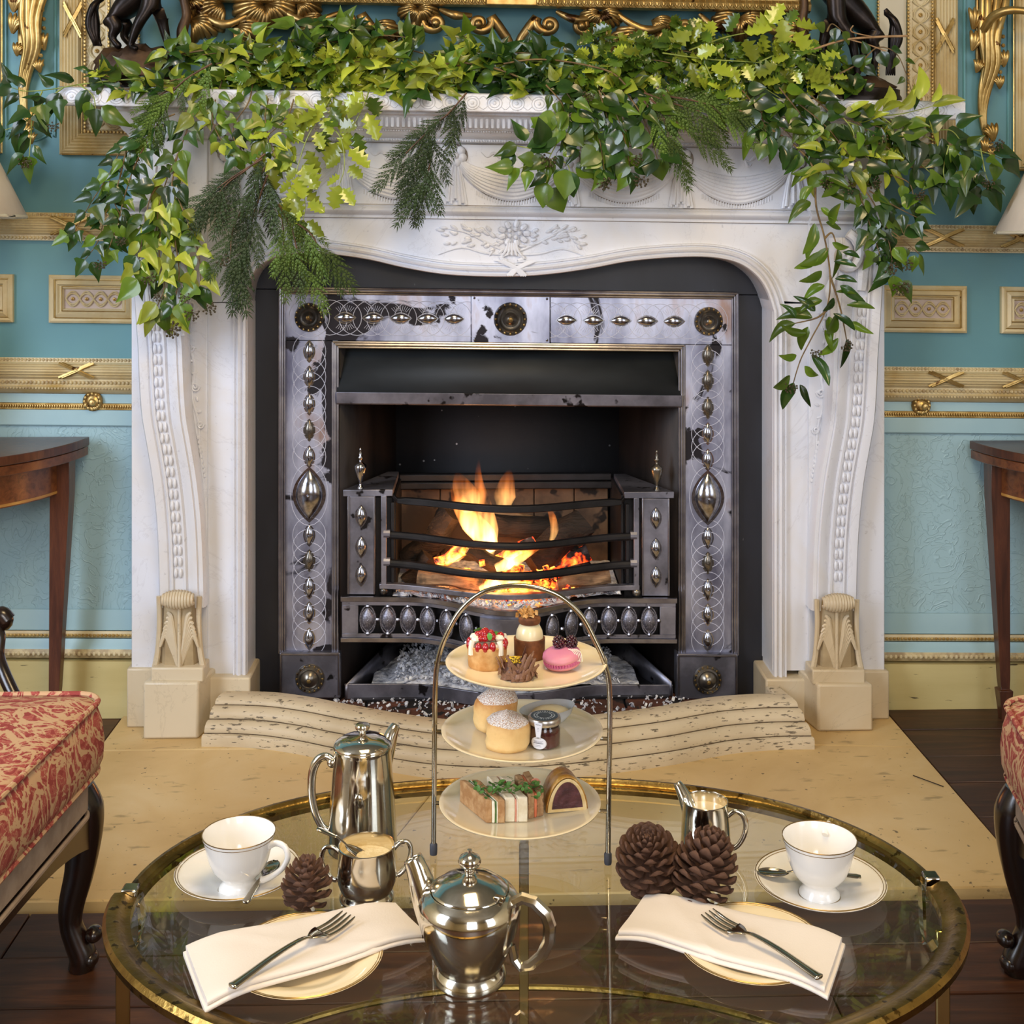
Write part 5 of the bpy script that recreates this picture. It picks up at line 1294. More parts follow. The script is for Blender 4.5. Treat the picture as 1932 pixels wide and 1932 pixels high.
ct = PZ(975, 1500, zt3+.029); cr_ = thing('cress_garnish', 'sprinkling of green micro cress over the row of sandwiches', 'garnish', ct)
M['cressgreen'] = pm('micro_cress', '3c6628', '6a9448', 60, .5)
for k in range(105):
    px = rf.uniform(893, 1024); py = 1482+rf.gauss(0, 8)+(abs(px-955))*.12; p = PZ(px, py, zt3+.0300+rf.uniform(0, .004)+.003*math.exp(-((px-965)/30)**2))
    lf.put(cr_, p, (rf.uniform(-.6, .6), rf.uniform(-.6, .6), rf.random()*6.28), rf.uniform(.0024, .0042), M['cressgreen'])
for k in range(3):
    p = PZ([940, 1002, 985][k], [1478, 1474, 1490][k], zt3+.031); MB().tube(cr([p, p+Vector((.006, .002, .001)), p+Vector((.011, -.003, 0))], 3), [.001, .0016, .002, .002, .002, .0014, .0008], 6, flat=.5).build('radish_shred', ham if k else pm('beet_shred', '6a1420', '8a2030', 30, .4), cr_)
c = PZ(1070, 1530, fz); t = thing('sausage_roll', 'golden puff pastry sausage roll cut open to show its dark meat', 'pastry', c)
fwd = (PZ(1052, 1495, fz)-c); fwd.z = 0; fwd.normalize(); sd = Vector((fwd.y, -fwd.x, 0))
def arch(R_, h, w_, n=16): return [(math.cos(a)*w_*(1-.12*math.sin(a)), max(0, math.sin(a)**.9)*h*1.1) for a in [PI*i/n for i in range(n+1)]]
past = pm('golden_puff_pastry', 'a8742c', 'd4a24c', 30, .35, bump=.5, bs=90, spots=('e6c078', 30, .56), coat=.3)
rows = []
for i in range(9):
    s_ = i/8; sc_ = 1-.10*s_**3; rows.append([c+fwd*(s_*.040)+sd*(x*sc_)+Vector((0, 0, z*sc_*(1+.03*math.sin(i*1.3)))) for x, z in arch(0, .0355, .0245)])
m = MB().grid(rows); n_ = 17; m.f += [tuple(8*n_+k for k in range(n_))]; m.build('pastry_crust', past, t, solid=.0018, smooth=60)
cut = pm('baked_cut_pastry', 'd8b878', 'e6cf9c', 60, .7, bump=.5)
m = MB(); a1 = arch(0, .0348, .0238); a2 = [(x*.78, z*.80+.004) for x, z in a1]
m.grid([[c+sd*x-fwd*.0012+Vector((0, 0, z)) for x, z in a1], [c+sd*x-fwd*.0012+Vector((0, 0, z)) for x, z in a2]])
m.grid([[c+sd*a1[0][0]-fwd*.0012, c+sd*a1[-1][0]-fwd*.0012], [c+sd*a2[0][0]-fwd*.0012+Vector((0, 0, .004)), c+sd*a2[-1][0]-fwd*.0012+Vector((0, 0, .004))]])
m.build('pastry_layers', cut, t)
m = MB(); a3 = [c+sd*x*1.0-fwd*.0022+Vector((0, 0, z)) for x, z in a2]; n_ = len(a3)
m.add(a3+[p+fwd*.03 for p in a3], [tuple(range(n_))]+[(i, (i+1) % n_, (i+1) % n_+n_, i+n_) for i in range(n_)]); m.build('meat_filling', pm('dark_sausage_meat', '3e1c20', '5e3236', 60, .45, bump=.8, bs=140), t, smooth=50)
# ================================================================= CHINA
def ring3(m, c, r_, z, t_): m.tube([c+Vector((r_*math.cos(2*PI*k/48), r_*math.sin(2*PI*k/48), z)) for k in range(48)], t_, 6, closed=True)
def saucer(px, py, r_, lbl):
    c = PZ(px, py, ZG+.006); c.z = ZG; t = thing('saucer', lbl, 'saucer', c, 'saucers under the teacups')
    MB().lathe([(0, .0035), (.024, .0035), (.0265, .0045), (.032, .0045), (r_*.62, .0065), (r_*.86, .0105), (r_*.985, .0135), (r_, .0132), (r_*.985, .0118), (r_*.8, .007), (r_*.5, .0022), (.030, .0), (.027, .0), (.026, .0015), (0, .0015)], c, 64).build('dish', M['china'], t, smooth=60)
    
    for a_, b_, w_ in ((.985, .0137, .0006), (.945, .0127, .0004)): m = MB(); ring3(m, c, r_*a_, b_, w_); m.build('gilt_rim', M['goldline'], t)
    return c
def cup(px, py, hdir, lbl, sc_=1.0):
    c = PZ(px, py, ZG+.0045); t = thing('teacup', lbl, 'teacup', c, 'teacups on the glass table')
    pr = [(0, .003), (.019, .002), (.0205, 0), (.0225, .0), (.0228, .002), (.0215, .0045), (.0190, .007), (.0175, .011), (.0190, .0145), (.0245, .019), (.0300, .0265), (.0340, .036), (.0365, .046), (.0388, .056), (.0410, .0640), (.0404, .0643), (.0378, .056), (.0352, .044), (.0320, .034), (.026, .024), (.018, .018), (0, .0165)]
    MB().lathe(pr, c, 56).build('cup_body', M['china'], t, smooth=60)
    
    for a_, b_, w_ in ((.0408, .0643, .0006), (.0402, .0605, .00035), (.0228, .001, .0005)): m = MB(); ring3(m, c, a_, b_, w_); m.build('gilt_rim', M['goldline'], t)
    h = Vector((math.cos(hdir), math.sin(hdir), 0))
    P = [(.0345, .052), (.046, .058), (.057, .055), (.0605, .044), (.054, .031), (.042, .021), (.031, .015), (.0275, .0145)]
    P = cr([c+h*r_+Vector((0, 0, z)) for r_, z in P], 5); MB().tube(P, [.0042-.001*math.sin(PI*i/(len(P)-1)) for i in range(len(P))], 10, flat=.75).build('handle', M['china'], t, smooth=80)
    return c
saucer(449, 1650, .0715, 'white gold-rimmed saucer at the left of the table')
saucer(1547, 1668, .0735, 'white gold-rimmed saucer at the right of the table')
cup(451, 1677, math.radians(-18), 'white teacup at the left, handle turned to the right')
cup(1546, 1688, math.radians(64), 'white teacup at the right, handle hidden behind it')
def spoonm(t, A, B, wb=.0105, lb=.036, hw=.0022, mt='silver_dk', end=None):
    # A bowl tip, B handle end
    d_ = (B-A); L = d_.length; d_.normalize(); sd_ = Vector((0, 0, 1)).cross(d_).normalized(); up_ = d_.cross(sd_)
    rows = []
    for i in range(11):
        s_ = i/10; x = lb*s_; w_ = wb*math.sin(PI*min(1, s_*.96+.02))**.6*(1.05-.25*s_)
        rows.append([A+d_*x+sd_*(w_*math.cos(a))+up_*(-w_*.38*math.sin(a)) for a in [PI*k/8 for k in range(9)]])
    MB().grid(rows).build('spoon_bowl', M[mt], t, solid=.0008, smooth=80)
    P = cr([A+d_*(lb*.93)+up_*.0004, A+d_*(lb+.012)+up_*.003, A+d_*(L*.7)+up_*.002, B], 5); n_ = len(P)
    MB().tube(P, [lerp(.0018, .0052, (i/(n_-1))**1.6)*(1 if i < n_-1 else .7) for i in range(n_)], 10, flat=.35, flat_axis=up_).build('spoon_handle', M[mt], t, smooth=80)
A, B = PZ(520, 1622, ZG+.016), PZ(463, 1703, ZG+.0145)
t = thing('teaspoon', 'teaspoon on the left saucer, bowl behind the cup handle', 'spoon', B, 'teaspoons on the saucers'); spoonm(t, A, B)
A, B = PZ(1428, 1643, ZG+.015), PZ(1624, 1654, ZG+.0155)
t = thing('teaspoon', 'teaspoon lying behind the right cup with its bowl to the left', 'spoon', B, 'teaspoons on the saucers'); spoonm(t, A, B)
def sideplate(px, py, r_, lbl):
    c = PZ(px, py, ZG+.007); c.z = ZG; t = thing('side_plate', lbl, 'plate', c, 'side plates under the napkins')
    MB().lathe([(0, .0035), (r_*.52, .0035), (r_*.6, .005), (r_*.7, .0085), (r_*.985, .0125), (r_, .0122), (r_*.98, .0108), (r_*.7, .0065), (r_*.56, .001), (r_*.5, 0), (r_*.48, .001), (0, .001)], c, 64).build('dish', M['cream_china'], t, smooth=60)
    
    for a_, b_, w_ in ((.987, .0127, .0007), (.955, .0122, .0004)): m = MB(); ring3(m, c, r_*a_, b_, w_); m.build('gilt_rim', M['goldline'], t)
    return c
sideplate(577, 1808, .0785, 'cream side plate at the front left, half covered by a napkin')
sideplate(1419, 1786, .0765, 'cream side plate at the front right, half covered by a napkin')
linen = pm('white_linen', 'ddd3c8', 'e6ddd3', 3, .8, bump=.12, bs=500)
def napkin(A, B, C_, D_, lbl, crease, zt=.0165, th=.008, curl=1):
    # A left-back, B right-back, C_ right-front, D_ left-front (px, py)
    z = ZG+zt; q = [PZ(u, v, z) for u, v in (A, B, C_, D_)]
    t = thing('napkin', lbl, 'napkin', (q[0]+q[1]+q[2]+q[3])/4-Vector((0, 0, th)), 'folded linen napkins')
    def layer(s0, s1, t0, t1, dz, thk, nm):
        rows = []; ns = 26
        for i in range(ns+1):
            s_ = lerp(s0, s1, i/ns); a = q[0].lerp(q[1], s_); b = q[3].lerp(q[2], s_); e0 = a.lerp(b, t0); e1 = a.lerp(b, t1); row = []
            dirv = (e1-e0).normalized()
            sag = -.0065*(max(0, abs(s_-.5)-.28)/.22)**2*1.0+.0012*math.sin(s_*9)
            K = 12
            for k in range(K+1):
                w_ = k/K; p = e0.lerp(e1, w_); cz = -.0012*math.sin(PI*w_)+.0010*mn.noise(Vector((s_*5, w_*3, dz*500)))
                cs = ((s_-crease[0])-(w_-.5)*crease[1]); cz += .0016*math.exp(-(cs/.022)**2)
                row.append(p+Vector((0, 0, dz+sag+cz+thk/2)))
            for k in range(1, 5): an = PI*k/5; row.append(e1+dirv*(math.sin(an)*thk*.5)+Vector((0, 0, dz+sag+math.cos(an)*thk/2)))
            for k in range(K, -1, -1): w_ = k/K; row.append(e0.lerp(e1, w_)+Vector((0, 0, dz+sag-thk/2)))
            for k in range(4, 0, -1): an = PI*k/5; row.append(e0-dirv*(math.sin(an)*thk*.5)+Vector((0, 0, dz+sag+math.cos(an)*thk/2)))
            rows.append(row)
        m = MB().grid(rows, closed=True); L_ = len(rows[0]); m.f += [tuple(range(L_)), tuple((ns)*L_+k for k in range(L_-1, -1, -1))]
        m.build(nm, linen, t, smooth=60)
    layer(.0, 1, 0, 1, -.0036, .0045, 'lower_fold'); layer(.012, .985, .0, .97, .0012, .0052, 'upper_fold')
    return t
napkin((346, 1782), (752, 1700), (810, 1756), (386, 1888), 'white linen napkin at the front left, reaching to the teapot', (.45, .55))
napkin((1212, 1684), (1594, 1768), (1562, 1864), (1162, 1752), 'white linen napkin at the front right, under its fork', (.28, .35))
def fork(H, Tn, lbl, z=ZG+.0245):
    A, B = PZ(H[0], H[1], z), PZ(Tn[0], Tn[1], z+.002); L = (B-A).length; d_ = (B-A).normalized(); sd_ = Vector((0, 0, 1)).cross(d_).normalized(); up_ = d_.cross(sd_)
    t = thing('fork', lbl, 'fork', A, 'forks on the napkins'); P = lambda x, y, z_: A+d_*x*L+sd_*y+up_*z_
    pts = cr([P(0, 0, -.001), P(.10, 0, 0), P(.35, 0, .004), P(.56, 0, .0045), P(.66, 0, .001)], 6); n_ = len(pts)
    MB().tube(pts, [lerp(.0062, .0026, min(1, (i/(n_-1))*1.15)**.8)*(1 if i else .6) for i in range(n_)], 10, flat=.42, flat_axis=up_).build('fork_handle', M['silver_dk'], t, smooth=80)
    rows = []
    for i in range(8):
        x = lerp(.64, .76, i/7); w_ = lerp(.0028, .0112, math.sin(PI/2*i/7)); rows.append([P(x, y*w_, .0005-.0022*(i/7)+.0012*y*y) for y in (-1, -.5, 0, .5, 1)])
    MB().grid(rows).build('fork_head', M['silver_dk'], t, solid=.0014, smooth=80)
    for k in range(4):
        y = (k-1.5)*.0064; MB().tube(cr([P(.745, y, -.0018), P(.85, y*1.02, -.0026), P(.95, y*.98, -.0008), P(1.0, y*.95, .0012)], 4), [.0016]*9+[.0013, .0011, .0009, .0006], 7).build('tine', M['silver_dk'], t, smooth=80)
fork((436, 1860), (658, 1726), 'silver fork lying diagonally on the left napkin')
fork((1548, 1843), (1334, 1722), 'silver fork lying diagonally on the right napkin')
# ================================================================= SILVER
def facets(P, r, mt, par, nm='handle', seg=8, flat=.8, sm=20): return MB().tube(P, r, seg, flat=flat).build(nm, mt, par, smooth=sm)
SV = M['silver']
c = PZ(886, 1844, ZG); t = thing('teapot', 'squat silver teapot with domed lid standing in front of the cake stand', 'teapot', c)
MB().lathe([(0, .001), (.034, 0), (.0365, .001), (.0370, .004), (.0350, .009), (.0320, .0125), (.0325, .0155), (.0370, .022), (.0430, .035), (.0480, .050), (.0512, .066), (.0515, .072), (.0495, .079), (.0450, .0850), (.0410, .0875), (.0400, .0885), (.0390, .0875), (0, .0870)], c, 72).build('pot_body', SV, t, smooth=50)
ld = MB().lathe([(.0385, .0882), (.0380, .0895), (.0365, .0905), (.030, .0960), (.020, .1005), (.010, .1030), (.006, .1038), (.0048, .1055), (.0055, .1075), (.0050, .109), (.0095, .1120), (.0118, .1165), (.0100, .1210), (.0050, .1238), (.0022, .1250), (.0024, .128), (0, .1292)], c, 56).build('lid', SV, t, smooth=50)
h = (Pd(1040, 1720, 1.24)-Pd(940, 1720, 1.257)); h.z = 0; h.normalize()
MB().boxm(Matrix.Translation(c+h*.030+Vector((0, -.014, .092))) @ Matrix.Rotation(-.5, 4, 'Z'), (-.004, -.003, -.003), (.007, .003, .002)).build('lid_hinge', M['silver_dk'], t, bevel=.001)
hp = [c+h*r_+Vector((0, 0, z)) for r_, z in ((.0450, .082), (.056, .0885), (.068, .086), (.080, .076), (.0835, .066), (.0825, .050), (.076, .036), (.064, .024), (.054, .020), (.047, .026), (.0440, .040))]
facets(hp, [.0058, .0062, .0064, .0066, .0066, .0064, .006, .0056, .005, .0045, .004], SV, t)
sp = -h*.97+Vector((0, .2, 0)); sp.normalize()
sp_pts = cr([c+sp*r_+Vector((0, 0, z)) for r_, z in ((.036, .040), (.048, .060), (.056, .080), (.062, .094), (.068, .104))], 4); n_ = len(sp_pts)
m = MB().tube(sp_pts, [lerp(.019, .0095, (i/(n_-1))**.7) for i in range(n_)], 16, flat=.9, caps=False); m.build('spout', SV, t, smooth=80, solid=.0008)
c = PZ(684, 1598, ZG); t = thing('coffee_pot', 'tall tapering silver coffee pot with knobbed lid behind the sugar bowl', 'coffee pot', c)
MB().lathe([(0, .001), (.0405, 0), (.0425, .001), (.0428, .004), (.0415, .007), (.0420, .012), (.0405, .035), (.0385, .065), (.0362, .095), (.0345, .118), (.0352, .1205), (.0355, .1225), (.0335, .123), (0, .1225)], c, 64).build('pot_body', SV, t, smooth=50)
MB().lathe([(.0345, .1228), (.0350, .1245), (.0335, .127), (.027, .1315), (.016, .1345), (.008, .1355), (.0045, .1365), (.0038, .1415), (.0045, .143), (.0085, .144), (.0092, .147), (.0080, .1492), (0, .1498)], c, 48).build('lid', SV, t, smooth=50)
hl = -RT
hp = cr([c+hl*r_+Vector((0, 0, z)) for r_, z in ((.0355, .104), (.044, .110), (.054, .106), (.0605, .092), (.0620, .070), (.0585, .045), (.050, .026), (.042, .020))], 4)
facets(hp, [lerp(.0052, .0042, abs(i/(len(hp)-1)-.3)) for i in range(len(hp))], SV, t, sm=60)
MB().ball(c+hl*.037+Vector((0, 0, .103)), .0065, seg=12).build('handle_boss', SV, t)
so = (RT*.60+FW*.80).normalized(); P = cr([c+so*r_+Vector((0, 0, z)) for r_, z in ((.034, .085), (.044, .105), (.053, .122), (.060, .129))], 4)
MB().tube(P, [lerp(.012, .0055, i/(len(P)-1)) for i in range(len(P))], 14, caps=False).build('spout', SV, t, smooth=80, solid=.0008)
bp = c-FW*.036+Vector((.0, 0, .072)); MB().ball(bp-FW*.003, .006, .002, .009, 12).build('engraved_shield', M['silver_dk'], t, smooth=80)
c = PZ(692, 1694, ZG); t = thing('sugar_bowl', 'two-handled silver sugar bowl holding pale sugar', 'sugar bowl', c)
MB().lathe([(0, .002), (.027, 0), (.0305, .0005), (.0310, .003), (.0290, .006), (.0275, .0085), (.0295, .012), (.0325, .020), (.0333, .030), (.0322, .045), (.0312, .0575), (.0318, .0595), (.0308, .060), (.0302, .057), (.0310, .040), (.0312, .030), (.030, .020), (0, .012)], c, 56).build('bowl_body', SV, t, smooth=50)
MB().lathe([(.0312, .044), (.026, .0455), (.014, .0475), (0, .048)], c, 40).build('sugar', pm('pale_sugar', 'e0c894', 'ecd9ac', 200, .8, bump=.6, bs=700), t, smooth=80)
for q in (-1, 1):
    hd = (RT*q*.93+FW*(.35 if q > 0 else .05)).normalized()
    hp = cr([c+hd*r_+Vector((0, 0, z)) for r_, z in ((.0310, .050), (.038, .0555), (.047, .055), (.0510, .047), (.0500, .036), (.044, .025), (.036, .019), (.0325, .021))], 4)
    facets(hp, .0028, SV, t, sm=60)
A, B = c+Vector((.004, 0, .043)), Pd(598, 1562, 1.415)
t = thing('sugar_spoon', 'fiddle-handled spoon standing in the silver sugar bowl', 'spoon', B); spoonm(t, A, B, .011, .032)
c = PZ(1331, 1614, ZG); t = thing('milk_jug', 'small straight-sided silver jug of cream behind the pine cones', 'jug', c)
MB().lathe([(0, .001), (.0285, 0), (.0310, .0008), (.0312, .004), (.0300, .008), (.0290, .030), (.0275, .050), (.0265, .064), (.0270, .066), (.0262, .0665), (.0255, .064), (.0262, .052), (0, .0515)], c, 56).build('jug_body', SV, t, smooth=50)
MB().lathe([(.0262, .0535), (.015, .0540), (0, .054)], c, 40).build('cream', glaze('pouring_cream', 'e8d6ae', 'efe0bd', .3), t)
hd = (RT*.95-FW*.2).normalized(); hp = cr([c+hd*r_+Vector((0, 0, z)) for r_, z in ((.0265, .050), (.034, .056), (.043, .0535), (.0475, .043), (.046, .030), (.040, .018), (.033, .012), (.0295, .014))], 4); facets(hp, .0032, SV, t, sm=60)
so = (-RT*.72+FW*.69).normalized(); P = cr([c+so*r_+Vector((0, 0, z)) for r_, z in ((.022, .045), (.029, .058), (.036, .068), (.042, .0745))], 4)
MB().tube(P, [lerp(.010, .0045, i/(len(P)-1)) for i in range(len(P))], 14, caps=False).build('spout', SV, t, smooth=80, solid=.0008)
# ================================================================= PINE CONES
conem = pm('pine_cone_scale', '4a2f20', '7a5640', 60, .7, bump=.5, bs=150); conet = pm('pine_cone_tip', '5c3c28', '96704e', 90, .75, bump=.4)
def scalemesh(open_):
    m = MB(); rows = []
    for i, (x, w_, z, th) in enumerate(((0, .18, 0, .08), (.35, .30, .02, .10), (.65, .48, .08, .12), (.85, .50, .16, .18), (.97, .36, .26, .20), (1.02, .12, .32, .14))):
        rows.append([Vector((x, y*w_, z+(abs(y)**2)*-.06+s_*th/2)) for y, s_ in ((-1, 0), (-.5, 1), (0, 1.3), (.5, 1), (1, 0), (.5, -1), (0, -1), (-.5, -1))])
    m.grid(rows, closed=True); m.f += [(0, 1, 2, 3, 4, 5, 6, 7), tuple(40+k for k in range(7, -1, -1))]; return m
scl = Proto(scalemesh(1), 'cone_scale', conem, smooth=50)
def pinecone(base, R_, Hh, axis, lbl, n=95, openness=.5, sc_=1.0, nmat=None):
    t = thing('pine_cone', lbl, 'pine cone', base, 'pine cones on the table'); ax_ = Vector(axis).normalized(); Q = ax_.to_track_quat('Z', 'X')
    MB().lathe([(0, 0), (R_*.28, Hh*.04), (R_*.38, Hh*.3), (R_*.28, Hh*.7), (R_*.08, Hh*.92), (0, Hh*.93)], base, 12, Q.to_matrix()).build('cone_core', conem, t)
    for k in range(n):
        f = (k+.5)/n; a = k*2.39996; env = math.sin(PI*min(1, f*.80+.20))**.75 if f > .02 else .5
        h_ = Hh*(.04+.88*f); rad = R_*.30*env; L = R_*env*.74*(1.06-.15*f); tilt = lerp(-.45, 1.25, f**1.1)*(1-openness*.35)+.1
        d_ = Vector((math.cos(a), math.sin(a), 0)); p = base+Q @ (d_*rad*.6+Vector((0, 0, h_)))
        q = Q @ Quaternion((0, 0, 1), a) @ Quaternion((0, 1, 0), -tilt)
        scl.put(t, p, q, (L*1.05, L*.62*(1.2-.4*f), L*.8))
    return t
pinecone(PZ(578, 1712, ZG+.006), .030, .058, (.02, .02, 1), 'small open pine cone in front of the sugar bowl', 62, .95)
b1 = PZ(1226, 1662, ZG+.010)
pinecone(b1, .040, .078, (-.10, -.40, .9), 'large pine cone at the left of the pair, tilted towards the camera', 100, .3)
b2 = PZ(1314, 1696, ZG+.010)
pinecone(b2, .038, .084, (.28, .05, .95), 'large pine cone at the right of the pair, leaning to the right', 104, .35)
# ================================================================= HALF-ROUND CARD TABLES
def cardtable(corner, q, zt, lbl, legpx):
    t = thing('card_table', lbl, 'side table', (corner.x+q*.44, YW-.2, 0), 'half-round card tables against the wall')
    cx, cy, R_ = corner.x+q*.44, YW-.028, .44
    def half(r_, n=40): return [(cx+r_*math.cos(a), cy+r_*math.sin(a)) for a in [-PI*i/n for i in range(n+1)]]
    MB().slab(half(R_), zt-.021, zt).build('table_top', M['mahog'], t, bevel=.002)
    MB().slab(half(R_-.003), zt-.045, zt-.0225).build('folding_leaf', M['mahog_h'], t, bevel=.002)
    MB().slab(half(R_-.04), zt-.125, zt-.046).build('frieze', M['mahog_h'], t, bevel=.001)
    MB().slab(half(R_-.039), zt-.122, zt-.116).build('inlaid_line', pm('satinwood_line', 'a87a3e', 'c09450', 20, .35), t)
    for i, (x, y) in enumerate(legpx):
        rows = []
        for z, h_ in ((zt-.046, .024), (zt-.125, .023), (.10, .0125), (.075, .011), (.072, .017), (.02, .013), (0, .012)):
            ox = (zt-.12-z)*.035*q if z < zt-.12 else 0
            rows.append([Vector((x+ox+a*h_, y+b*h_, z)) for a, b in ((-1, -1), (1, -1), (1, 1), (-1, 1))])
        m = MB().grid(rows, closed=True); m.f += [(0, 1, 2, 3), tuple(24+k for k in (3, 2, 1, 0))]
        m.build('leg', M['mahog'], t, bevel=.001)
c = PZ(172, 822, .70); cardtable(c, -1, .70, 'half-round inlaid mahogany card table at the left of the chimneypiece', [(E(118, HZ, 3.07).x, 3.07), (c.x-.42, 2.78), (c.x-.78, 3.07)])
c = PZ(1841, 836, .68); cardtable(c, 1, .68, 'half-round inlaid mahogany card table at the right of the chimneypiece', [(E(1881, HZ, 3.08).x, 3.08), (c.x+.42, 2.78), (c.x+.78, 3.07)])
# table lamps, only the shade's edge shows
def lamp(edge, q, zt, y, lbl):
    r_ = .25; cx = edge.x-q*r_; c = Vector((cx, y, zt)); t = thing('table_lamp', lbl, 'lamp', c, 'lamps on the card tables')
    z0 = edge.z-zt; rows = []
    for z, k in ((z0, 1), (z0+.20, .62)):
        rows.append([c+Vector((r_*k*(1+.006*(i % 2))*math.cos(2*PI*i/96), r_*k*(1+.006*(i % 2))*math.sin(2*PI*i/96), z)) for i in range(96)])
    MB().grid(rows, closed=True).build('lamp_shade', pm('cream_pleated_silk', 'd2c6b4', 'dcd2c2', 6, .8), t, solid=.002, smooth=20)
    MB().tube([c+Vector((r_*math.cos(2*PI*i/48), r_*math.sin(2*PI*i/48), z0)) for i in range(48)], .004, 6, closed=True).build('shade_trim', M['ivory'], t)
    MB().lathe([(0, .001), (.07, .001), (.075, .012), (.05, .025), (.018, .05), (.03, .12), (.055, .2), (.06, .28), (.03, .36), (.012, .39), (.010, z0+.02), (0, z0+.02)], c, 28).build('lamp_base', M['gilt_dark'], t, smooth=60)
lamp(E(38, 408, 2.93), 1, .70, 2.93, 'cream pleated lampshade just showing at the left edge')
lamp(E(1893, 439, 2.93), -1, .68, 2.93, 'cream pleated lampshade just showing at the right edge')
# ================================================================= ARMCHAIRS
def damask():
    t = NT('red_damask'); v = t.coord((1, 1, 1)); n = t.noise(13, 3, v, 2.6); a = t.ramp(n, [(.44, 0.0), (.455, 1.0), (.54, 1.0), (.555, 0.0)])
    n2 = t.noise(42, 3, v, 2.0); b = t.ramp(n2, [(.52, 0.0), (.535, 1.0)]); l = t.math('ABSOLUTE', t.math('SUBTRACT', n2, .44)); ln = t.ramp(l, [(.006, 1.0), (.014, 0.0)])
    red = t.mix(b, 'a85048', '943c38'); c = t.mix(a, red, 'c9a47e'); c = t.mix(t.math('MULTIPLY', ln, .75), c, 'cda884')
    t.set(Base_Color=c, Roughness=.85); t.bump(t.noise(500, 2), .15, .001); return t.m
M['damask'] = damask(); M['calico'] = pm('grey_beige_webbing', '9a8674', 'ac9885', 30, .9, bump=.3, bs=300)
M['chairwood'] = wood('ebonised_chair_leg', '120a08', '1e100b', '34190f', .25, 1, (6, 6, 2), .4)
def armchair(P1, P2, q, lbl, legpx, footq):
    # P1 far front corner, P2 a point nearer along the front edge; q = -1 seat extends to the left
    d_ = (P2-P1); d_.z = 0; d_.normalize(); s_ = Vector((q, 0, 0)); L, W_ = .64, .58
    t = thing('armchair', lbl, 'armchair', Vector((P1.x, P1.y, 0))+d_*.3+s_*.3, 'armchairs in red damask')
    zt_, zb_ = .452, .335
    rows = []
    corners = lambda ins, z: None
    def outline(r_, bulge, z, n=10):
        pts = []
        cs = [(0, 0), (L, 0), (L, W_), (0, W_)]
        for i, (a, b) in enumerate(cs):
            ca = (r_ if a == 0 else L-r_); cb = (r_ if b == 0 else W_-r_); st_ = [PI, PI*1.5, 0, PI/2][i]
            # order: around a (depth), b (width)
            base = {0: PI, 1: PI*1.5, 2: 0, 3: PI/2}[i]
            for k in range(n+1):
                an = base+PI/2*k/n
                pts.append((ca+(r_+bulge)*math.cos(an), cb+(r_+bulge)*math.sin(an)))
        return [Vector((P1.x, P1.y, z))+d_*a+s_*b for a, b in pts]
    prof = [(-.25, zt_+.020), (-.16, zt_+.018), (-.08, zt_+.012), (-.03, zt_+.005), (-.006, zt_), (.002, zt_-.006), (.010, zt_-.03), (.014, zt_-.06), (.012, zt_-.09), (.004, zb_+.008), (-.01, zb_), (-.05, zb_-.002)]
    for o_, z in prof: rows.append(outline(.045, max(o_, -.045) if o_ > -.045 else -.0449, z) if o_ >= -.045 else [Vector((P1.x, P1.y, z))+d_*(L/2)+s_*(W_/2)+(p-(Vector((P1.x, P1.y, p.z))+d_*(L/2)+s_*(W_/2)))*(1+(o_+.045)/.29) for p in outline(.045, -.0449, z)])
    m = MB().grid(rows, closed=True); k = len(rows[0]); m.f += [tuple(range(k)), tuple((len(rows)-1)*k+i for i in range(k-1, -1, -1))]
    m.build('seat_cushion', M['damask'], t, smooth=60)
    for z in (zt_, zb_+.008): MB().tube(outline(.045, .004, z), .0045, 8, closed=True).build('piping', M['damask'], t)
    m = MB().grid([outline(.05, -.015+b, z) for b, z in ((0, zb_-.001), (.006, zb_-.01), (.006, zb_-.05), (-.01, zb_-.062))], closed=True)
    m.build('seat_rail', M['calico'], t, smooth=50)
    P = outline(.05, -.010, zb_-.062); MB().tube(P, .004, 6, closed=True).build('gimp_braid', M['calico'], t)
    # shaped wooden apron on the front side
    rows = []
    for i in range(25):
        s2 = i/24; a = Vector((P1.x, P1.y, 0))+d_*(L*s2)+s_*.03; dep = .030+.040*(abs(s2-.5)*2)**3
        rows.append([a+Vector((0, 0, zb_-.062)), a-s_*.012+Vector((0, 0, zb_-.07)), a-s_*.010+Vector((0, 0, zb_-.062-dep)), a+s_*.02+Vector((0, 0, zb_-.062-dep)), a+s_*.02+Vector((0, 0, zb_-.062))])
    MB().grid(rows, closed=True).build('seat_apron', M['chairwood'], t, smooth=40)
    def leg(base, dx):
        o_ = -q
        P = [(0, .29, .030), (.012*o_, .26, .033), (.014*o_, .22, .029), (.006*o_, .16, .024), (-.006*o_, .11, .021), (-.008*o_, .075, .018), (.002*o_, .045, .020), (.012*o_, .02, .022), (.008*o_, 0.003, .020)]
        pts = cr([base+Vector((a, 0, z)) for a, z, r_ in P], 5); n_ = len(pts)
        rr = []
        for i in range(n_):
            x = i/(n_-1)*(len(P)-1); k = min(int(x), len(P)-2); rr.append(lerp(P[k][2], P[k+1][2], x-k))
        pts[-1].z = rr[-1]*.0+.001; MB().tube(pts, rr, 14).build('leg', M['chairwood'], t, smooth=70)
        for dd, z in ((.030, .058), (.024, .018)): MB().ball(base+Vector((o_*dd, -.002, z)), .014, .018, .013, 12).build('scroll_toe', M['chairwood'], t, smooth=80)
    for a_ in legpx: leg(a_, 0)
    # far arm support ending in a scroll
    return t
P1, P2 = PZ(196, 1310, .452), PZ(-6, 1505, .452)
l1 = PZ(143, 1828, 0)
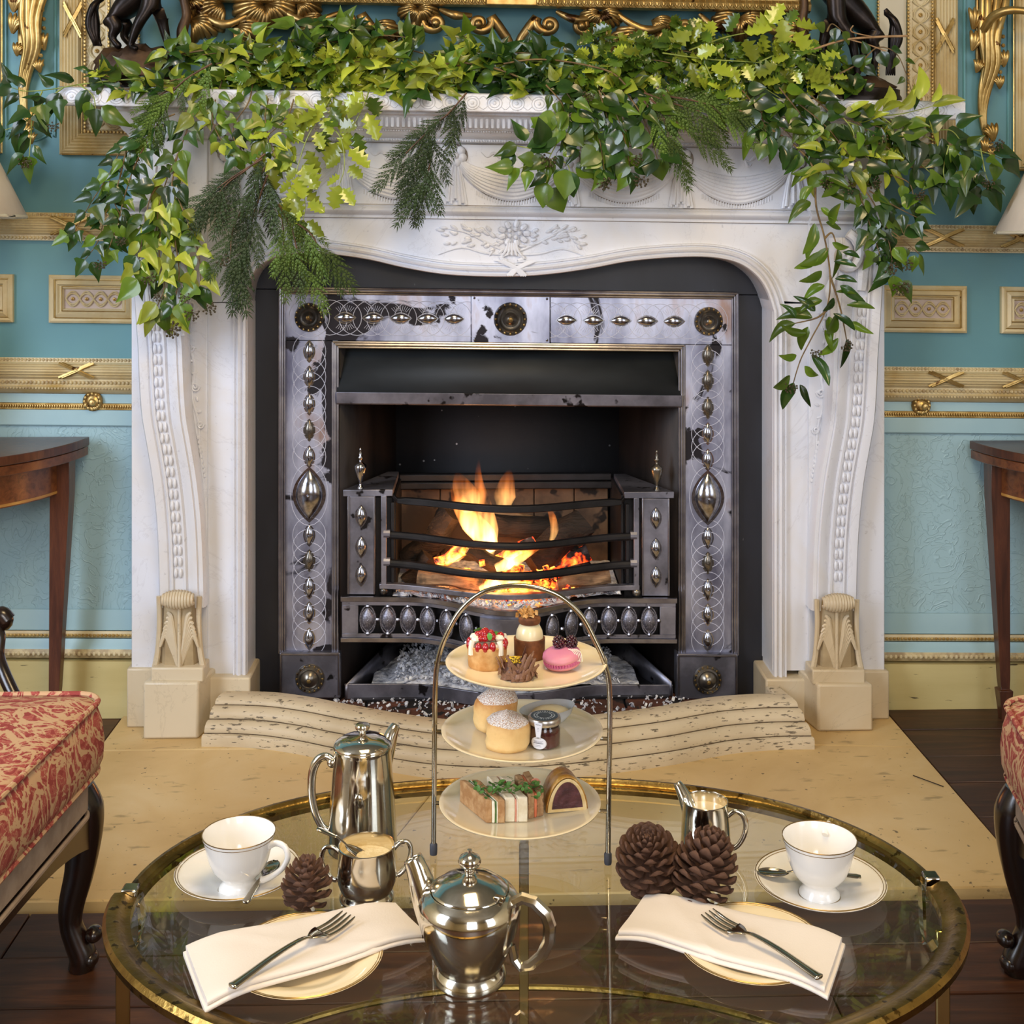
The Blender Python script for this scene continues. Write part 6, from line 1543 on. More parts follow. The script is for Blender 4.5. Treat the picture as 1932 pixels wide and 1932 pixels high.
ch = armchair(P1, P2, -1, 'armchair in red damask at the left, with a dark cabriole leg', [l1, l1+Vector((.0, -.52, 0)), l1+Vector((-.5, 0, 0)), l1+Vector((-.5, -.52, 0))], 1)
P = cr([Pd(14, 1172, 2.16), Pd(2, 1160, 2.16), Pd(-10, 1172, 2.16), Pd(-2, 1200, 2.15), Pd(-4, 1235, 2.14), Pd(6, 1268, 2.12), Pd(26, 1312, 2.10)], 5)
MB().tube(P, [.011+.004*(i < 8) for i in range(len(P))], 12).build('arm_support', M['chairwood'], ch, smooth=70)
MB().ball(Pd(8, 1170, 2.16), .016, .014, .018, 12).build('arm_scroll', M['chairwood'], ch, smooth=80)
P1, P2 = PZ(1893, 1318, .452), PZ(1944, 1400, .452)
l1 = PZ(1930, 1836, 0)
armchair(P1, P2, 1, 'armchair in red damask cut off by the right edge', [l1, l1+Vector((-.08, -.50, 0)), l1+Vector((.5, 0, 0)), l1+Vector((.5, -.5, 0))], 1)
# ================================================================= GILT SCONCES
def strand(m, pts, r, Y, flat=.8, seg=8):
    P = cr([D(u, v, Y-dy) for u, v, dy in pts], 5); n_ = len(P)
    rr = [lerp(r[min(int(i/(n_-1)*(len(r)-1)), len(r)-2)], r[min(int(i/(n_-1)*(len(r)-1)), len(r)-2)+1], i/(n_-1)*(len(r)-1)-min(int(i/(n_-1)*(len(r)-1)), len(r)-2))*Y/F for i in range(n_)]
    m.tube(P, rr, seg, flat=flat)
def sconce(base_u, q, lbl, tail):
    p = D(base_u, 200, YW-.01); t = thing('wall_sconce', lbl, 'wall light', p, 'gilt sconces on the wall')
    U = lambda du: base_u+q*du
    for k in range(6):
        m = MB(); o_ = (k-2.5)*6.4
        strand(m, [(U(14+o_*1.5), -70, .02), (U(14+o_*1.3), -10, .03+.012*(k % 2)), (U(6+o_*1.0+5*math.sin(k*2)), 50, .035+.012*(k % 2)), (U(8+o_*.72), 105, .03+.01*(k % 2)), (U(-4+o_*.5), 155, .024), (U(-8+o_*.28), 205, .016), (U(2+o_*.12), 262, .010)], [7, 8, 7.5, 6.5, 5, 3.6, 1.8], YW, 1.0)
        m.build('acanthus_rib', M['gilt'], t, smooth=60)
    rr_ = random.Random(int(base_u))
    for k, (du, v, s_, a) in enumerate(((-26, 20, 13, .5), (-28, 62, 12, .7), (32, 95, 10, -.5), (24, 140, 8, -.4), (-20, 110, 8, .5), (12, 236, 11, -.6), (-6, 262, 9, .4), (8, 275, 7, 0))):
        m = MB(); c_ = D(U(du), v, YW-.028); kk_ = s_*1.45*YW/F
        for j in range(5):
            an = (j-2)*.42+a*q; pts = cr([c_+Vector((0, 0, -kk_)), c_+Vector((math.sin(an)*kk_*.8, -.008, kk_*.3*math.cos(an))), c_+Vector((math.sin(an)*kk_*1.4, -.002, kk_*1.2*math.cos(an)))], 3)
            m.tube(pts, [kk_*.16, kk_*.24, kk_*.28, kk_*.28, kk_*.26, kk_*.2, kk_*.08], 6)
        m.build('gilt_leaf', M['gilt'], t, smooth=60)
    for k in range(7): MB().ball(D(U(28+3*math.sin(k)), 35+k*17, YW-.034), .0055, seg=8).build('gilt_bead', M['gilt'], t)
    MB().ub(base_u-20, base_u+20, -80, 120, YW-.012, YW).build('back_plate', M['gilt_dark'], t, bevel=.004)
    return t
sconce(52, 1, 'carved gilt acanthus sconce at the far left, above the ivy tip', 0)
s2 = sconce(1862, 1, 'carved gilt acanthus sconce at the far right, its branch curving out', 0)
m = MB(); strand(m, [(1856, 40, .05), (1872, 16, .08), (1898, 3, .11), (1930, 2, .13), (1960, 8, .14)], [8, 9, 8, 7, 6], YW, 1); m.build('branch', M['gilt'], s2, smooth=70)
# ================================================================= GILT PICTURE FRAME
YF = 3.105
pf_t = thing('picture_frame', 'carved gilt picture frame with scrolled lower edge above the mantelshelf', 'picture frame', D(930, 14, YF))
MB().mould(345, 1520, [(-150, YF+.03), (-150, YF-.02), (-80, YF-.035), (-30, YF-.05), (-8, YF-.045), (-2, YF-.055), (10, YF-.05), (15, YF-.035), (15, YF+.03)], YF).build('frame_rail', M['gilt'], pf_t, smooth=40)
m = MB(); u = 352
while u < 1514:
    for q in (-1, 1): m.tube(cr([D(u, 9, YF-.053), D(u+q*4.5, 3, YF-.055), D(u+q*5, -8, YF-.05)], 3), .0018, 5)
    m.ball(D(u, 2, YF-.054), .0028, .003, .005, 6); u += 12.5
m.build('leaf_ornament', M['gilt'], pf_t, kind='stuff')
np_ = MB().ub(918, 1013, -22, 9, YF-.066, YF-.05).build('name_plate', M['gilt_line'], pf_t, bevel=.002)
m = MB(); rr_ = random.Random(1)
for v, n_ in ((-12, 15), (-3, 11)):
    for k in range(n_): m.ub(966-n_*2.6+k*5.2, 966-n_*2.6+k*5.2+rr_.uniform(1.6, 3.6), v-1.6, v+1.2, YF-.0664, YF-.066)
m.build('engraved_lettering', M['darkwood'], np_, kind='stuff')
def cscroll(cu, cv, q, R_=26):
    m = MB(); P = []
    for k in range(26):
        th = k*.36; r_ = R_*math.exp(-.075*k); P.append(D(cu+q*r_*math.cos(th+2.6), cv-r_*math.sin(th+2.6)*.85, YF-.025-.0006*k))
    tail = [D(cu-q*R_*2.3, cv+52, YF-.01), D(cu-q*R_*1.9, cv+26, YF-.02)]
    P = cr(tail+P, 2); n_ = len(P); m.tube(P, [lerp(10, 4.5, i/(n_-1))*YF/F for i in range(n_)], 8, flat=.8)
    m.ball(P[-1]+Vector((0, -.004, 0)), .011, seg=12); m.build('scroll', M['gilt_dark'], pf_t, smooth=60)
for cu, q in ((905, -1), (1035, 1), (820, 1), (1100, -1), (660, -1), (1290, 1)): cscroll(cu, 44, q)
def shell(cu, cv, q, s_=1.0, nm='shell_leaf'):
    m = MB()
    for j in range(9):
        an = lerp(-.2, 1.5, j/8); L = (34+9*math.sin(j*.8))*s_
        P = cr([D(cu, cv, YF-.02), D(cu+q*L*.45*math.cos(an)+3, cv+L*.5*math.sin(an)-5*s_, YF-.045), D(cu+q*L*math.cos(an), cv+L*math.sin(an), YF-.030), D(cu+q*(L+4)*math.cos(an)-q*3, cv+L*math.sin(an)+5, YF-.012)], 4)
        n_ = len(P); m.tube(P, [lerp(2, 5.2, min(1, i/(n_-1)*1.3))*s_*YF/F for i in range(n_)], 7)
    m.build(nm, M['gilt_dark'], pf_t, smooth=60)
for a in ((440, 60, 1, 1.3), (700, 55, 1, 1.2), (1210, 60, -1, 1.2), (1520, 50, -1, 1.3), (360, 50, 1, 1.2), (600, 70, -1, 1.1), (500, 18, 1, 1.3), (498, 20, -1, 1.25), (560, 14, 1, 1.0), (785, 20, 1, .95), (788, 20, -1, .8), (1130, 22, 1, .95), (1132, 22, -1, .8), (1395, 26, 1, 1.2), (1393, 26, -1, 1.1), (420, 20, -1, 1.2), (1480, 28, 1, 1.1), (610, 40, -1, .9), (1230, 34, 1, .9), (350, 10, 1, 1.2)): shell(*a)
for a, b, dv in ((360, 480, 20), (520, 640, 16), (830, 890, 6), (1050, 1120, 8), (1160, 1280, 18), (1320, 1380, 14), (1420, 1500, 16)):
    m = MB(); strand(m, [(a, 20, .03), ((a+b)/2, 20+dv*1.8, .045), (b, 30, .03)], [4, 9, 4], YF, .8); m.build('strapwork', M['gilt_dark'], pf_t, smooth=60)
# ================================================================= BRONZE GROUPS
M['bronze'] = pm('dark_patinated_bronze', '1c1715', '2f2723', 12, .32, metal=.75, bump=.15, bs=60)
M['bronze_rock'] = pm('brown_bronze_rock', '3a291b', '57402a', 14, .5, metal=.5, bump=.8, bs=50)
def skin(name, mt, par, nodes, edges, sub=2):
    me = bpy.data.meshes.new(name); L = WL(par); me.from_pydata([tuple(Vector(n[0])-L) for n in nodes], edges, []); me.materials.append(mt)
    o = bpy.data.objects.new(name, me); col.objects.link(o); o.parent = par
    m = o.modifiers.new('skin', 'SKIN'); m.use_smooth_shade = True; m.branch_smoothing = .5
    for i, n in enumerate(nodes):
        v = me.skin_vertices[0].data[i]; r_ = n[1] if isinstance(n[1], tuple) else (n[1], n[1]); v.radius = r_; v.use_root = (i == 0)
    s_ = o.modifiers.new('sub', 'SUBSURF'); s_.levels = sub; s_.render_levels = sub; return o
def group(q, cu, vb, lbl, rock, plinth):
    Yh = 3.045; K = Yh/F
    zs_ = D(cu, 181.5, Yh).z; c0 = D(cu, vb, Yh); c0.z = zs_
    t = thing('horse_bronze', lbl, 'statue', c0, 'bronze horse groups on the mantelshelf')
    P = lambda du, v, dy=0: D(cu+q*du, v, Yh+dy)
    # plinth and rocky ground
    rows = []
    for z, k in ((0, 1.0), (.010, 1.0), (.016, .96), (.028, .96), (.030, .9)):
        rows.append([c0+Vector((plinth*k*K*math.cos(a), .062*k*math.sin(a), z)) for a in [2*PI*i/40 for i in range(40)]])
    m = MB().grid(rows, closed=True); m.f += [tuple(range(40)), tuple(160+i for i in range(39, -1, -1))]; m.build('plinth', M['bronze'], t, smooth=40)
    rows = []; gh = (177-vb)*K-.02
    for j, (k, h) in enumerate(((.93, 0), (.90, .3), (.84, .62), (.68, .86), (.4, 1), (0, 1.02))):
        rows.append([c0+Vector((rock*k*K*math.cos(a)*(1+.3*mn.noise(Vector((math.cos(a)*3, math.sin(a)*3, j+cu)))), .055*k*math.sin(a), .026+gh*h*(1+.35*mn.noise(Vector((math.cos(a)*3.5, j*1.3, cu)))))) for a in [2*PI*i/36 for i in range(36)]])
    MB().grid(rows, closed=True).build('rocky_ground', M['bronze_rock'], t, smooth=25)
    g = vb-2
    N = [(P(-44, 30), (.050, .044)), (P(-10, 22), (.048, .046)), (P(26, -12), (.050, .046)), (P(54, -58), (.044, .038)), (P(70, -104), (.030, .024)), (P(80, -140), (.022, .018)), (P(100, -142), (.016, .013)), (P(112, -132), (.010, .009)),
         (P(-46, 52, -.020), .030), (P(-28, 66, -.022), .018), (P(-44, 82, -.022), .0115), (P(-34, g-8, -.022), .0085), (P(-24, g+2, -.022), .011),
         (P(-34, 50, .022), .030), (P(-8, 62, .022), .018), (P(-20, 80, .022), .0115), (P(-8, g-8, .022), .0085), (P(4, g+2, .022), .011),
         (P(76, -52, -.018), .017), (P(100, -66, -.02), .011), (P(94, -40, -.02), .008), (P(70, -46, .018), .017), (P(94, -34, .02), .011), (P(86, -12, .02), .008)]
    Ed = [(0, 1), (1, 2), (2, 3), (3, 4), (4, 5), (5, 6), (6, 7), (0, 8), (8, 9), (9, 10), (10, 11), (11, 12), (0, 13), (13, 14), (14, 15), (15, 16), (16, 17), (3, 18), (18, 19), (19, 20), (3, 21), (21, 22), (22, 23)]
    skin('horse', M['bronze'], t, N, Ed)
    m = MB()
    for k in range(5):
        strand(m, [(cu+q*(-58), 4+k*2, .0), (cu+q*(-72-k), 26, .004*k), (cu+q*(-74-k*1.5+6*math.sin(k)), 60, .003*k), (cu+q*(-66-k*2), 92, .002*k), (cu+q*(-60-k*4), g-2, 0)], [4, 7, 7.5, 5, 1.5], Yh, 1)
    m.build('tail', M['bronze'], t, smooth=60)
    N = [(P(34, 6, -.040), (.027, .022)), (P(36, -26, -.040), (.028, .019)), (P(38, -60, -.040), (.031, .019)), (P(40, -78, -.040), .012), (P(42, -96, -.042), (.018, .018)),
         (P(26, 28, -.046), .021), (P(12, 52, -.050), .0145), (P(2, 74, -.046), .0120), (P(-6, g-2, -.044), .0075), (P(8, g+3, -.054), .007),
         (P(44, 28, -.036), .021), (P(54, 52, -.040), .0145), (P(60, 76, -.036), .0120), (P(66, g-1, -.034), .0075), (P(80, g+3, -.040), .007),
         (P(54, -70, -.03), .011), (P(68, -92, -.02), .009), (P(80, -112, -.012), .007), (P(20, -66, -.05), .011), (P(8, -42, -.062), .009), (P(20, -24, -.066), .007)]
    Ed = [(0, 1), (1, 2), (2, 3), (3, 4), (0, 5), (5, 6), (6, 7), (7, 8), (8, 9), (0, 10), (10, 11), (11, 12), (12, 13), (13, 14), (2, 15), (15, 16), (16, 17), (2, 18), (18, 19), (19, 20)]
    skin('groom_figure', M['bronze'], t, N, Ed)
    m = MB(); strand(m, [(cu+q*98, g+4, 0), (cu+q*92, 70, .004), (cu+q*100, 40, 0), (cu+q*94, 0, .002), (cu+q*100, -40, 0)], [14, 11, 9, 8, 6], Yh, 1); m.build('tree_stump', M['bronze_rock'], t, smooth=60)
group(1, 252, 104, 'dark bronze horse led by a groom at the left end of the mantelshelf', 82, 86)
group(-1, 1612, 134, 'dark bronze rearing horse at the right end of the mantelshelf', 80, 90)
# ================================================================= MANTEL FOLIAGE
def leafmat(name, a, b, rough=.32, coat=.25):
    t = NT(name); c = t.ramp(t.noise(.9, 2, t.coord((1.4, 1.4, 1.4))), [(.3, a), (.7, b)]); oi = t.n.new('ShaderNodeObjectInfo')
    hs_ = t.n.new('ShaderNodeHueSaturation'); t.link(c, hs_.inputs['Color']); t.link(t.math('ADD', t.math('MULTIPLY', oi.outputs['Random'], .95), .5), hs_.inputs['Value'])
    t.set(Base_Color=hs_.outputs[0], Roughness=rough); t.b.inputs['Coat Weight'].default_value = coat
    tr = t.n.new('ShaderNodeBsdfTranslucent'); t.link(hs_.outputs[0], tr.inputs[0]); mx = t.n.new('ShaderNodeMixShader'); mx.inputs[0].default_value = .25
    t.link(t.b.outputs[0], mx.inputs[1]); t.link(tr.outputs[0], mx.inputs[2]); t.link(mx.outputs[0], t.out.inputs[0]); return t.m
G = {'dark': leafmat('dark_ivy_leaf', '24401a', '365620', .25, .4), 'mid': leafmat('mid_green_leaf', '4c6a1c', '678226', .3), 'bright': leafmat('yellow_green_leaf', '93a22c', 'b4bc44', .35),
     'holly': leafmat('holly_leaf', '8c9c2c', 'a8b43c', .22, .5), 'hollyd': leafmat('dark_holly_leaf', '46641e', '627c28', .22, .5), 'conif': leafmat('dark_cypress', '2e4222', '44562c', .6, 0), 'conib': leafmat('bright_cypress', '506c24', '6c8430', .6, 0)}
stemm = pm('woody_stem', '5e4a2c', '80683e', 40, .7); stemg = pm('green_stem', '7d8c38', '96a24c', 40, .5); berm = pm('ivy_berries', '2a2018', '554a28', 60, .5)
def leafgrid(xs, ws, n=5, fold=.25, droop=.25, wav=0, side=0):
    rows = []
    for i, (x, w_) in enumerate(zip(xs, ws)):
        rows.append([Vector((x, w_*y+side*math.sin(PI*x), fold*w_*abs(y)-droop*x*x+wav*((-1)**i)*abs(y))) for y in [lerp(-1, 1, k/(n-1)) for k in range(n)]])
    return MB().grid(rows)
L_ = {}
xs = [0, .08, .2, .35, .5, .65, .8, .92, 1]
def LP(key, meshes, mk): L_[key] = [Proto(m, 'leaf', G[mk], smooth=80) for m in meshes]
ivy1 = leafgrid(xs, [.03, .20, .32, .33, .26, .17, .09, .035, .002], fold=.35, droop=.3, side=.06)
ivy2 = leafgrid(xs, [.03, .18, .26, .28, .23, .16, .09, .04, .002], fold=-.3, droop=.6, side=-.08)
ivy3 = leafgrid(xs, [.03, .36, .44, .25, .22, .17, .10, .04, .002], fold=.25, droop=.15)   # shouldered, three-lobed
hol1 = leafgrid([0, .08, .19, .29, .41, .51, .63, .73, .84, .93, 1], [.03, .13, .37, .20, .43, .23, .38, .17, .25, .07, .002], fold=.15, droop=.15, wav=.05)
hol2 = leafgrid([0, .08, .2, .3, .42, .52, .64, .74, .86, .94, 1], [.03, .12, .33, .17, .38, .20, .34, .14, .22, .05, .002], fold=-.2, droop=.4, wav=.07)
cre = leafgrid(xs, [.02, .08, .14, .17, .17, .14, .10, .05, .002], fold=.5, droop=-.35, side=.12); cre2 = leafgrid(xs, [.02, .10, .18, .21, .19, .15, .10, .05, .002], fold=.5, droop=.5, side=-.12)
LEAF = {'ivy': [ivy1, ivy2, ivy3], 'round': [ivy1, leafgrid(xs, [.03, .26, .42, .46, .42, .32, .19, .08, .002], fold=.2, droop=.2)], 'holly': [hol1, hol2], 'crescent': [cre, cre2]}
PROT = {k: [Proto(m, 'leaf', G['mid'], smooth=80) for m in v] for k, v in LEAF.items()}
def frondmesh():
    m = MB(); rr = random.Random(3)
    def rib(a, b, w_):
        d_ = (b-a).normalized(); s_ = Vector((-d_.y, d_.x, 0))*w_; u_ = Vector((0, 0, w_*.7))
        m.add([a-s_, a+s_, b, (a+b)/2+u_], [(0, 1, 3), (1, 2, 3), (2, 0, 3), (0, 2, 1)])
    P = [Vector((x, .05*math.sin(2.5*x), -.22*x*x)) for x in [k/16 for k in range(17)]]
    for k in range(16): rib(P[k], P[k+1]+(P[k+1]-P[k])*.2, .012)
    for k in range(2, 16, 2):
        x = k/16; L = .36*(1-x)**.7+.06
        for q in (-1, 1):
            an = q*(.52+rr.uniform(-.1, .1)); d_ = Vector((math.cos(an), math.sin(an), -.18)); a = P[k]; n = max(2, int(L/.055))
            for j in range(n):
                p0, p1 = a+d_*(L*j/n), a+d_*(L*(j+1.4)/n); rib(p0, p1, .014)
                if j < n-1:
                    for q2 in (-1, 1):
                        a2 = an+q2*.42; d2 = Vector((math.cos(a2), math.sin(a2), -.12+rr.uniform(-.1, .1))); rib(p0, p0+d2*(.085*(1-j/n)+.04), .013)
    return m
frP = Proto(frondmesh(), 'frond', G['conif'], smooth=0)
bm_ = MB(); rr = random.Random(6)
for k in range(18):
    zz = 1-1.5*(k+.5)/18; r_ = math.sqrt(max(0, 1-zz*zz)); d_ = Vector((r_*math.cos(k*2.4), r_*math.sin(k*2.4), zz)); bm_.tube([(0, 0, -.2), tuple(d_)], .03, 3); bm_.ball(d_, .17, seg=6)
beP = Proto(bm_, 'berry_cluster', berm, smooth=60)
YD = lambda v, rr, dd: (rr.uniform(2.975, 3.055) if v < 165 else 2.935-dd) 
def place_leaf(par, p, dirv, size, kind, mat, rr):
    d_ = dirv.normalized(); nrm = Vector((rr.uniform(-.6, .6), -1, rr.uniform(0, .9))); nrm = nrm-d_*nrm.dot(d_)
    if nrm.length < .05: nrm = Vector((0, 0, 1))-d_*d_.z
    nrm.normalize(); y = nrm.cross(d_); R_ = Matrix((d_, y, nrm)).transposed()
    rr.choice(PROT[kind]).put(par, p, R_.to_quaternion(), (size, size*rr.uniform(.85, 1.1), size), G[mat])
def jit(rr, a): return Vector((rr.uniform(-a, a), rr.uniform(-a*.5, a*.5), rr.uniform(-a, a)))
def clampY(p, m_=.0):
    # keep clear of the shelf edge and marble below it
    if p.z < ZSH and p.y > 2.95: p.y = 2.945
    return p
ZSH = D(960, 177, 2.96).z+.004
def spray(label, stems, kind, mats, size, step, group='greenery on the mantelpiece', seed=1, spread=1.0, gravity=.5, berries=(), stemr=1.6, woody=True, Y0=None, name='ivy_spray', cat='foliage', dd=0.0):
    rr = random.Random(seed); first = stems[0][0]
    Yf = lambda v: (Y0 if Y0 else (3.0 if v < 160 else 2.935))-dd
    root = E(first[0], first[1], Yf(first[1])); t = thing(name, label, cat, root, group); cnt = 0
    for st_ in stems:
        pts = cr([E(u, v, Yf(v)) for u, v in st_], 6); n = len(pts)
        MB().tube(pts, [lerp(stemr, stemr*.45, i/(n-1))*3/F for i in range(n)], 5).build('stem', stemm if woody else stemg, t, smooth=60)
        acc = 0; nxt = rr.uniform(0, step); sgn = 1
        for i in range(1, n):
            seg = (pts[i]-pts[i-1]); L = seg.length*F/2.97; 
            while acc+L > nxt:
                p = pts[i-1]+seg*((nxt-acc)/max(L, 1e-6)); tan = seg.normalized(); side = Vector((-tan.z, 0, tan.x))*sgn; sgn = -sgn
                d_ = tan*rr.uniform(.2, .7)+side*rr.uniform(.5, 1.1)*spread+Vector((0, rr.uniform(-.5, .15), -gravity*rr.uniform(.4, 1.2))); s_ = size*rr.uniform(.62, 1.15)*2.97/F
                pet = d_.normalized()*s_*.3+jit(rr, .003); q = clampY(p+pet)
                if cnt < 295: place_leaf(t, q, d_, s_, kind, rr.choice(mats), rr)
                cnt += 1; nxt += step*rr.uniform(.6, 1.4)
            acc += L
        # terminal leaf
        place_leaf(t, pts[-1], (pts[-1]-pts[-3])+Vector((0, 0, -.004)), size*2.97/F, kind, rr.choice(mats), rr)
    for (u, v, s_) in berries: beP.put(t, E(u, v, Yf(v)-.012), (rr.uniform(-.6, .6), rr.uniform(1.8, 3.6), 0), s_*2.95/F)
    return t
def mass(label, u0, u1, v0, v1, nst, nl, kind, mats, size, seed, name='ivy_spray', Yr=(2.975, 3.06)):
    rr = random.Random(seed); c = E((u0+u1)/2, v1, 3.0); c.z = max(c.z, ZSH); t = thing(name, label, 'foliage', c, 'greenery on the mantelpiece'); cnt = 0
    for s_ in range(nst):
        u = rr.uniform(u0, u1); v = rr.uniform(lerp(v0, v1, .45), v1); an = rr.uniform(-.5, PI+.5) if rr.random() < .6 else rr.choice((0, PI))+rr.uniform(-.3, .3); L = rr.uniform(50, 120); Y = rr.uniform(*Yr)
        up = rr.uniform(.2, .9)
        pts = cr([E(u, v, Y), E(u+math.cos(an)*L*.5, v-abs(math.sin(an))*L*.35*up-6, Y-.01), E(max(u0-20, min(u1+20, u+math.cos(an)*L)), max(v0, v-abs(math.sin(an))*L*.7*up), Y-.03)], 4)
        for p in pts: p.z = max(p.z, ZSH+.004) if p.y > 2.95 else p.z
        MB().tube(pts, [lerp(1.8, .8, i/(len(pts)-1))*3/F for i in range(len(pts))], 5).build('stem', rr.choice((stemm, stemg)), t, smooth=60)
        for k in range(nl):
            if cnt >= 290: break
            i = rr.randrange(1, len(pts)); p = pts[i]+jit(rr, .008); d_ = Vector((rr.uniform(-1, 1), rr.uniform(-.9, .1), rr.uniform(-.6, .8))); sz = size*rr.uniform(.6, 1.15)*3/F
            if p.z+d_.normalized().z*sz < ZSH and p.y+d_.normalized().y*sz > 2.945: d_.z = abs(d_.z)*.3
            place_leaf(t, p+d_.normalized()*sz*.15, d_, sz, kind, rr.choice(mats), rr); cnt += 1
    return t
def cypress(label, stems, mat, size, step, seed, grav=.7, group='greenery on the mantelpiece', Y0=2.925):
    rr = random.Random(seed); f = stems[0][0]; t = thing('cypress_sprig', label, 'foliage', E(f[0], f[1], Y0), group)
    for st_ in stems:
        pts = cr([E(u, v, Y0) for u, v in st_], 5); n = len(pts); MB().tube(pts, [lerp(2.0, .8, i/(n-1))*3/F for i in range(n)], 5).build('stem', pm('reddish_twig', '4a3424', '6a4c34', 40, .7), t, smooth=60)
        acc = 0; nxt = 4; sg = 1
        for i in range(1, n):
            seg = pts[i]-pts[i-1]; L = seg.length*F/2.95
            while acc+L > nxt:
                p = pts[i-1]+seg*((nxt-acc)/L); tan = seg.normalized(); side = Vector((-tan.z, 0, tan.x))*sg; sg = -sg
                d_ = (tan*.9+side*rr.uniform(.25, .7)+Vector((0, rr.uniform(-.35, .1), -grav*rr.uniform(.3, 1)))).normalized(); nrm = Vector((rr.uniform(-.5, .5), -1, rr.uniform(0, .5))); nrm = (nrm-d_*nrm.dot(d_)).normalized()
                R_ = Matrix((d_, nrm.cross(d_), nrm)).transposed(); s_ = size*rr.uniform(.7, 1.15)*2.95/F; frP.put(t, clampY(p), R_.to_quaternion(), s_, G[mat]); nxt += step*rr.uniform(.7, 1.3)
            acc += L
        d_ = (pts[-1]-pts[-4]).normalized(); nrm = Vector((.1, -1, .2)); nrm = (nrm-d_*nrm.dot(d_)).normalized(); frP.put(t, pts[-1], Matrix((d_, nrm.cross(d_), nrm)).transposed().to_quaternion(), size*2.95/F, G[mat])
    return t
D1, D2, B1, B2 = ['dark', 'dark', 'mid'], ['dark'], ['bright', 'bright', 'mid'], ['mid', 'mid', 'bright', 'dark']
# the bulk lying along the shelf
mass('dense mid-green ivy on the shelf beside the left bronze', 340, 520, 40, 175, 22, 9, 'ivy', ['mid', 'mid', 'dark', 'bright'], 40, 1)
mass('tangle of yellow-green holly on the shelf, left of centre', 440, 660, 60, 175, 24, 10, 'holly', ['holly', 'holly', 'hollyd'], 34, 2, 'holly_spray')
mass('dark glossy ivy standing up before the gilt shell, left of centre', 560, 760, -20, 150, 16, 9, 'ivy', ['dark', 'mid'], 44, 3)
mass('pale yellow-green ivy on the shelf, just left of centre', 640, 860, 50, 180, 26, 10, 'ivy', ['bright', 'bright', 'mid'], 42, 4, Yr=(2.965, 3.02))
mass('dark star-shaped ivy leaves at the centre of the shelf', 800, 1000, 15, 175, 18, 8, 'ivy', ['dark', 'dark', 'mid'], 50, 5)
mass('low mid-green ivy on the shelf, just right of centre', 940, 1180, 85, 180, 26, 10, 'round', ['mid', 'dark', 'bright'], 34, 6)
mass('dark holly bank in front of the gilt shell, right of centre', 1120, 1330, 15, 175, 27, 10, 'holly', ['hollyd', 'hollyd', 'holly'], 34, 7, 'holly_spray')
mass('mixed green holly bank behind the bright sprig, towards the right', 1280, 1480, 60, 180, 26, 10, 'holly', ['hollyd', 'holly', 'hollyd'], 34, 8, 'holly_spray')
mass('small dark leaves crowding against the right bronze', 1430, 1600, 75, 178, 18, 9, 'round', ['mid', 'dark'], 32, 9)
mass('thin mid-green ivy lying under the left bronze base', 180, 360, 135, 178, 8, 5, 'ivy', ['mid', 'dark', 'bright'], 36, 10, Yr=(2.955, 2.975))
# trailing pieces
spray('dark big-leaved ivy trailing off the left end of the shelf', [[(320, 152), (240, 150), (160, 158), (100, 168), (50, 172), (22, 165)], [(120, 165), (80, 195), (48, 230), (10, 245)], [(80, 172), (62, 215), (58, 262), (55, 295)], [(150, 160), (175, 180), (180, 205)]], 'ivy', ['dark', 'dark', 'dark', 'mid'], 52, 22, seed=20, woody=False, berries=[(47, 305, 12), (100, 238, 10)], Y0=2.95)
spray('dark ivy strands hanging at the left corner of the chimneypiece', [[(330, 215), (275, 240), (228, 285), (205, 330), (170, 385), (140, 440)], [(240, 275), (222, 350), (200, 400), (185, 455), (160, 490)], [(300, 230), (260, 300), (238, 360), (222, 420), (205, 470)], [(205, 330), (215, 380), (235, 420)]], 'ivy', ['dark', 'dark', 'mid'], 38, 13, seed=21, berries=[(190, 498, 10), (228, 455, 9)])
spray('bright ivy cascade hanging down the left jamb', [[(400, 150), (365, 215), (340, 280), (318, 330), (300, 390), (292, 450), (270, 520)], [(335, 290), (322, 370), (330, 450), (338, 520), (325, 585)], [(318, 330), (285, 370), (272, 430), (262, 490)], [(325, 350), (355, 420), (375, 480), (378, 540)], [(310, 400), (300, 470), (310, 540), (290, 590)]], 'ivy', ['bright', 'bright', 'mid', 'mid', 'dark'], 50, 13, seed=22, gravity=.8, berries=[(325, 622, 15), (362, 592, 13), (395, 582, 12), (280, 525, 12), (348, 560, 10), (420, 490, 12), (300, 560, 9)])
spray('holly sprig with bright leaves hanging left of centre', [[(650, 140), (615, 200), (580, 260), (560, 320), (545, 370)], [(600, 225), (640, 255), (650, 310), (640, 350)], [(575, 270), (525, 250), (500, 290)], [(560, 320), (575, 380), (572, 415)], [(700, 150), (690, 190), (660, 250)]], 'holly', ['holly', 'holly', 'holly', 'hollyd'], 46, 15, seed=23, woody=False, name='holly_spray')
spray('ivy hanging over the shelf between the holly and the left cascade', [[(480, 130), (470, 190), (440, 240), (450, 290)], [(520, 150), (500, 220), (520, 300)], [(420, 150), (400, 220), (420, 270)], [(560, 150), (545, 215), (500, 260)]], 'ivy', ['mid', 'dark', 'bright', 'mid'], 40, 12, seed=24)
cypress('dark cypress fronds drooping over the left end of the frieze', [[(500, 290), (465, 320), (430, 345), (400, 380)], [(500, 315), (470, 370), (440, 430), (435, 480)], [(505, 330), (480, 400), (465, 470)], [(495, 300), (445, 330), (410, 355)]], 'conif', 120, 34, 30)
cypress('green cypress tip hanging into the arch opening', [[(525, 385), (550, 430), (560, 470), (572, 500)], [(530, 390), (535, 440), (535, 470)], [(545, 410), (585, 440), (600, 465)]], 'conib', 105, 36, 31)
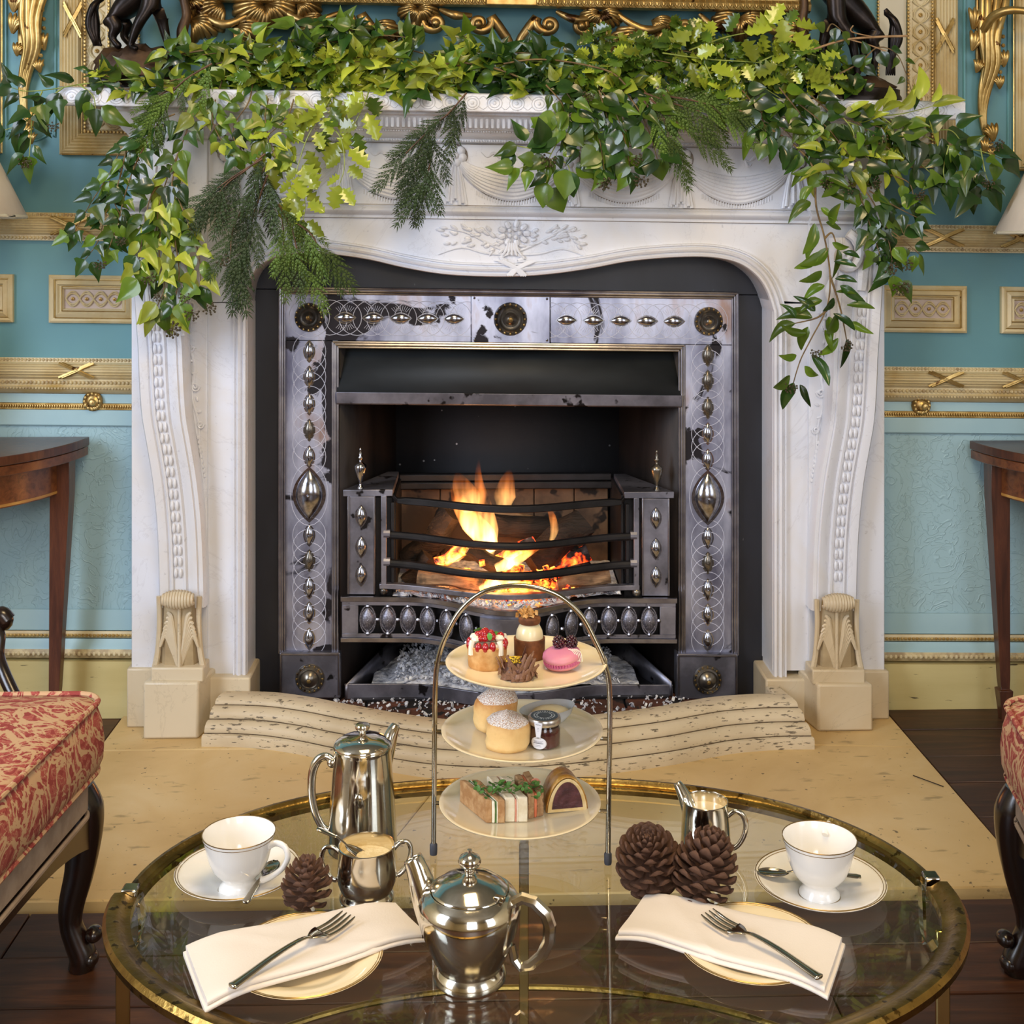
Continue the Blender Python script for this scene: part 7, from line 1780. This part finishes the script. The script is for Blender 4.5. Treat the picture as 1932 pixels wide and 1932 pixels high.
cypress('brown-stemmed cypress frond hanging over the central swag', [[(880, 175), (845, 215), (808, 245), (790, 290), (785, 330)], [(812, 245), (790, 265), (765, 290)], [(808, 250), (812, 300), (805, 335)]], 'conif', 100, 22, 32)
cypress('dark cypress lying across the shelf edge at the left', [[(400, 120), (350, 150), (310, 190), (290, 225)], [(330, 165), (300, 180), (285, 200)]], 'conib', 90, 26, 33)
cypress('bright cypress fan spreading right below the holly', [[(1215, 175), (1270, 195), (1320, 210)], [(1225, 185), (1270, 225), (1300, 250)], [(1215, 190), (1240, 230), (1255, 260)], [(1250, 180), (1330, 195), (1360, 215)]], 'conib', 115, 30, 34, grav=.45)
spray('glossy round-leaved ivy cluster hanging over the frieze centre', [[(1075, 205), (1060, 250), (1040, 290), (1035, 300)], [(1040, 290), (1000, 280), (975, 275)], [(1040, 300), (1000, 310), (980, 318)], [(1040, 300), (1035, 330), (1030, 345)], [(1045, 295), (1070, 310), (1075, 325)], [(1050, 270), (1040, 250)]], 'round', ['mid', 'dark', 'mid'], 48, 13, seed=25, woody=False, gravity=.3, berries=[(1035, 302, 14)])
spray('dense glossy ivy curtain hanging right of the centre', [[(1030, 160), (1060, 195), (1070, 230)], [(1080, 150), (1110, 200), (1130, 260), (1140, 320)], [(1120, 150), (1160, 210), (1180, 270), (1190, 325)], [(1060, 160), (1090, 215), (1095, 280), (1110, 310)], [(1160, 150), (1200, 200), (1225, 250), (1240, 300)], [(1130, 170), (1150, 240), (1160, 300)], [(1200, 150), (1230, 190), (1260, 230)]], 'round', ['mid', 'dark', 'dark', 'mid'], 42, 10, seed=26, berries=[(1140, 345, 13), (1210, 340, 13), (1200, 300, 12), (1110, 180, 11)])
spray('bright holly branch crossing the shelf towards the right bronze', [[(1250, 100), (1340, 112), (1430, 118), (1510, 130), (1575, 150)], [(1300, 95), (1370, 70), (1450, 55), (1500, 45)], [(1430, 118), (1490, 95), (1540, 105)], [(1380, 130), (1440, 165), (1480, 190)], [(1500, 130), (1530, 165), (1545, 175)], [(1330, 120), (1350, 165), (1360, 200)]], 'holly', ['holly', 'holly', 'hollyd'], 46, 14, seed=27, woody=False, name='holly_spray', Y0=2.95)
spray('dark ivy bank hanging over the right end of the shelf', [[(1400, 170), (1440, 215), (1480, 245), (1520, 290)], [(1470, 165), (1510, 215), (1540, 260), (1560, 330)], [(1530, 180), (1580, 220), (1640, 235), (1700, 250)], [(1500, 190), (1560, 240), (1600, 290), (1640, 330)], [(1600, 215), (1650, 260), (1690, 290)], [(1430, 180), (1440, 230), (1450, 270)]], 'round', ['dark', 'mid', 'dark'], 40, 11, seed=28, berries=[(1600, 355, 12), (1650, 345, 12), (1560, 345, 11)])
spray('yellow-green narrow ivy leaves fanning over the right end block', [[(1580, 210), (1610, 250), (1605, 300), (1580, 330)], [(1600, 230), (1650, 250), (1690, 270)], [(1605, 270), (1640, 300), (1680, 320)], [(1600, 260), (1560, 290), (1545, 315)], [(1640, 220), (1700, 215), (1760, 200)], [(1650, 210), (1690, 240), (1720, 262)]], 'crescent', ['bright', 'bright', 'mid'], 56, 13, seed=29, woody=False, gravity=.2)
spray('long thin tendril of curved leaves hanging down the right jamb', [[(1390, 205), (1440, 235), (1500, 275), (1535, 320), (1540, 390), (1556, 450), (1566, 520), (1560, 580), (1530, 640), (1510, 680), (1497, 722)], [(1566, 520), (1585, 580), (1597, 640)], [(1556, 450), (1570, 440), (1580, 470)], [(1560, 585), (1540, 600), (1500, 610)]], 'crescent', ['mid', 'mid', 'dark'], 56, 17, seed=30, gravity=.15, spread=1.2, berries=[(1492, 730, 12), (1597, 652, 11), (1540, 665, 10), (1700, 540, 0.1)], stemr=2.4)
spray('dark ivy tail hanging beside the right scroll', [[(1600, 330), (1640, 370), (1665, 420), (1680, 470), (1685, 520)], [(1640, 360), (1690, 390), (1730, 410)], [(1620, 360), (1640, 420), (1660, 480)], [(1660, 420), (1700, 450), (1735, 480)], [(1680, 330), (1715, 345), (1725, 380)]], 'ivy', ['dark', 'dark', 'mid'], 42, 12, seed=31, berries=[(1700, 542, 15), (1680, 505, 13), (1712, 500, 10), (1735, 370, 9)])
spray('large dark ivy leaves spreading off the right end of the shelf', [[(1680, 225), (1730, 250), (1790, 275), (1850, 285), (1890, 300)], [(1800, 280), (1830, 320), (1840, 350)], [(1790, 275), (1780, 320), (1785, 345)], [(1850, 280), (1860, 330), (1870, 350)], [(1740, 250), (1790, 245), (1810, 262)], [(1700, 240), (1720, 290), (1760, 330)]], 'ivy', ['dark', 'dark', 'mid'], 56, 19, seed=32, woody=False, gravity=.5, berries=[(1880, 272, 13), (1865, 345, 11), (1735, 368, 10)])
spray('small heart-leaved ivy climbing beside the right bronze', [[(1560, 150), (1620, 120), (1655, 90), (1690, 100), (1710, 140), (1722, 180)], [(1560, 60), (1570, 45), (1590, 60)]], 'round', ['mid', 'dark'], 28, 22, seed=33, Y0=2.945, berries=[(1660, 260, 14)])
tw = MB(); tw.tube(cr([E(1530, 95, 2.95), E(1590, 76, 2.95), E(1650, 70, 2.95), E(1712, 68, 2.95)], 5), .0028, 6); tw.tube(cr([E(1605, 75, 2.95), E(1640, 85, 2.945), E(1672, 97, 2.94)], 4), .0018, 5); tw.tube(cr([E(1650, 70, 2.95), E(1607, 60, 2.945), E(1610, 48, 2.94)], 4), .0015, 5)
tag(tw.build('bare_twig', pm('pale_twig_bark', '8a6a44', 'a88660', 40, .7), None, loc=E(1530, 95, 2.95)), 'bare pale twig sticking out to the right across the right bronze', 'twig', 'greenery on the mantelpiece')
for (pts, lb) in ((((740, 125), (800, 130), (860, 118), (930, 128), (990, 150)), 'bare curving brown twig in the foliage left of centre'), (((950, 120), (1010, 112), (1080, 118), (1150, 135), (1180, 160)), 'bare curving brown twig in the foliage right of centre')):
    m = MB().tube(cr([E(u, v, 2.955) for u, v in pts], 5), .0022, 6); tag(m.build('bare_twig', stemm, None, loc=E(pts[0][0], pts[0][1], 2.955)), lb, 'twig', 'greenery on the mantelpiece')
